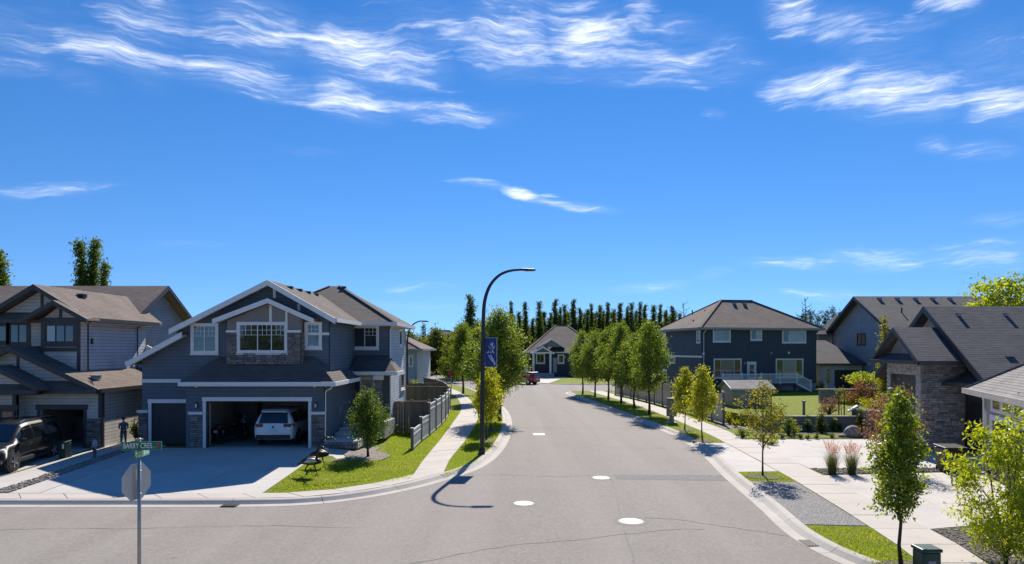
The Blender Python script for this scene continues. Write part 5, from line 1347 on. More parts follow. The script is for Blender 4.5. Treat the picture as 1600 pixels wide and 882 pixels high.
def house_behind():
    h = thing('house', 'pale blue-grey house just behind the dark blue one', 'house', (-15, 76, LAND))
    block(h, -21, -10.05, 72, 84, .1, 4.9, M['pale_blue']); hip_roof(h, -21.6, -9.45, 71.4, 84.6, 4.95, 3.0, M['shingle'], M['trim_grey'])
    f = front(72); window(h, f, *f.rect(640, 557, 644, 572), lights=(), trim=.1); downspout(h, [(-10.0, 71.7, 4.8), (-10.1, 71.95, 4.5), (-10.1, 71.95, .3)], M['trim_grey'])
house_behind()
def far_house(x, y, w, dd, ze, rise, wm, rm, label):
    h = thing('house', label, 'house', (x, y, LAND), 0, 'distant houses'); block(h, x - w / 2, x + w / 2, y - dd / 2, y + dd / 2, .1, ze, wm); hip_roof(h, x - w / 2 - .6, x + w / 2 + .6, y - dd / 2 - .6, y + dd / 2 + .6, ze + .05, rise, rm, M['trim_grey'], gutter=False)
    f = front(y - dd / 2)
    for k in (-.25, .2): window(h, f, x + w * k - .8, x + w * k + .8, ze - 2.2, ze - .9, lights=(.5,), trim=.12)
far_house(-18.5, 185, 13, 10, 6.5, 3.4, M['beige'], M['shingle_grey'], 'distant hip roof above the trees left of the lamp post')
far_house(5.5, 165, 11, 9, 6.0, 3.4, M['beige'], M['shingle_dark'], 'distant dark roof behind the far bungalow')

# ------------------------------------------------------------------ trees and plants
LEAF = {
    'street': m_leaf('street_tree_leaf', [(0.062, 0.110, 0.020), (0.145, 0.205, 0.034), (0.32, 0.36, 0.055)], 0.52, 0.3, (1.3, 1.25, 0.5)),
    'dark': m_leaf('dark_green_leaf', [(0.035, 0.075, 0.012), (0.08, 0.14, 0.020), (0.18, 0.23, 0.03)], 0.45),
    'young': m_leaf('young_yellow_green_leaf', [(0.12, 0.17, 0.012), (0.26, 0.29, 0.018), (0.46, 0.44, 0.03)], 0.48),
    'olive': m_leaf('olive_leaf', [(0.08, 0.10, 0.018), (0.17, 0.18, 0.03), (0.34, 0.30, 0.05)], 0.45),
    'fore': m_leaf('glossy_green_leaf', [(0.06, 0.12, 0.010), (0.15, 0.22, 0.014), (0.34, 0.38, 0.025)], 0.5, 0.5),
    'gold': m_leaf('gold_green_leaf', [(0.13, 0.20, 0.012), (0.28, 0.35, 0.020), (0.48, 0.51, 0.04)], 0.48, 0.35),
    'brown': m_leaf('rust_brown_leaf', [(0.13, 0.065, 0.035), (0.28, 0.15, 0.08), (0.46, 0.28, 0.17)], 0.35, 0.2, (1.15, 0.95, 0.7)),
    'red': m_leaf('red_shrub_leaf', [(0.10, 0.11, 0.03), (0.25, 0.12, 0.05), (0.38, 0.12, 0.07)], 0.4, 0.2, (1.3, 1.0, 0.7)),
    'pink': m_leaf('dusty_pink_leaf', [(0.14, 0.08, 0.05), (0.27, 0.15, 0.10), (0.38, 0.25, 0.18)], 0.35, 0.2, (1.2, 1.0, 0.8)),
    'poplar': m_leaf('poplar_leaf', [(0.044, 0.080, 0.030), (0.078, 0.120, 0.040), (0.145, 0.185, 0.055)], 0.45),
    'poplar_near': m_leaf('near_poplar_leaf', [(0.04, 0.08, 0.010), (0.09, 0.14, 0.014), (0.24, 0.26, 0.025)], 0.4),  # yellower leaf colour for the poplars standing nearer
    'conifer': m_leaf('conifer_needles', [(0.028, 0.055, 0.022), (0.055, 0.085, 0.03), (0.11, 0.14, 0.045)], 0.3, 0.1),
    'far': m_leaf('far_tree_leaf', [(0.06, 0.09, 0.02), (0.13, 0.16, 0.03), (0.26, 0.26, 0.05)], 0.4),
    'grassy': m_leaf('ornamental_grass', [(0.06, 0.075, 0.03), (0.12, 0.14, 0.05), (0.24, 0.23, 0.10)], 0.4, 0.1, (1.2, 1.2, 0.8)),
    'plume': m_leaf('pink_plume', [(0.40, 0.22, 0.18), (0.55, 0.34, 0.29), (0.65, 0.45, 0.38)], 0.5, 0.1, (1.1, 1.0, 0.9)),
}
def unit(a): return a / np.maximum(np.linalg.norm(a, axis=1, keepdims=True), 1e-9)
def leaf_mesh(name, cen, out, size, mat, r, aspect=0.5, spread=0.9, droop=0.25):
    """one folded leaf at each centre, pointing roughly outwards"""
    n = len(cen)
    d = unit(unit(out) * 0.8 + r.normal(0, spread, (n, 3)) + np.array([0, 0, -droop]))
    s = unit(np.cross(d, r.normal(0, 1, (n, 3))))
    up = np.cross(s, d)
    L = size * r.uniform(0.65, 1.3, (n, 1)); W = L * aspect * r.uniform(0.8, 1.15, (n, 1))
    v = np.empty((n, 4, 3))
    v[:, 0] = cen - d * L * 0.5; v[:, 1] = cen + s * W * 0.5 + up * W * 0.18 - d * L * 0.05
    v[:, 2] = cen + d * L * 0.5; v[:, 3] = cen - s * W * 0.5 + up * W * 0.18 - d * L * 0.05
    idx = (np.arange(n, dtype=np.int32) * 4)[:, None] + np.array([[0, 1, 2, 0, 2, 3]], dtype=np.int32)
    me = bpy.data.meshes.new(name)
    me.vertices.add(4 * n); me.vertices.foreach_set('co', v.ravel())
    me.loops.add(6 * n); me.loops.foreach_set('vertex_index', idx.ravel())
    me.polygons.add(2 * n); me.polygons.foreach_set('loop_start', np.arange(0, 6 * n, 3, dtype=np.int32))
    me.update(calc_edges=True); me.validate()
    me.materials.append(mat)
    return me

ENV = {
    'oval': lambda t: math.sin(math.pi * min(1, max(0, t)) ** 0.75) ** 0.8,
    'round': lambda t: math.sqrt(max(0, 1 - (2 * t - 0.95) ** 2)) if t < 0.97 else 0.1,
    'column': lambda t: (min(1, t * 5 + 0.35)) * (1 - max(0, t) ** 1.35) ** 0.9,
    'cone': lambda t: (1 - t) ** 0.85 * min(1, t * 8 + 0.3),
    'egg': lambda t: math.sin(math.pi * min(1, max(0, t)) ** 0.6) ** 0.7 * (1.05 - 0.3 * t),
    'vase': lambda t: (0.35 + 0.9 * t) * (1 - max(0, t - 0.55) / 0.5) ** 0.6 if t < 0.99 else 0.15,
}
def tree_meshes(name, H, base, R, env, leaf, n_leaf, size, seed, limbs=26, trunk_r=0.06, up=0.6, stems=1, lean=0.0, bark='bark', cluster=0.22, aspect=0.5, droop=0.25, inner=0.35, gap=0.0, limb_seg=5, twist=0.18):
    """tapered trunk with limbs; leaves gathered in clumps along the limbs so the crown has gaps and lobes"""
    r = np.random.default_rng(seed); rr = random.Random(seed)
    tm = MB(); e = ENV[env]; cents, outs, wts = [], [], []
    tops = []
    for s in range(stems):
        a = 2 * math.pi * s / max(stems, 1) + rr.uniform(-.4, .4); sp = 0.0 if stems == 1 else R * 0.45
        path = []
        for k in range(9):
            t = k / 8
            path.append(Vector((lean * H * t + math.cos(a) * sp * t + rr.uniform(-1, 1) * 0.012 * H * (t > 0), math.sin(a) * sp * t + rr.uniform(-1, 1) * 0.012 * H * (t > 0), H * (0.97 if s == 0 else rr.uniform(.72, .92)) * t)))
        tops.append(path)
        tm.tube(path, [trunk_r * (1 - 0.86 * (k / 8)) * (1.25 if k == 0 else 1) for k in range(9)], 7)
    for i in range(limbs):
        path = tops[i % stems]
        t = ((i + rr.uniform(0, .9)) / limbs) ** 0.9
        z = base + (H - base) * t * 0.96
        k = min(7, int(z / (path[-1].z) * 8)) if z < path[-1].z else 7
        f = min(1, max(0, z / path[-1].z * 8 - k)); p0 = path[k].lerp(path[k + 1], f)
        an = i * 2.39996 + rr.uniform(-.5, .5)
        ln = R * e(t) * rr.uniform(0.72, 1.12)
        rise = up * ln * rr.uniform(.6, 1.3)
        st = p0 - Vector((0, 0, rise * 0.75)); st.z = max(st.z, base * 0.75)
        kk = min(7, max(0, int(st.z / path[-1].z * 8))); st = path[kk].lerp(path[kk + 1], min(1, max(0, st.z / path[-1].z * 8 - kk)))
        tip = p0 + Vector((math.cos(an) * ln, math.sin(an) * ln, rise * 0.25))
        mid = st.lerp(tip, .5) + Vector((rr.uniform(-.1, .1) * ln, rr.uniform(-.1, .1) * ln, rise * .12))
        pts = [st.lerp(mid, .0), st.lerp(mid, .55), mid, mid.lerp(tip, .55), tip]
        lr = trunk_r * 0.42 * (1 - .55 * t)
        tm.tube(pts, [lr, lr * .8, lr * .6, lr * .4, lr * .15], limb_seg, cap=False)
        if rr.random() < gap: continue
        m = 3 + int(4 * ln / max(R, .01))
        for j in range(m):
            q = inner + (1 - inner) * (j + rr.uniform(.2, 1)) / m
            qq = q * 4; a_ = min(3, int(qq)); c = pts[a_].lerp(pts[a_ + 1], qq - a_)
            off = Vector((rr.gauss(0, 1), rr.gauss(0, 1), rr.gauss(0, 1))) * (twist * R * (0.4 + e(t)))
            cents.append(c + off * .6); outs.append((c + off - Vector((p0.x, p0.y, c.z - .1)))); wts.append(rr.uniform(.35, 1.4) * (0.4 + e(t)))
    # leader tuft
    for j in range(3): cents.append(tops[0][-1] + Vector((rr.gauss(0, .05), rr.gauss(0, .05), rr.uniform(-.3, .05) * R))); outs.append(Vector((0, 0, 1))); wts.append(.35)
    cents = np.array([tuple(c) for c in cents]); outs = np.array([tuple(o) for o in outs]); w = np.array(wts); w /= w.sum()
    pick = r.choice(len(cents), n_leaf, p=w)
    sig = cluster * R * r.uniform(.6, 1.25, len(cents))
    pos = cents[pick] + r.normal(0, 1, (n_leaf, 3)) * sig[pick][:, None] * np.array([1, 1, .8])
    o = outs[pick] + (pos - cents[pick])
    cm = leaf_mesh(name + '_crown', pos, o, size, LEAF[leaf], r, aspect, droop=droop)
    me = tm.mesh(name + '_trunk'); me.materials.append(M[bark]); me.polygons.foreach_set('use_smooth', [True] * len(me.polygons))
    return me, cm
def plant_tree(ms, loc, label, cat='tree', name='tree', group=None, scale=(1, 1, 1), rz=0.0, parts=('trunk', 'crown')):
    t = thing(name, label, cat, loc, rz, group); t.scale = scale
    place(ms[0], parts[0], t, (0, 0, 0)); place(ms[1], parts[1], t, (0, 0, 0))
    return t

# row of street trees on the right verge (farthest first)
row = [tree_meshes('street_tree', 6.8, 1.75, (1.55, 1.75, 1.5, 1.65, 1.6)[k], ('oval', 'egg', 'oval', 'egg', 'oval')[k], 'street', (14000, 15000, 12500, 15000, 13500)[k], 0.15, 100 + k * 7, limbs=(34, 40, 30, 38, 32)[k], trunk_r=.10, bark='bark_dark', up=(.95, .75, 1.15, .9, 1.0)[k], cluster=(.17, .2, .16, .18, .17)[k], gap=.12, lean=(.0, .012, -.01, .015, -.012)[k]) for k in range(5)]
rows = [(7.65, 73.8, 1.0), (8.44, 69.4, 1.02), (9.3, 65.9, 1.0), (9.8, 61.2, 1.06), (10.06, 56.0, .96), (10.16, 50.5, 1.0)]
names = ['farthest', 'second farthest', 'third farthest', 'third nearest', 'second nearest', 'nearest']
for k, (x, y, s) in enumerate(rows):
    plant_tree(row[k % 5], (x, y, LAND), names[k] + ' of six dense street trees lining the right walk', group='street trees on the right verge', scale=(s * (.92, .86, .95, .88, .93, .9)[k], s * .9, s * (1.0, .96, 1.03, 1.0, .95, 1.02)[k]), rz=k * 1.3)
# left verge: big trees and two saplings
big = [tree_meshes('big_tree', 7.6, 2.2, 1.95, 'egg', 'street', 20000, 0.16, 120 + k, limbs=50, trunk_r=.15, bark='bark_dark', up=.8, cluster=.17) for k in range(2)]
plant_tree(big[0], (-0.86, 46.3, LAND), 'big dense tree behind the blue banner lamp post', scale=(.96, .96, 1.0))
plant_tree(big[1], (-5.3, 74, LAND), 'dense tree on the verge where the left walk bends', scale=(.8, .8, 1.0), rz=1.0)
plant_tree(big[0], (-3.1, 62, LAND), 'leafy verge tree hidden partly by the lamp pole', scale=(.75, .75, .9), rz=2.2)
yng = [tree_meshes('young_tree', 3.8, 1.25, .82, 'egg', 'young', 4300, 0.135, 140 + k, limbs=22, trunk_r=.045) for k in range(3)]
plant_tree(yng[0], (-1.36, 36.4, LAND), 'young yellow-green tree beside the black lamp post', scale=(.95, .95, .96))
plant_tree(yng[1], (-1.26, 40.6, LAND), 'young yellow-green tree behind the one at the lamp post', scale=(.95, .95, 1.0), rz=2)
plant_tree(yng[2], (10.3, 40.7, LAND), 'young bright green tree next to the mailbox stand', scale=(.85, .85, .99), rz=1)
plant_tree(yng[0], (10.07, 36.1, LAND), 'young bright green tree at the far driveway corner', scale=(.9, .9, 1.04), rz=4)
plant_tree(tree_meshes('lawn_tree', 2.95, .75, .86, 'egg', 'dark', 7000, 0.10, 150, limbs=34, trunk_r=.055, bark='bark_dark', cluster=.2), tuple(TREE_B), 'small dark green tree in gravel bed before the front door')
plant_tree(tree_meshes('sparse_tree', 3.85, 1.25, .95, 'oval', 'olive', 2300, 0.11, 160, limbs=28, trunk_r=.04, bark='bark_dark', cluster=.13, inner=.4, up=1.1), (9.62, 26.2, LAND), 'sparse olive young tree in small grass square by driveway', scale=(.9, .9, .95))
plant_tree(tree_meshes('verge_tree', 4.15, 1.25, .66, 'egg', 'fore', 7500, 0.105, 171, limbs=30, trunk_r=.05, bark='bark_dark', cluster=.2, lean=-.022, droop=.45), (8.72, 15.3, LAND), 'foreground green young tree on the corner verge', scale=(.86, .86, .96))
plant_tree(tree_meshes('gold_tree', 3.65, .25, 1.08, 'egg', 'gold', 8500, 0.115, 181, limbs=42, trunk_r=.032, bark='bark_dark', cluster=.15, stems=3, aspect=.4, up=1.0, gap=.1), (11.15, 15.4, LAND), 'multi-stemmed golden green tree at the right picture edge', rz=.6, scale=(.92, .92, 1.0))
plant_tree(tree_meshes('rust_tree', 3.45, .7, .95, 'oval', 'brown', 4000, 0.095, 191, limbs=30, trunk_r=.035, bark='bark_dark', stems=2, cluster=.17, up=.9), (15.05, 27.2, LAND), 'rust-brown dry-leaved small tree before the stone bay')
plant_tree(tree_meshes('aspen', 6.4, .9, .50, 'column', 'olive', 3600, 0.15, 201, limbs=40, trunk_r=.05, up=1.4, cluster=.3), (24.6, 45.0, .85), 'slim columnar green tree left of the stone house')
plant_tree(tree_meshes('right_tree', 11.5, 3, 3.6, 'round', 'gold', 8000, .34, 211, limbs=46, trunk_r=.2, cluster=.13, bark='bark_dark', gap=.12), (43.6, 60, 0.0), 'yellow-green tree rising above the stone house roof', rz=.4)

ORD = ['first', 'second', 'third', 'fourth', 'fifth', 'sixth', 'seventh', 'eighth', 'ninth', 'tenth', 'eleventh', 'twelfth', 'thirteenth', 'fourteenth', 'fifteenth', 'sixteenth', 'seventeenth', 'eighteenth', 'nineteenth', 'twentieth'] 
for a, b in (('twenty', 'thirtieth'), ('thirty', 'fortieth'), ('forty', 'fiftieth'), ('fifty', 'sixtieth'), ('sixty', 'seventieth')): ORD += [a + '-' + w for w in ORD[:9]] + [b]
# columnar poplars
pop = [tree_meshes('poplar', 15.5, .6, .85 + .12 * k, 'column', 'poplar', 8000, .34, 220 + k, limbs=64, trunk_r=.16, up=2.2, cluster=.26, bark='bark_dark', limb_seg=4, droop=-1.2, aspect=.4) for k in range(3)]
pops = [(735, 460, 118, 1.5), (799, 470, 150, .9), (821, 471, 150, 1.0), (843, 470, 148, 1.05), (868, 466, 150, 1.1), (876, 479, 152, .8), (882, 475, 150, .95), (896, 467, 149, 1.25), (906, 480, 152, 1.0), (918, 482, 154, 1.1), (924, 474, 150, .9), (937, 476, 153, 1.05), (943, 484, 155, .9), (950, 472, 150, 1.05), (960, 482, 154, .9), (969, 473, 150, 1.25), (980, 478, 152, .9), (987, 472, 150, 1.0), (994, 484, 155, .9), (1000, 471, 150, .85), (1008, 475, 152, .95), (1022, 476, 152, 1.2), (1032, 475, 150, .9), (1041, 484, 155, 1.0), (1050, 477, 150, 1.15), (1062, 489, 156, 1.0), (1078, 490, 156, .9), (1090, 492, 158, 1.1), (850, 486, 156, 1.0), (861, 488, 156, .9), (888, 487, 156, 1.0), (811, 486, 157, 1.0), (789, 488, 156, 1.0)]
rp = random.Random(77); pops += [(px + rp.uniform(-3, 3), rp.uniform(486, 499), rp.uniform(156, 164), rp.uniform(.9, 1.4)) for px in range(796, 1062, 9)]
pops = pops[:1] + sorted(pops[1:])
for k, (px, py, Y, w) in enumerate(pops):
    H = PZ(py, Y); s = H / 15.3
    lab = ORD[k - 1] + ' dark poplar from the left in the long skyline row' if k else 'tallest dark poplar, standing just left of the lamp post'
    plant_tree(pop[k % 3], (PX(px, Y), Y, 0), lab, name='poplar_tree', group='far row of poplars' if k else None, scale=(w * 1.05, w * 1.05, s), rz=k * 1.7)
pn = [tree_meshes('near_poplar', 14.5, .6, 1.0, 'column', 'poplar_near', 16000, .25, 230 + k, limbs=60, trunk_r=.2, up=2.0, cluster=.28, limb_seg=4, droop=-.6) for k in range(2)]
for px, py, Y, w, lab in ((126, 371, 60, .85, 'leftmost of the three joined poplars above the left roof'), (147, 369, 60.5, .85, 'tallest middle poplar of three above the left roof'), (162, 405, 59, .7, 'shortest right poplar of three above the left roof'), (-1, 386, 60, 1.05, 'poplar cut off by the left picture edge')):
    plant_tree(pn[int(px) % 2], (PX(px, Y), Y, 0), lab, name='poplar_tree', scale=(w, w, PZ(py, Y) / 14.4), rz=px)
# far mixed trees closing the view
fart = [tree_meshes('far_tree', 9.0, 1.0, 3.0, 'egg', 'far', 5500, .45, 240 + k, limbs=40, trunk_r=.2, cluster=.2, bark='bark_dark', limb_seg=4) for k in range(3)]
con = [tree_meshes('conifer', 9.0, .4, 1.7, 'cone', 'conifer', 2600, .42, 250 + k, limbs=60, trunk_r=.15, up=-.2, cluster=.18, bark='bark_dark', limb_seg=4, aspect=.25) for k in range(2)]
fars = [(642, 521, 128, 1.0, 0), (655, 528, 134, .85, 0), (668, 530, 140, .8, 1), (682, 514, 132, .95, 2), (700, 524, 136, .8, 0), (716, 520, 118, .8, 1), (697, 545, 150, 1.0, 2), (722, 508, 112, .85, 2), (706, 530, 100, .62, 1), (745, 505, 122, 1.0, 1), (760, 506, 128, 1.0, 2),
        (770, 510, 150, 1.2, 0), (790, 512, 150, 1.2, 1), (806, 514, 148, 1.1, 2), (822, 516, 170, 1.2, 0), (838, 514, 172, 1.2, 1), (886, 508, 160, 1.3, 2), (905, 507, 160, 1.2, 0), (925, 506, 160, 1.3, 1), (945, 508, 160, 1.3, 2), (965, 507, 160, 1.2, 0), (985, 509, 160, 1.3, 1), (1005, 507, 160, 1.2, 2), (1025, 508, 160, 1.3, 0), (1048, 509, 160, 1.3, 1), (1072, 503, 165, 1.3, 2)]
fars.sort()
for k, (px, py, Y, w, v) in enumerate(fars):
    plant_tree(fart[v], (PX(px, Y), Y, 0), ORD[k] + ' broad green tree from the left in the far tree belt', name='far_tree', group='tree belt beyond the street end', scale=(w, w, PZ(py, Y) / 8.8), rz=k * 2.1)
cons = [(1256, 487, 110), (1266, 483, 118), (1278, 490, 112), (1290, 484, 116), (1301, 480, 112), (1313, 486, 118), (1246, 494, 116), (1322, 490, 120), (662, 506, 160), (676, 512, 170), (730, 520, 140), (1085, 496, 150), (1100, 490, 140)]
cons.sort()
for k, (px, py, Y) in enumerate(cons):
    plant_tree(con[k % 2], (PX(px, Y), Y, 0), ORD[k] + ' pointed dark conifer from the left along the skyline', name='conifer_tree', group='conifers on the skyline', scale=(1.1, 1.1, PZ(py, Y) / 8.9), rz=k)
def bare(px, py, Y, label, seed):
    rr = random.Random(seed); x, H = PX(px, Y), PZ(py, Y); mb = MB().tube([(x, Y, 0), (x + .1, Y, H * .6), (x, Y, H)], [.14, .09, .03], 6)
    o = thing('bare_tree', label, 'tree', (x, Y, 0)); mb.build('trunk', M['bark_dark'], o); mb = MB()
    for k in range(9):
        z = H - 3.2 + k * .35; a = k * 2.4; l = rr.uniform(.6, 1.4) * (1 - k * .06)
        mb.tube([(x, Y, z), (x + math.cos(a) * l, Y + math.sin(a) * l, z + .35), (x + math.cos(a) * l * 1.2, Y + math.sin(a) * l * 1.2, z + .8)], [.05, .035, .012], 5, cap=False)
    mb.build('branch', M['bark_dark'], o)
bare(1068, 473, 120, 'bare dead tree top left of the navy house roof', 5)
bare(1258, 466, 100, 'bare dead tree top right of the navy house roof', 6)

# shrubs, grasses, boulder
def shrub_mesh(name, w, h, leaf, n, size, seed, cone=False, sparse=1.0, aspect=.5):
    r = np.random.default_rng(seed); nb = 26; rr = random.Random(seed); mb = MB(); cen, out = [], []
    for k in range(nb):
        a = k * 2.4; t = rr.uniform(.15, 1); q = w / 2 * (1 - t * .9 if cone else math.sqrt(max(.05, 1 - (1.6 * t - .6) ** 2))) * rr.uniform(.6, 1)
        tip = Vector((math.cos(a) * q, math.sin(a) * q, h * t)); mb.tube([(0, 0, 0), tip * .5 + Vector((0, 0, .06 * h)), tip], [.018, .012, .004], 4, cap=False)
        for f in (.55, .8, 1.0): cen.append(tuple(tip * f + Vector((0, 0, .05 * h)))); out.append(tuple(tip * f + Vector((0, 0, .2))))
    cen, out = np.array(cen), np.array(out); pk = r.integers(0, len(cen), n)
    pos = cen[pk] + r.normal(0, 1, (n, 3)) * np.array([w, w, h]) * .075 * sparse; pos[:, 2] = np.maximum(pos[:, 2], .02)
    cm = leaf_mesh(name + '_leaves', pos, out[pk] + pos - cen[pk], size, LEAF[leaf], r, aspect)
    me = mb.mesh(name + '_stems'); me.materials.append(M['bark_dark']); return me, cm
def shrub(px, py, z, w, h, leaf, n, size, seed, label, Y=None, **kw):
    p = G(px, py, z) if Y is None else Vector((PX(px, Y), Y, z))
    return plant_tree(shrub_mesh('shrub', w, h, leaf, n, size, seed, **kw), p, label, 'shrub', 'shrub', parts=('stem', 'foliage'))
shrub(1283, 677, LAND, 1.0, 1.15, 'conifer', 900, .11, 301, 'dark cone-shaped shrub at the middle of the retaining wall', cone=True)
shrub(1345, 681, LAND, 1.0, 1.25, 'conifer', 900, .11, 302, 'dark bushy conifer shrub at the wall corner by the boulder', cone=True)
shrub(1232, 681, LAND, .9, 1.0, 'dark', 700, .10, 303, 'dark green shrub at the left end of the wall foot')
shrub(1241, 679, LAND, .7, .8, 'young', 300, .10, 304, 'small yellow-green shrub beside the dark one at the wall foot')
shrub(1262, 675, LAND, .45, .7, 'dark', 300, .09, 305, 'narrow dark shrub midway along the wall foot')
shrub(1303, 674, LAND, .6, .7, 'young', 300, .09, 306, 'spindly light green shrub right of the dark cone shrub')
shrub(1312, 674, LAND, .35, .45, 'dark', 160, .08, 307, 'smallest dark shrub against the retaining wall')
shrub(1218, 672, LAND, 1.0, 1.6, 'olive', 700, .11, 308, 'tall loose olive shrub between shed and wall')
shrub(1140, 663, LAND, .8, .8, 'young', 420, .09, 309, 'yellow-green shrub by the end post of the fence')
shrub(1150, 668, LAND, .6, .5, 'young', 260, .09, 310, 'low yellow-green shrub right of the fence end')
shrub(1296, 648, .86, 1.6, 1.05, 'pink', 900, .10, 311, 'dusty pink shrub on the raised lawn')
shrub(1344, 633, .86, 2.2, 1.7, 'red', 1500, .13, 312, 'red and green shrub before the terrace wall')
shrub(1366, 634, .86, 1.4, 1.5, 'brown', 900, .12, 313, 'dark reddish shrub right of the red one')
shrub(1372, 640, 1.35, 2.4, .8, 'young', 1000, .12, 314, 'yellow-green shrubs filling the planter above the wall', Y=40.8)
shrub(1326, 632, .86, 1.7, .7, 'young', 700, .11, 315, 'yellow-green low shrub left of the red shrub')
shrub(1352, 596, 2.3, 3.0, .9, 'gold', 1500, .16, 316, 'bright yellow-green creeper over the terrace wall', Y=51.6)
shrub(1283, 610, .86, 1.2, 1.0, 'dark', 500, .12, 317, 'dark shrub at the corner of the navy house', Y=66)
shrub(1205, 700, LAND, .9, .35, 'young', 420, .08, 318, 'low green ground shrub behind the sparse tree', Y=34.6)
shrub(1160, 694, LAND, .9, .5, 'dark', 420, .09, 319, 'low dark shrub behind the walk near the driveway', Y=37.3)
shrub(213, 689, LAND + RISE, .7, 1.1, 'dark', 500, .10, 320, 'dark shrub in the gap between the two left houses', Y=33.4)
shrub(645, 592, LAND, 2.0, 1.6, 'young', 700, .14, 321, 'green bush beside the pale house behind the fences', Y=68)
for k, (px, py) in enumerate(((1222, 686), (1251, 686), (1262, 687), (1276, 686), (1300, 685))):
    shrub(px, py, LAND + .03, .34, .28, 'dark', 110, .07, 330 + k, 'tiny round shrub number %s from the left along the driveway edge' % ('one', 'two', 'three', 'four', 'five')[k])
def plume_grass(px, py, h, seed, label):
    r = np.random.default_rng(seed); p = G(px, py, LAND); o = thing('ornamental_grass', label, 'grass', p, 0, 'plumed grasses between the driveways')
    def blade_mesh(name, n, hh, sp, w, mat, z0=0.0):
        a = r.uniform(0, 6.283, n); L = hh * r.uniform(.6, 1.0, n); s = sp * r.uniform(.1, 1, n) ** .7; b = r.normal(0, .06, (n, 2)); v, f = [], []
        for k in range(n):
            ca, sa = math.cos(a[k]), math.sin(a[k]); prev = None; px_, py_ = -sa * w, ca * w
            for j in range(4):
                t = j / 3; rad = s[k] * t ** 1.6; x, y, z = b[k][0] + ca * rad, b[k][1] + sa * rad, L[k] * t * (1 - .12 * t * s[k]); ww = (1 - t * .85)
                v += [(x - px_ * ww, y - py_ * ww, z), (x + px_ * ww, y + py_ * ww, z)]
                if j: i = len(v); f.append((i - 4, i - 3, i - 1, i - 2))
        me = bpy.data.meshes.new(name); me.from_pydata(v, [], f); me.update(); me.materials.append(mat); return me
    place(blade_mesh('grass_blades', 420, h * .68, .42, .007, LEAF['grassy']), 'blades', o, (0, 0, 0))
    place(blade_mesh('grass_stems', 60, h * .95, .40, .004, LEAF['grassy']), 'stems', o, (0, 0, 0))
    n = 34; a = r.uniform(0, 6.283, n); s = .40 * r.uniform(.1, 1, n) ** .7; L = h * r.uniform(.78, 1.0, n); cen, out = [], []
    for k in range(n):
        for j in range(26):
            t = .72 + .28 * j / 25; cen.append((math.cos(a[k]) * s[k] * t ** 1.6, math.sin(a[k]) * s[k] * t ** 1.6, L[k] * t)); out.append((math.cos(a[k]) * .3, math.sin(a[k]) * .3, 1))
    cen = np.array(cen) + r.normal(0, .012, (len(cen), 3))
    place(leaf_mesh('grass_plumes', cen, np.array(out), .055, LEAF['plume'], r, .3, .35, 0), 'plumes', o, (0, 0, 0))
plume_grass(1300, 742, 1.38, 401, 'left clump of pink-plumed ornamental grass in the driveway bed')
plume_grass(1331, 742, 1.32, 402, 'right clump of pink-plumed ornamental grass in the driveway bed')
def boulder(px, py, r_, seed, label):
    c = G(px, py, LAND); bm = bmesh.new(); bmesh.ops.create_icosphere(bm, subdivisions=3, radius=1.0); rr = random.Random(seed); ks = [Vector((rr.uniform(-1, 1), rr.uniform(-1, 1), rr.uniform(-1, 1))).normalized() for _ in range(9)]
    for v in bm.verts:
        d = v.co.normalized(); k = 1 - sum(max(0, d.dot(q) - .72) * .55 for q in ks); v.co = Vector((d.x * r_[0] * k, d.y * r_[1] * k, d.z * r_[2] * k + r_[2] * .55))
    me = bpy.data.meshes.new('boulder'); bm.to_mesh(me); bm.free(); me.materials.append(M['rock']); me.polygons.foreach_set('use_smooth', [True] * len(me.polygons)); o = place(me, 'boulder', None, c); tag(o, label, 'boulder')
boulder(1331, 683, (.55, .45, .42), 3, 'grey granite boulder at the edge of the pale driveway'); boulder(1317, 684, (.26, .22, .12), 4, 'small pale flat rock left of the granite boulder'); boulder(1350, 683, (.22, .2, .2), 5, 'small brown rock right of the granite boulder')
def pebbles(name, poly, n, mat, lo, hi, seed, label):
    r = random.Random(seed); mb = MB(); xs = [p[0] for p in poly]; ys = [p[1] for p in poly]
    def ins(x, y):
        c = False; j = len(poly) - 1
        for i in range(len(poly)):
            (xi, yi), (xj, yj) = poly[i], poly[j]
            if (yi > y) != (yj > y) and x < (xj - xi) * (y - yi) / (yj - yi) + xi: c = not c
            j = i
        return c
    k = 0
    while k < n:
        x, y = r.uniform(min(xs), max(xs)), r.uniform(min(ys), max(ys))
        if not ins(x, y): k += .2; continue
        s = r.uniform(lo, hi); a = r.uniform(0, 6); pts = [(x + math.cos(a + t * 1.047) * s * r.uniform(.7, 1.1), y + math.sin(a + t * 1.047) * s * r.uniform(.7, 1.1), LAND + .01) for t in range(6)]
        top = [(p[0] * .6 + x * .4, p[1] * .6 + y * .4, LAND + .012 + s * .8) for p in pts]; i = len(mb.v); mb.v += pts + top; mb.f += [(i + q, i + (q + 1) % 6, i + 6 + (q + 1) % 6, i + 6 + q) for q in range(6)] + [tuple(i + 6 + q for q in range(6))]
        k += 1
    mb.v = [(a, b, c + hz(a, b)) for a, b, c in mb.v]; o = mb.build(name, mat); tag(o, label, 'gravel', kind='stuff')
M['pebble'] = m_wood('pebble_mix', (0.36, 0.325, 0.29))
pebbles('pebbles', ROCKS, 1500, M['pebble'], .03, .07, 1, 'river rocks in the strip between the two left driveways')
pebbles('pebbles', [(12.1, 26.35), (18.3, 27.15), (19.4, 27.9), (12.15, 27.7)], 900, M['pebble'], .025, .06, 2, 'loose rocks in the bed between the right driveways')
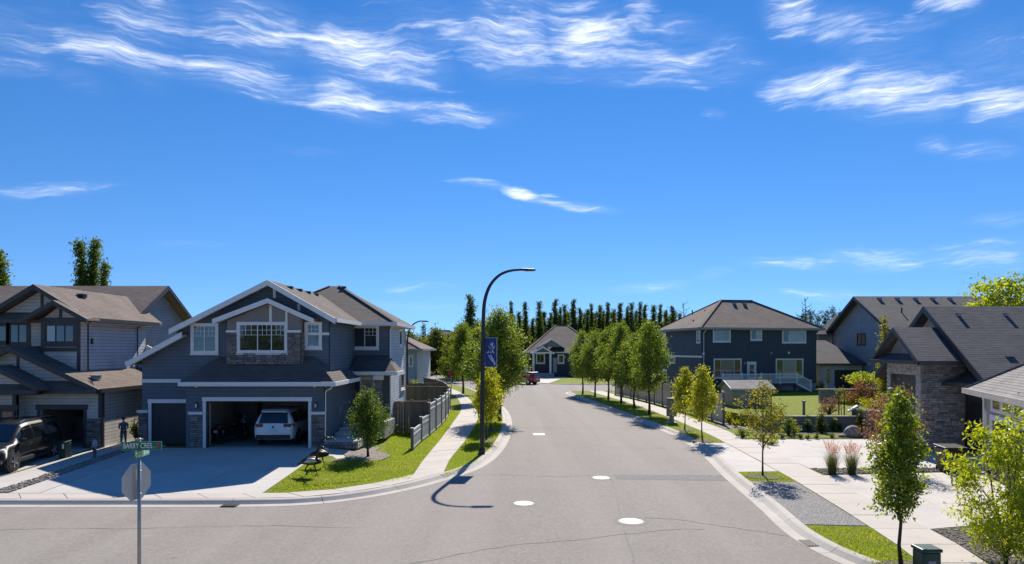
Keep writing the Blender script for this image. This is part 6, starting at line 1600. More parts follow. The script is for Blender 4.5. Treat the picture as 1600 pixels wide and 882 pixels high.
pebbles('pebbles', [(11.27, 18.3), (13.2, 18.8), (13.6, 15), (13.2, 14.0), (10.65, 14.2), (10.85, 15.6)], 900, M['pebble'], .02, .05, 3, 'loose rocks in the bed at the golden tree')

# unseen trees added behind the viewer so the window panes mirror something dark
for k, (x, y, sc_) in enumerate(((-34, -30, 1.2), (-22, -34, 1.4), (-9, -31, 1.1), (4, -35, 1.4), (15, -30, 1.2), (27, -33, 1.35), (39, -31, 1.2))):
    plant_tree(big[k % 2], (x, y, -.05), ORD[k] + ' unseen tree from the left behind the viewpoint, added for window reflections', group='unseen trees added for reflections', scale=(1.7 * sc_, 1.7 * sc_, sc_), rz=k)

# ------------------------------------------------------------------ fences, shed, street furniture
def lattice_fence(name, pts, heights, label, panel_mat, post_mat, z=LAND, rail=True):
    o = thing(name, label, 'fence', (pts[0][0], pts[0][1], z)); n = len(pts)
    for k in range(n):
        x, y = pts[k]; hh = max(heights[min(k, len(heights) - 1)], heights[max(0, k - 1)]) if k < n else heights[-1]
        hh = heights[min(k, len(heights) - 1)]
        p = MB().box(x - .065, x + .065, y - .065, y + .065, z - .05, z + hh + .1).build('post', post_mat, o)
        MB().box(x - .085, x + .085, y - .085, y + .085, z + hh + .1, z + hh + .14).build('post_cap', panel_mat, p)
        if k < n - 1:
            a, b = Vector((x, y, 0)), Vector((pts[k + 1][0], pts[k + 1][1], 0)); d = (b - a).normalized() * .07; a += d; b -= d
            pn = MB().beam(a + Vector((0, 0, z + hh - .02)), b + Vector((0, 0, z + hh - .02)), .03, hh - .1).build('panel', panel_mat, o)
            if rail:
                for zz in (hh + .03, hh * .93 - .12, .16): MB().beam(a + Vector((0, 0, z + zz)), b + Vector((0, 0, z + zz)), .07, .09).build('rail', panel_mat, pn)
                mb = MB(); L = (b - a).length; m = int(L / .16)
                for j in range(1, m): q = a.lerp(b, j / m); mb.beam(q + Vector((0, 0, z + hh * .93 - .2)) - d * .08, q + Vector((0, 0, z + hh * .93 - .2)) + d * .08, .042, hh * .93 - .36)
                tag(mb.build('tongue_board', panel_mat, pn), kind='stuff')
    return o
lattice_fence('vinyl_fence', [(-4.78, 32.7), (-4.74, 35.6), (-4.62, 38.1), (-4.55, 40.7), (-4.5, 43.4), (-4.5, 46.0), (-4.65, 49.6), (-4.85, 53.3)], [.95, 1.2, 1.75, 1.75, 1.75, 1.75, 1.75, 1.75], 'grey vinyl panel fence stepping down beside the left walk', M['vinyl'], M['vinyl_dark'])
lattice_fence('panel_fence', [(13.6, 43.9), (13.55, 46.2), (13.5, 48.6), (13.4, 51.0), (13.25, 53.4), (13.05, 55.8), (12.85, 58.2), (12.65, 60.6), (12.4, 63), (12.1, 65.4), (11.8, 67.8), (11.4, 70.2), (11.0, 72.6)], [1.95] * 13, 'tall taupe panel fence behind the right walk', M['composite'], M['vinyl_dark'], rail=False)
lattice_fence('panel_fence', [(PX(660, 146) + k * 2.4, 146 + k * .3) for k in range(6)], [2.0] * 6, 'far grey fence beyond the bend of the road', M['composite'], M['vinyl_dark'], rail=False)
def wood_fence(pts, h, label, seed):
    r = random.Random(seed); o = thing('wood_fence', label, 'fence', (pts[0][0], pts[0][1], LAND))
    for (x0, y0), (x1, y1) in zip(pts, pts[1:]):
        a, b = Vector((x0, y0, LAND)), Vector((x1, y1, LAND)); L = (b - a).length; m = int(L / .138); u = (b - a).normalized(); mb = MB()
        for k in range(m):
            q = a + u * (L * (k + .5) / m); hh = h + r.uniform(-.025, .025); nrm = Vector((u.y, -u.x, 0)) * (.012 if k % 2 else -.012)
            mb.beam(q - u * .074 + nrm + Vector((0, 0, hh)), q + u * .074 + nrm + Vector((0, 0, hh)), .022, hh - .06)
        tag(mb.build('board', M['fence_wood'], o), kind='stuff')
        for zz in (.35, h - .3): MB().beam(a + Vector((0, .05, zz)), b + Vector((0, .05, zz)), .05, .09).build('rail', M['fence_wood'], o)
        MB().beam(a + Vector((0, 0, h + .05)), b + Vector((0, 0, h + .05)), .12, .04).build('cap_rail', M['fence_wood'], o)
    for x, y in pts: MB().box(x - .06, x + .06, y - .06 + .04, y + .06 + .04, 0.05, LAND + h + .12).build('post', M['fence_wood'], o)
    return o
wood_fence([(-6.78, 38.7), (-5.7, 38.75), (-4.72, 38.8)], 1.85, 'nearest dark brown board fence meeting the grey fence', 1)
wood_fence([(-8.0, 52.0), (-6.4, 52.0), (-4.95, 52.0)], 1.95, 'second brown board fence across the back yard', 2)
wood_fence([(-4.95, 53.6), (-5.5, 58), (-6.3, 62.5), (-7.5, 67), (-9.2, 71.5)], 1.8, 'brown board fence curving along the back yards', 3)
wood_fence([(-9.7, 64.0), (-8.0, 64.0), (-6.9, 64.0)], 1.6, 'farthest brown board fence beside the pale house', 4)

def shed():
    x0, x1, y0, y1 = PX(1146, 48.6), PX(1205, 48.6), 48.6, 51.4
    s = thing('garden_shed', 'small grey-brown garden shed with pale gable roof by the fence', 'shed', ((x0 + x1) / 2, 50, .85)); z0 = .1
    W = M['composite']; xm = (x0 + x1) / 2
    front(y0).wall(s, [(x0, z0), (x1, z0), (x1, 2.2), (x0, 2.2)], W); front(y1).wall(s, [(x0, z0), (x1, z0), (x1, 2.2), (x0, 2.2)], W)
    west(x0).wall(s, [(y0 + .002, z0), (y1 - .17, z0), (y1 - .17, 2.2), ((y0 + y1) / 2, 2.6), (y0 + .002, 2.2)], W); east(x1).wall(s, [(y0 + .17, z0), (y1 - .17, z0), (y1 - .17, 2.2), ((y0 + y1) / 2, 2.6), (y0 + .17, 2.2)], W)
    a, b, c, d = (x0 - .25, y0 - .25, 2.18), (x1 + .25, y0 - .25, 2.18), (x1 + .25, 50, 2.7), (x0 - .25, 50, 2.7); e, f = (x1 + .25, y1 + .25, 2.18), (x0 - .25, y1 + .25, 2.18)
    roof_plane(s, [a, b, c, d], M['shingle_grey'], .08); roof_plane(s, [d, c, e, f], M['shingle_grey'], .08)
    fascia(s, Vector(a), Vector(d), M['trim'], .04, .12, (-1, 0, 0), 'bargeboard'); fascia(s, Vector(a), Vector(b), M['trim'], .04, .1, (0, -1, 0), 'fascia')
    dd = front(y0).box(MB(), xm - .1, xm + .75, z0 + .8, 1.95, .002, .04).build('door', M['mailbox'], s); MB().lathe((xm - .02, y0 - .06, 1.4), [(.025, -.02), (.03, 0), (.025, .02)], 8).build('handle', M['black'], dd)
    for x in (x0, x1): MB().box(x - .05, x + .05, y0 - .04, y0 + .05, z0, 2.0).build('corner_board', M['trim_grey'], s)
shed()

def arc_lamp(px, py, Y, label, base, path, r0, banner=False):
    b = Vector(base); o = thing('street_lamp', label, 'street lamp', b)
    pts = catmull([b] + [P(x, y, Y) for x, y in path], 6); n = len(pts)
    MB().tube(pts, [r0 * (1 - .5 * k / (n - 1)) for k in range(n)], 12).build('pole', M['lamp_black'], o, smooth=True)
    MB().lathe(b, [(r0 * 2.2, 0), (r0 * 2.2, .03), (r0 * 1.6, .05), (r0 * 1.45, .22), (r0 * 1.05, .30)], 12).build('base', M['lamp_black'], o)
    for k in range(4): MB().lathe(b + Vector((math.cos(k * 1.57 + .8), math.sin(k * 1.57 + .8), 0)) * r0 * 1.9, [(.025, .03), (.025, .08)], 6).build('bolt', M['galv'], o)
    t = pts[-1]; k = Y / 31.5
    hd = MB().prism([t + Vector((-.08, -.13, .05)), t + Vector((.55, -.10, .03)), t + Vector((.62, .0, .03)), t + Vector((.55, .10, .03)), t + Vector((-.08, .13, .05))], (0, 0, -.10)).build('luminaire', M['lamp_black'], o, bevel=.02)
    MB().box(t.x + .12, t.x + .5, t.y - .08, t.y + .08, t.z - .085, t.z - .072).build('lens', M['lamp_glass'], hd)
    return o
LB = G(753, 710, LAND)
lamp = arc_lamp(753, 710, LB.y, 'tall black curved street lamp with a blue banner', LB, [(754, 600), (755, 520), (756, 482), (760, 460), (768, 443), (781, 430), (797, 423.5), (816, 421.5)], .105)
Yb = LB.y
bn = MB().box(PX(757.8, Yb), PX(776, Yb), Yb - .008, Yb + .008, PZ(574, Yb), PZ(528.5, Yb)).build('banner', M['banner'], lamp)
for y in (528, 573.5): MB().tube([(PX(754, Yb), Yb, PZ(y, Yb)), (PX(777.5, Yb), Yb, PZ(y, Yb))], .018, 6).build('banner_arm', M['galv'], lamp)
for x in (757.6, 776.3): MB().tube([(PX(x, Yb), Yb, PZ(528, Yb)), (PX(x, Yb), Yb, PZ(574, Yb))], .010, 5).build('banner_edge', M['sign_white'], lamp)
def stroke(pts, w):
    p = catmull([P(x, y, Yb - .012) for x, y in pts], 5); m = len(p); rows = [[], []]
    for k, q in enumerate(p):
        t = (p[min(k + 1, m - 1)] - p[max(k - 1, 0)]).normalized(); nn = Vector((-t.z, 0, t.x)) * w * (.35 + .65 * math.sin(math.pi * (k + .6) / (m + .4)))
        rows[0].append(q + nn); rows[1].append(q - nn)
    MB().grid(rows).build('banner_emblem', M['banner_print'], bn)
for pts, w in (([(760.5, 551.5), (763, 550.5), (766, 548.5), (770, 549.5), (772.3, 553)], .035), ([(763.5, 548), (766, 549.5), (769, 551)], .05), ([(768.5, 549), (768, 543), (769.5, 537), (770, 535.5)], .045), ([(768, 548), (767.5, 542), (766, 536.5)], .022), ([(769.5, 548), (771.5, 543), (773, 540.5)], .022), ([(766, 546), (764.5, 543), (763, 541)], .015), ([(762.5, 554), (766, 560), (770, 566)], .025), ([(766.5, 554), (769.5, 561), (773, 569), (772.5, 571)], .04)): stroke(pts, w)
arc_lamp(634, 600, 60.0, 'distant curved street lamp arm rising over the blue house', (PX(636, 60), 60.0, LAND), [(636, 570), (636.5, 535), (639, 518), (645, 508), (653, 503), (659, 502)], .09)

def street_sign():
    x, y = PX(217.5, 12.5), 12.5
    o = thing('street_sign', 'stop sign seen from behind under green street name signs on a pole', 'street sign', (x, y, 0))
    MB().tube([(x, y, -.05), (x, y, 3.36)], .032, 10).build('pole', M['galv'], o, smooth=True)
    # name blades
    a = math.radians(8); bx = Vector((math.cos(a), math.sin(a), 0)); f = Facade((x, y - .05, 0), bx, (bx.y, -bx.x, 0)); zc = PZ(696.5, 12.5)
    b1 = f.box(MB(), -.28, .42, zc - .078, zc + .078, 0, .012).build('name_blade', M['sign_green'], o)
    for (u0, u1, z0, z1) in ((-.28, .42, .070, .078), (-.28, .42, -.078, -.070), (.41, .42, -.07, .07), (-.28, -.27, -.07, .07)): f.box(MB(), u0, u1, zc + z0, zc + z1, .0125, .014).build('blade_border', M['sign_teal'], b1)
    def text(body, fc, u, z, size, mat, parent, xs=.82, name='lettering'):
        cu = bpy.data.curves.new(name, 'FONT'); cu.body = body; cu.size = size; cu.extrude = .001; cu.offset = .002; cu.align_x = 'LEFT'; cu.align_y = 'CENTER'; cu.materials.append(mat)
        tc_ = bpy.data.objects.new(name, cu); COL.objects.link(tc_); me = bpy.data.meshes.new_from_object(tc_.evaluated_get(bpy.context.evaluated_depsgraph_get())); bpy.data.objects.remove(tc_); t = bpy.data.objects.new(name, me); link(t, parent); q = FRAME[o.name] @ fc.pt(u, z, .016)
        n = fc.n; R = Matrix((fc.u, Vector((0, 0, 1)), n)).transposed().to_4x4(); t.matrix_local = Matrix.Translation(q) @ R @ Matrix.Diagonal((xs, 1, 1, 1))
        return t
    text('BARRY CRES', f, -.245, zc, .135, M['sign_white'], b1, .66)
    f.box(MB(), .325, .375, zc - .03, zc + .045, .0125, .016).build('city_emblem', M['sign_red'], b1)
    text('SW', f, .25, zc - .03, .06, M['sign_teal'], b1, .8)
    bx2 = Vector((-math.sin(a), math.cos(a), 0)); f2 = Facade((x + .045, y, 0), bx2, (bx2.y, -bx2.x, 0)); zc2 = PZ(708.5, 12.5)
    b2 = f2.box(MB(), -.34, .34, zc2 - .066, zc2 + .066, 0, .012).build('name_blade', M['sign_green'], o)
    f2.box(MB(), .03, .34, zc2 - .066, zc2 + .066, .0122, .014).build('pale_plate', M['sign_teal'], b2); f2.box(MB(), -.03, .03, zc2 - .066, zc2 + .066, .0122, .0142).build('mount_plate', M['mailbox'], b2)
    text('OZT', f2, -.31, zc2, .11, M['sign_white'], b2, .95); text('BOUL', f2, .05, zc2, .11, M['sign_white'], b2, .85)
    for zz in (zc - .13, zc + .1): MB().box(x - .05, x + .05, y - .05, y + .05, zz, zz + .03).build('bracket', M['galv'], o)
    # octagon, its back to us
    an = math.radians(74); u = Vector((math.cos(an), math.sin(an), 0)); n = Vector((u.y, -u.x, 0))
    c = Vector((x - .005, y, PZ(753, 12.5))) - n * .05; R_ = .355
    oct_ = [c + u * R_ * math.cos(math.pi / 8 + k * math.pi / 4) + Vector((0, 0, R_ * math.sin(math.pi / 8 + k * math.pi / 4))) for k in range(8)]
    s = MB().prism(oct_, n * -.006).build('stop_sign', M['sign_back'], o)
    inner = [c - n * .008 + (p - c) * .99 for p in oct_]; MB().prism(inner, n * -.002).build('sign_face', M['sign_red'], s)
    for zz in (-.22, .2): MB().lathe(c + Vector((0, 0, zz)) + n * .09, [(.015, -.01), (.018, 0), (.012, .012)], 6, 'Y').build('bolt', M['galv'], s)
street_sign()
struct(MB().prism([(-90, -8, -.04), (-5.2, -8, -.04), (-5.2, 11.4, -.04), (-6.6, 12.9, -.04), (-90, 12.9, -.04)], (0, 0, .03)).build('verge_near', M['kerb']))

def mailbox_stand():
    p = Vector((10.5, 44.9, LAND)); o = thing('mailbox_stand', 'taupe community mailbox on a post beside the right walk', 'mailbox', p, math.radians(-8))
    b = MB().box(p.x - .3, p.x + .3, p.y - .22, p.y + .22, .55, 1.68).build('cabinet', M['mailbox'], o, bevel=.02)
    MB().box(p.x - .34, p.x + .34, p.y - .26, p.y + .26, 1.68, 1.75).build('top', M['mailbox'], o); MB().box(p.x - .13, p.x + .13, p.y - .1, p.y + .1, .1, .55).build('post', M['block_wall'], o)
    for i in range(4):
        for j in range(2): MB().box(p.x - .27 + j * .275, p.x - .01 + j * .275, p.y - .235, p.y - .221, .62 + i * .26, .85 + i * .26).build('door', M['mailbox'], b)
    MB().box(p.x - .35, p.x + .35, p.y - .3, p.y + .3, .08, .16).build('pad', M['kerb'], o)
mailbox_stand()
p = G(1447, 892, LAND); p = Vector((9.05, 14.9, LAND))
o = thing('utility_pedestal', 'dark green utility pedestal at the bottom right verge', 'utility box', p)
MB().box(p.x - .2, p.x + .2, p.y - .2, p.y + .2, .1, .60).build('body', M['pedestal'], o, bevel=.03); MB().box(p.x - .225, p.x + .225, p.y - .225, p.y + .225, .60, .68).build('lid', M['pedestal'], o, bevel=.025)
MB().box(p.x - .08, p.x + .08, p.y - .206, p.y - .201, .3, .42).build('warning_label', M['trim_grey'], o)
def wheelie(px, py, w, h, mat, label, rz=0.0, deep=.75, note=False):
    p = GS(px, py) if px < 400 else G(px, py, .13); o = thing('wheeled_bin', label, 'bin', p, rz); x, y = p.x, p.y
    b = MB(); lo = [(-w * .4, -deep * .38), (w * .4, -deep * .38), (w * .4, deep * .38), (-w * .4, deep * .38)]; hi = [(-w / 2, -deep / 2), (w / 2, -deep / 2), (w / 2, deep / 2), (-w / 2, deep / 2)]
    zb = p.z - .13; b.v = [(x + a, y + c, zb + .15) for a, c in lo] + [(x + a, y + c, zb + .13 + h * .9) for a, c in hi]; b.f = [(3, 2, 1, 0), (4, 5, 6, 7), (0, 1, 5, 4), (1, 2, 6, 5), (2, 3, 7, 6), (3, 0, 4, 7)]
    bo = b.build('body', mat, o, bevel=.03)
    MB().prism([(x - w * .53, y - deep * .55, zb + .13 + h * .9), (x + w * .53, y - deep * .55, zb + .13 + h * .9), (x + w * .53, y + deep * .5, zb + .13 + h * .96), (x - w * .53, y + deep * .5, zb + .13 + h * .96)], (0, 0, .05)).build('lid', mat, o, bevel=.015)
    MB().tube([(x - w * .4, y + deep * .56, zb + .13 + h * .86), (x + w * .4, y + deep * .56, zb + .13 + h * .86)], .02, 6).build('handle', mat, o)
    for s in (-1, 1): MB().lathe((x + s * w * .36, y + deep * .4, zb + .24), [(.11, -.03), (.12, 0), (.11, .03)], 12, 'X').build('wheel', M['rubber'], o)
    if note: MB().box(x + .02, x + w * .3, y - deep * .5, y - deep * .485, zb + .55, zb + .75).build('sticker', M['sign_white'], bo)
wheelie(1485, 737, .86, 1.05, M['bin_black'], 'large black wheeled bin by the stone house driveway', -.25)
wheelie(101, 716, .34, .72, M['bin_green'], 'small dark bin with a white sticker beside the black car', 0, .4, True)
o = thing('street_post', 'small red sign on a thin post at the bend of the left walk', 'sign', (PX(705, 74), 74, LAND)); x = PX(705, 74)
MB().tube([(x, 74, .1), (x, 74, 2.6)], .05, 6).build('post', M['galv'], o); MB().box(x - .3, x + .3, 73.9, 73.94, 2.1, 2.65).build('plate', M['sign_red'], o); MB().tube([(x + .1, 73.9, 2.2), (x + .9, 73.9, 1.5), (x + 1.2, 73.9, 1.7)], .07, 6).build('bracket_arm', M['bird_dark'], o)
p = Vector((PX(1256, 41.6), 41.6, .85)); o = thing('garden_post', 'grey garden post with a pale cap on the raised lawn', 'post', p); MB().box(p.x - .06, p.x + .06, p.y - .06, p.y + .06, .8, 1.75).build('shaft', M['vinyl_dark'], o); MB().box(p.x - .1, p.x + .1, p.y - .1, p.y + .1, 1.75, 1.83).build('cap', M['composite'], o)
sp = tree_meshes('staked_sapling', 1.75, .9, .45, 'round', 'olive', 260, .1, 411, limbs=10, trunk_r=.02, bark='bark_dark')
t = plant_tree(sp, (PX(1315, 42.5), 42.5, .85), 'sapling with flat crown tied between two dark stakes', 'tree', 'sapling')
for dx in (-.17, .17): place(MB().tube([(dx, 0, 0), (dx, 0, 1.5)], .035, 6).mesh('stake'), 'stake', t, (0, 0, 0)).data.materials.append(M['bark_dark'])
p = Vector((PX(1336, 41.3), 41.3, .95)); o = thing('garden_ornament', 'pale slanted garden ornament on the wall corner', 'ornament', p)
MB().box(p.x - .1, p.x + .1, p.y - .1, p.y + .1, .9, 1.35).build('plinth', M['block_wall'], o); MB().prism([(p.x - .45, p.y - .12, 1.25), (p.x - .4, p.y - .12, 1.17), (p.x + .42, p.y - .12, 1.62), (p.x + .38, p.y - .12, 1.72)], (0, .24, 0)).build('wing', M['trim'], o); MB().tube([(p.x + .1, p.y, 1.4), (p.x + .3, p.y, 1.8), (p.x + .48, p.y, 1.86)], [.09, .07, .03], 7).build('head', M['bird_dark'], o)

# ------------------------------------------------------------------ vehicles
ST = [(-2.45, .45, .78, .84, .76, .79, .70), (-2.40, .36, 1.00, 1.06, .90, .90, .78), (-2.30, .31, 1.05, 1.32, .94, .92, .73), (-2.12, .29, 1.06, 1.64, .955, .94, .67), (-1.9, .28, 1.06, 1.70, .965, .945, .675), (-1.0, .27, 1.04, 1.75, .97, .95, .685), (0, .27, 1.02, 1.755, .97, .95, .685), (.45, .27, 1.01, 1.70, .97, .95, .675), (1.25, .27, 1.0, 1.07, .965, .94, .74), (1.9, .28, .95, 1.01, .95, .92, .75), (2.28, .31, .84, .90, .90, .87, .72), (2.42, .36, .74, .79, .82, .80, .68), (2.48, .44, .62, .66, .72, .70, .6)]
def suv(label, loc, rz, paint, sc_=1.0, L=1.0, chrome=True, front_detail=True, cat='car'):
    o = thing('suv', label, cat, loc, rz); o.scale = (sc_ * L, sc_, sc_)
    def S(x):
        for a, b in zip(ST, ST[1:]):
            if a[0] <= x <= b[0]: t = (x - a[0]) / (b[0] - a[0]); return [p + (q - p) * t for p, q in zip(a, b)]
        return list(ST[0] if x < ST[0][0] else ST[-1])
    def sec(s):
        x, zb, ze, zt, ws, wb, wr = s
        return [(x, 0, zb), (x, ws * .86, zb), (x, ws * .97, zb + .10), (x, ws, zb + (ze - zb) * .45), (x, ws * .995, zb + (ze - zb) * .75), (x, wb, ze), (x, wb * .35 + wr * .65, ze + (zt - ze) * .68), (x, wr, zt - (zt - ze) * .10 - .01), (x, wr * .82, zt - .004), (x, 0, zt + .012)]
    xs = sorted(set([s[0] for s in ST] + list(np.linspace(-2.3, 2.3, 24))))
    mb = MB(); rows = [[Vector(p) for p in sec(S(x))] for x in xs]
    full = [r + [Vector((p.x, -p.y, p.z)) for p in r[-2:0:-1]] + [r[0]] for r in rows]
    mb.grid(full); mb.poly(full[0][:-1][::-1]); mb.poly(full[-1][:-1])
    body = mb.build('body', paint, o, smooth=True, local=True)
    def side(x, f, s, off=.008):
        q = S(x); zt = q[3] - (q[3] - q[2]) * .10 - .01; a = Vector((x, q[5], q[2])); m = Vector((x, q[5] * .35 + q[6] * .65, q[2] + (q[3] - q[2]) * .68)); b = Vector((x, q[6], zt))
        p = a.lerp(m, f / .72) if f < .72 else m.lerp(b, (f - .72) / .28)
        return Vector((p.x, (p.y + off) * s, p.z + off * .4))
    for s in (1, -1):
        for x0, x1 in ((-2.05, -1.2), (-1.12, -.12), (-.04, .98)):
            mb = MB(); rws = []
            for k in range(7):
                x = x0 + (x1 - x0) * k / 6; rws.append([side(x, .08 + .80 * j / 3, s) for j in range(4)])
            mb.grid(rws if s < 0 else [r[::-1] for r in rws]); mb.build('side_window', M['car_glass'], body, True, True)
        mb = MB().box(-.06, .10, s * .98 if s > 0 else s * .98 - .16, s * .98 + .16 if s > 0 else s * .98, 1.02, 1.18); mb.v = [(x + .95, y, z) for x, y, z in mb.v]; mb.build('mirror', paint, body, local=True, bevel=.03)
        for x in (-.95, .12): MB().box(x, x + .2, s * .95 - .012, s * .95 + .03, .90, .935).build('door_handle', M['chrome'] if chrome else paint, body, local=True)
        MB().tube([(-1.95, s * .62, 1.745), (-1.7, s * .63, 1.80), (.1, s * .63, 1.815), (.4, s * .62, 1.745)], .02, 5).build('roof_rail', M['chrome'] if chrome else M['plastic'], body, local=True)
        MB().box(-2.0, 1.9, s * .955 - .02, s * .955 + .025, .28, .40).build('sill_trim', M['plastic'], body, local=True)
        if chrome: MB().box(-1.05, .95, s * .975 - .004, s * .975 + .012, .55, .585).build('door_moulding', M['chrome'], body, local=True)
        # lamps
        MB().prism([(-2.43, s * .50, .93), (-2.43, s * .86, .93), (-2.22, s * .955, .93), (-2.15, s * .955, .93), (-2.3, s * .5, .93)], (0, 0, .15)).build('tail_lamp', M['tail_red'], body, local=True)
        MB().prism([(2.40, s * .45, .70), (2.37, s * .80, .70), (2.0, s * .945, .74), (1.95, s * .90, .74), (2.2, s * .45, .72)], (0, 0, .15)).build('headlight', M['head_lamp'], body, local=True)
        for x in (-1.46, 1.46):
            MB().lathe((x, s * .915, .37), [(.46, -.05), (.465, .045 * s + .0), (.39, .058 * s)], 24, 'Y').build('wheel_arch', M['plastic'], body, local=True)
            w = MB().lathe((x, s * .87, .37), [(.24, -.12), (.35, -.12), (.372, -.08), (.372, .08), (.35, .12), (.24, .12)], 24, 'Y').build('wheel', M['rubber'], o, local=True, smooth=False)
            rim = MB().lathe((x, s * .87, .37), [(.05, -.125), (.235, -.118), (.245, 0), (.235, .118), (.05, .125)], 24, 'Y').build('rim', M['plastic'], w, local=True)
            mb = MB()
            for k in range(5):
                a = k * 1.2566; c, sn = math.cos(a), math.sin(a); q = Vector((x, s * .87 + s * .125, .37)); e = Vector((c, 0, sn)); t_ = Vector((-sn, 0, c)) * .035
                mb.prism([q + e * .03 - t_, q + e * .23 - t_ * 1.2, q + e * .23 + t_ * 1.2, q + e * .03 + t_], (0, s * .015, 0))
            mb.lathe((x, s * .995 + s * .0, .37), [(.05, -.004), (.05, .012)], 10, 'Y'); mb.build('spokes', M['rim'], w, local=True)
    ws = MB(); rws = []
    for k in range(6):
        x = .50 + .70 * k / 5; q = S(x); rws.append([Vector((x, q[6] * .9 * f, q[3] + .018 - .012 * abs(f))) for f in (-1, -.5, 0, .5, 1)])
    ws.grid(rws).build('windscreen', M['car_glass'], body, True, True)
    rws = []
    for k in range(5):
        x = -2.385 + .24 * k / 4; q = S(x); rws.append([Vector((x - .012, q[6] * .92 * f, q[3] + .012 - .01 * abs(f))) for f in (-1, -.5, 0, .5, 1)])
    MB().grid(rws[::-1]).build('rear_window', M['car_glass'], body, True, True)
    MB().prism([(-2.28, -.62, 1.66), (-1.95, -.66, 1.74), (-1.95, .66, 1.74), (-2.28, .62, 1.66)], (0, 0, .03)).build('spoiler', paint, body, local=True)
    MB().box(-2.475, -2.43, -.26, .26, .70, .84).build('licence_plate', M['plate'], body, local=True); MB().box(-2.50, -2.38, -.82, .82, .36, .56).build('rear_bumper', M['plastic'], body, local=True, bevel=.02)
    MB().lathe((-2.462, 0, .93), [(.05, -.012), (.055, 0), (.05, .012)], 14, 'X').build('emblem', M['plastic'], body, local=True); MB().box(-2.49, -2.42, -.8, .8, .57, .60).build('bumper_strip', M['chrome'], body, local=True)
    if front_detail:
        g = MB().box(2.38, 2.47, -.44, .44, .58, .80).build('grille', M['plastic'], body, local=True)
        for k in range(3): MB().box(2.465, 2.485, -.44, .44, .61 + k * .065, .63 + k * .065).build('grille_bar', M['chrome'], g, local=True)
        MB().box(2.36, 2.49, -.80, .80, .36, .50).build('front_bumper', M['plastic'], body, local=True, bevel=.02)
    return o
suv('white SUV parked nose-in inside the open double garage', (PX(450, 33.6), 33.7, .50), math.radians(90.5), M['car_white'], .95, .98, True, False)
suv('large black SUV parked nose-out on the left driveway', (-20.35, 27.6, .30), math.atan2(-.985, .16), M['car_black'], 1.0, 1.04)
suv('red SUV far down the street before the bungalow', (1.5, 96.0, 0.0), math.radians(150), M['car_red'], 1.0, .95, False)
suv('dark blue car far off beyond the curve of the road', (PX(706, 128), 128, .0), math.radians(160), M['car_blue'], .95, .95, False)

def motorcycle(loc, rz, label):
    o = thing('motorcycle', label, 'motorcycle', loc, rz); B = M['car_black']
    for x in (-.72, .78):
        w = MB().lathe((x, 0, .31), [(.20, -.06), (.29, -.065), (.31, -.03), (.31, .03), (.29, .065), (.20, .06)], 22, 'Y').build('wheel', M['rubber'], o, local=True); MB().lathe((x, 0, .31), [(.04, -.07), (.20, -.03), (.20, .03), (.04, .07)], 16, 'Y').build('rim', M['chrome'], w, local=True)
        MB().tube([(x - .33, 0, .42), (x - .2, 0, .62), (x, 0, .68), (x + .22, 0, .60)], [.05, .08, .09, .05], 8).build('mudguard', B, o, True, True)
    MB().tube([(-.72, .0, .34), (-.2, 0, .38), (.3, 0, .40), (.55, 0, .85)], [.06, .16, .16, .05], 8).build('engine_frame', M['plastic'], o, True, True)
    MB().tube([(-.05, 0, .82), (.2, 0, .88), (.48, 0, .86)], [.11, .17, .09], 10).build('fuel_tank', B, o, True, True); MB().tube([(-.95, 0, .88), (-.65, 0, .80), (-.3, 0, .76), (-.02, 0, .82)], [.07, .15, .16, .1], 10).build('seat', M['plastic'], o, True, True)
    MB().tube([(.78, .09, .31), (.62, .09, .75), (.5, .09, 1.02)], .03, 6).build('fork', M['chrome'], o, local=True); MB().tube([(.78, -.09, .31), (.62, -.09, .75), (.5, -.09, 1.02)], .03, 6).build('fork', M['chrome'], o, local=True)
    MB().tube([(.25, -.42, 1.1), (.42, -.25, 1.08), (.5, 0, 1.04), (.42, .25, 1.08), (.25, .42, 1.1)], .018, 6).build('handlebar', M['chrome'], o, local=True)
    for s in (-1, 1):
        MB().box(-1.0, -.5, s * .30 - .11, s * .30 + .11, .42, .74).build('saddlebag', B, o, local=True, bevel=.05); MB().tube([(.2, s * .16, .3), (-.4, s * .2, .25), (-1.05, s * .22, .28)], .045, 8).build('exhaust', M['chrome'], o, local=True)
        MB().lathe((.3, s * .44, 1.22), [(.05, -.01), (.06, 0), (.05, .01)], 10, 'X').build('mirror', M['chrome'], o, local=True)
        MB().lathe((-1.05, s * .2, .8), [(.03, -.03), (.035, .02)], 8, 'X').build('indicator', M['amber'], o, local=True)
    MB().box(-1.07, -1.0, -.09, .09, .72, .84).build('tail_lamp', M['tail_red'], o, local=True); MB().box(-1.09, -1.06, -.1, .1, .55, .68).build('licence_plate', M['plate'], o, local=True)
    MB().prism([(.55, -.22, 1.0), (.55, .22, 1.0), (.42, .16, 1.38), (.42, -.16, 1.38)], (.012, 0, .004)).build('windshield', M['car_glass'], o, local=True); MB().lathe((.66, 0, .92), [(.06, -.06), (.10, 0), (.09, .05)], 12, 'X').build('headlight', M['head_lamp'], o, local=True)
motorcycle((PX(362, 33.0), 33.1, .48), math.radians(68), 'dark motorcycle with chrome and red tail lamp in the open garage')
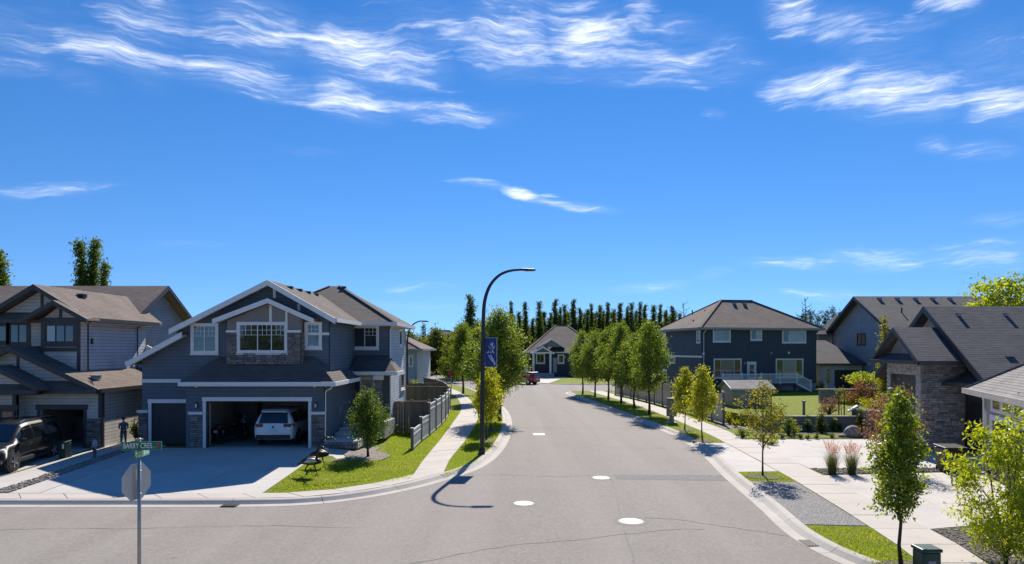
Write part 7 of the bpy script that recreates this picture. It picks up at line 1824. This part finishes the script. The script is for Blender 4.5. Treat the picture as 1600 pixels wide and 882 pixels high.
# things standing in the two open garages
def locker(x, y, w, d_, h, mat, label):
    o = thing('storage_cabinet', label, 'cabinet', (x, y, .135)); MB().box(x, x + w, y, y + d_, .135, h).build('carcass', mat, o)
    for k in range(2): q = MB().box(x + .02 + k * w / 2, x + (k + 1) * w / 2 - .02, y - .025, y - .001, .2, h - .05).build('door', mat, o); MB().box(x + w / 2 - .06 + k * .09, x + w / 2 - .03 + k * .09, y - .045, y - .026, h * .5, h * .5 + .15).build('handle', M['chrome'], q)
SITE = .93
locker(-15.7, 38.9, 1.2, .6, 2.0, M['taupe'], 'tall storage cabinet at the back of the open double garage'); locker(-12.2, 39.2, 1.0, .5, 2.2, M['door'], 'pale cupboard behind the white SUV in the garage')
SITE = 1.0

# ------------------------------------------------------------------ people and the bird sculptures
def person(loc, rz, H, label, top, legs, sleeve, hat, arms, coat_z):
    """body as one continuous skinned surface; clothing by region, hair or hat as child"""
    s = H / 1.75; J = {}
    def v(n, x, y, z, r): J[n] = (Vector((x * s, y * s, z * s)), r if not isinstance(r, tuple) else r)
    v('pelvis', 0, 0, .94, (.165, .115)); v('waist', 0, 0, 1.08, (.145, .105)); v('chest', 0, .0, 1.30, (.175, .12)); v('neckb', 0, 0, 1.46, (.085, .075)); v('neck', 0, .005, 1.53, .055); v('chin', 0, .02, 1.585, (.066, .075)); v('head', 0, .012, 1.655, (.078, .095)); v('crown', 0, .005, 1.735, (.055, .065))
    for k, sg in (('l', -1), ('r', 1)):
        v('hip' + k, .095 * sg, 0, .88, .095); v('knee' + k, .10 * sg, .015, .49, .058); v('ankle' + k, .10 * sg, -.015, .09, .042); v('toe' + k, .115 * sg, .15, .04, .04)
        a = arms[0 if sg < 0 else 1]
        v('sh' + k, .185 * sg, 0, 1.42, .065); v('el' + k, a[0][0], a[0][1], a[0][2], .045); v('wr' + k, a[1][0], a[1][1], a[1][2], .032); v('pal' + k, *(Vector(a[1]).lerp(Vector(a[1]) * 2 - Vector(a[0]), .28)), .036)
        d = (Vector(a[1]) - Vector(a[0])).normalized(); base = Vector(a[1]) + d * .085; sd = d.cross(Vector((0, 1, .01))).normalized()
        for q in range(4): J['f%d%s' % (q, k)] = ((base + d * (.075 + .012 * (q in (1, 2))) + sd * (.027 * (q - 1.5)) + Vector((0, .02, 0))) * s, .0095)
        J['th' + k] = ((Vector(a[1]) + d * .055 + sd * -.055 + Vector((0, .03, 0))) * s, .0105)
    E = [('pelvis', 'waist'), ('waist', 'chest'), ('chest', 'neckb'), ('neckb', 'neck'), ('neck', 'chin'), ('chin', 'head'), ('head', 'crown')]
    for k in 'lr':
        E += [('pelvis', 'hip' + k), ('hip' + k, 'knee' + k), ('knee' + k, 'ankle' + k), ('ankle' + k, 'toe' + k), ('chest', 'sh' + k), ('sh' + k, 'el' + k), ('el' + k, 'wr' + k), ('wr' + k, 'pal' + k), ('pal' + k, 'th' + k)] + [('pal' + k, 'f%d%s' % (q, k)) for q in range(4)]
    N = list(J); vs = [tuple(J[n][0]) for n in N]; rad = [tuple(x * s for x in (J[n][1] if isinstance(J[n][1], tuple) else (J[n][1], J[n][1]))) for n in N]
    bm_ = bpy.data.meshes.new('body_graph'); bm = bmesh.new(); sl = bm.verts.layers.skin.verify()
    bv = [bm.verts.new(p) for p in vs]
    for a, b in zip(bv, rad): a[sl].radius = b
    bv[0][sl].use_root = True
    for a, b in E: bm.edges.new((bv[N.index(a)], bv[N.index(b)]))
    bm.to_mesh(bm_); bm.free(); ob = bpy.data.objects.new('body_graph', bm_); COL.objects.link(ob)
    ob.modifiers.new('skin', 'SKIN').use_smooth_shade = True; sb = ob.modifiers.new('sub', 'SUBSURF'); sb.levels = sb.render_levels = 2
    dg = bpy.context.evaluated_depsgraph_get(); me = bpy.data.meshes.new_from_object(ob.evaluated_get(dg)); bpy.data.objects.remove(ob); bpy.data.meshes.remove(bm_)
    me.name = 'body'; me.materials.clear()
    for m in (M['skin'], top, legs, M['hair']): me.materials.append(m)
    for p in me.polygons:
        z = p.center.z / s; ax = abs(p.center.x) / s
        hand = any((p.center - J['pal' + k][0]).length < .10 * s or (not sleeve and (p.center - J['wr' + k][0]).length < .16 * s) for k in 'lr')
        p.material_index = 0 if (z > 1.485 or hand) else (3 if z < .075 else (2 if z < coat_z else 1)); p.use_smooth = True
    o = thing('person', label, 'person', loc, rz)
    b = place(me, 'body', o, (0, 0, 0))
    hz = 1.655 * s
    MB().lathe((0, -.008 * s, hz), [(.090 * s, -.01 * s), (.094 * s, .03 * s), (.08 * s, .08 * s), (.05 * s, .108 * s), (.01 * s, .114 * s)], 14).build('hat' if hat else 'hair', hat or M['hair'], o, True, True)
    if hat: MB().lathe((0, .01 * s, hz + .0), [(.13 * s, .0), (.135 * s, .008 * s), (.09 * s, .02 * s)], 14).build('hat_brim', hat, o, True, True)
    for sg in (-1, 1):
        MB().lathe((.032 * sg * s, .098 * s, 1.652 * s), [(.004 * s, -.006 * s), (.011 * s, 0), (.004 * s, .006 * s)], 8, 'Y').build('eye', M['hair'], o, True, True); MB().lathe((.083 * sg * s, .005 * s, 1.64 * s), [(.012 * s, -.012 * s), (.022 * s, 0), (.012 * s, .012 * s)], 8, 'X').build('ear', M['skin'], o, True, True)
    MB().tube([(0, .09 * s, 1.655 * s), (0, .118 * s, 1.625 * s), (0, .1 * s, 1.615 * s)], [.008 * s, .014 * s, .008 * s], 6).build('nose', M['skin'], o, True, True); MB().box(-.022 * s, .022 * s, .090 * s, .102 * s, 1.588 * s, 1.596 * s).build('mouth', M['sign_red'], o, local=True)
    return o
ARM_FOLD = [((-.225, .02, 1.15), (-.10, .20, 1.08)), ((.225, .02, 1.15), (.10, .22, 1.14))]
ARM_DOWN = [((-.235, -.01, 1.14), (-.245, .05, .88)), ((.235, -.01, 1.14), (.245, .05, .88))]
person(tuple(GS(193, 701)), math.radians(200), 1.42, 'person in a long dark coat and cap beside the left house wall', M['cloth_navy'], M['cloth_dark'], True, M['hair'], ARM_FOLD, .62)
person(tuple(GS(148, 716)), math.radians(160), .9, 'small person in light blue shirt and dark hat on the left walk', M['cloth_blue'], M['cloth_dark'], False, M['hair'], ARM_DOWN, .92)

def bird(loc, rz, s, label, neck, body_m):
    o = thing('bird_sculpture', label, 'sculpture', loc, rz, 'metal birds on the lawn'); o.scale = (s, s, s)
    MB().tube([(-.42, 0, .44), (-.30, 0, .50), (-.12, 0, .54), (.10, 0, .55), (.26, 0, .52), (.36, 0, .50)], [.03, .10, .16, .16, .10, .03], 12).build('body', M['bird_dark'], o, True, True)
    for sg in (-1, 1): MB().tube([(-.22, sg * .10, .50), (-.06, sg * .15, .57), (.14, sg * .13, .57), (.22, sg * .08, .54)], [.03, .10, .09, .03], 8).build('wing', body_m, o, True, True)
    MB().tube(neck, [.055, .04, .034, .032, .036, .045][:len(neck)], 8).build('neck', M['bird_dark'], o, True, True)
    h = Vector(neck[-1]); MB().tube([h + Vector((-.03, 0, 0)), h + Vector((.05, 0, .0)), h + Vector((.12, 0, -.03))], [.03, .05, .025], 8).build('head', M['bird_dark'], o, True, True); MB().tube([h + Vector((.10, 0, -.02)), h + Vector((.26, 0, -.08))], [.022, .005], 6).build('beak', M['amber'], o, True, True)
    for (x, k) in ((-.10, -.16), (.10, .02)): MB().tube([(x, .05 * (1 if k < 0 else -1), .44), (x + k, .05, .24), (x + k + .06, .05, .12), (x + k - .02, .05, 0), (x + k + .12, .05, .01)], [.03, .022, .016, .018, .01], 6).build('leg', M['bird_dark'], o, True, True)
    MB().tube([(-.38, 0, .46), (-.55, 0, .40)], [.05, .015], 6).build('tail', M['bird_dark'], o, True, True)
b0 = GS(487, 744)
bird(tuple(b0), math.radians(-6), 1.05, 'grey-winged metal bird sculpture on the front lawn', [(.16, 0, .55), (.22, 0, .75), (.25, 0, .92), (.29, 0, 1.0), (.36, 0, 1.02)], M['bird_grey'])
bird((b0.x - .12, b0.y + 1.5, LAND + hz(b0.x, b0.y + 1.5)), math.radians(10), 1.0, 'dark metal bird sculpture with arched neck behind the grey one', [(-.1, 0, .6), (-.02, 0, .85), (.05, 0, 1.05), (.2, 0, 1.18), (.42, 0, 1.16)], M['bird_dark'])
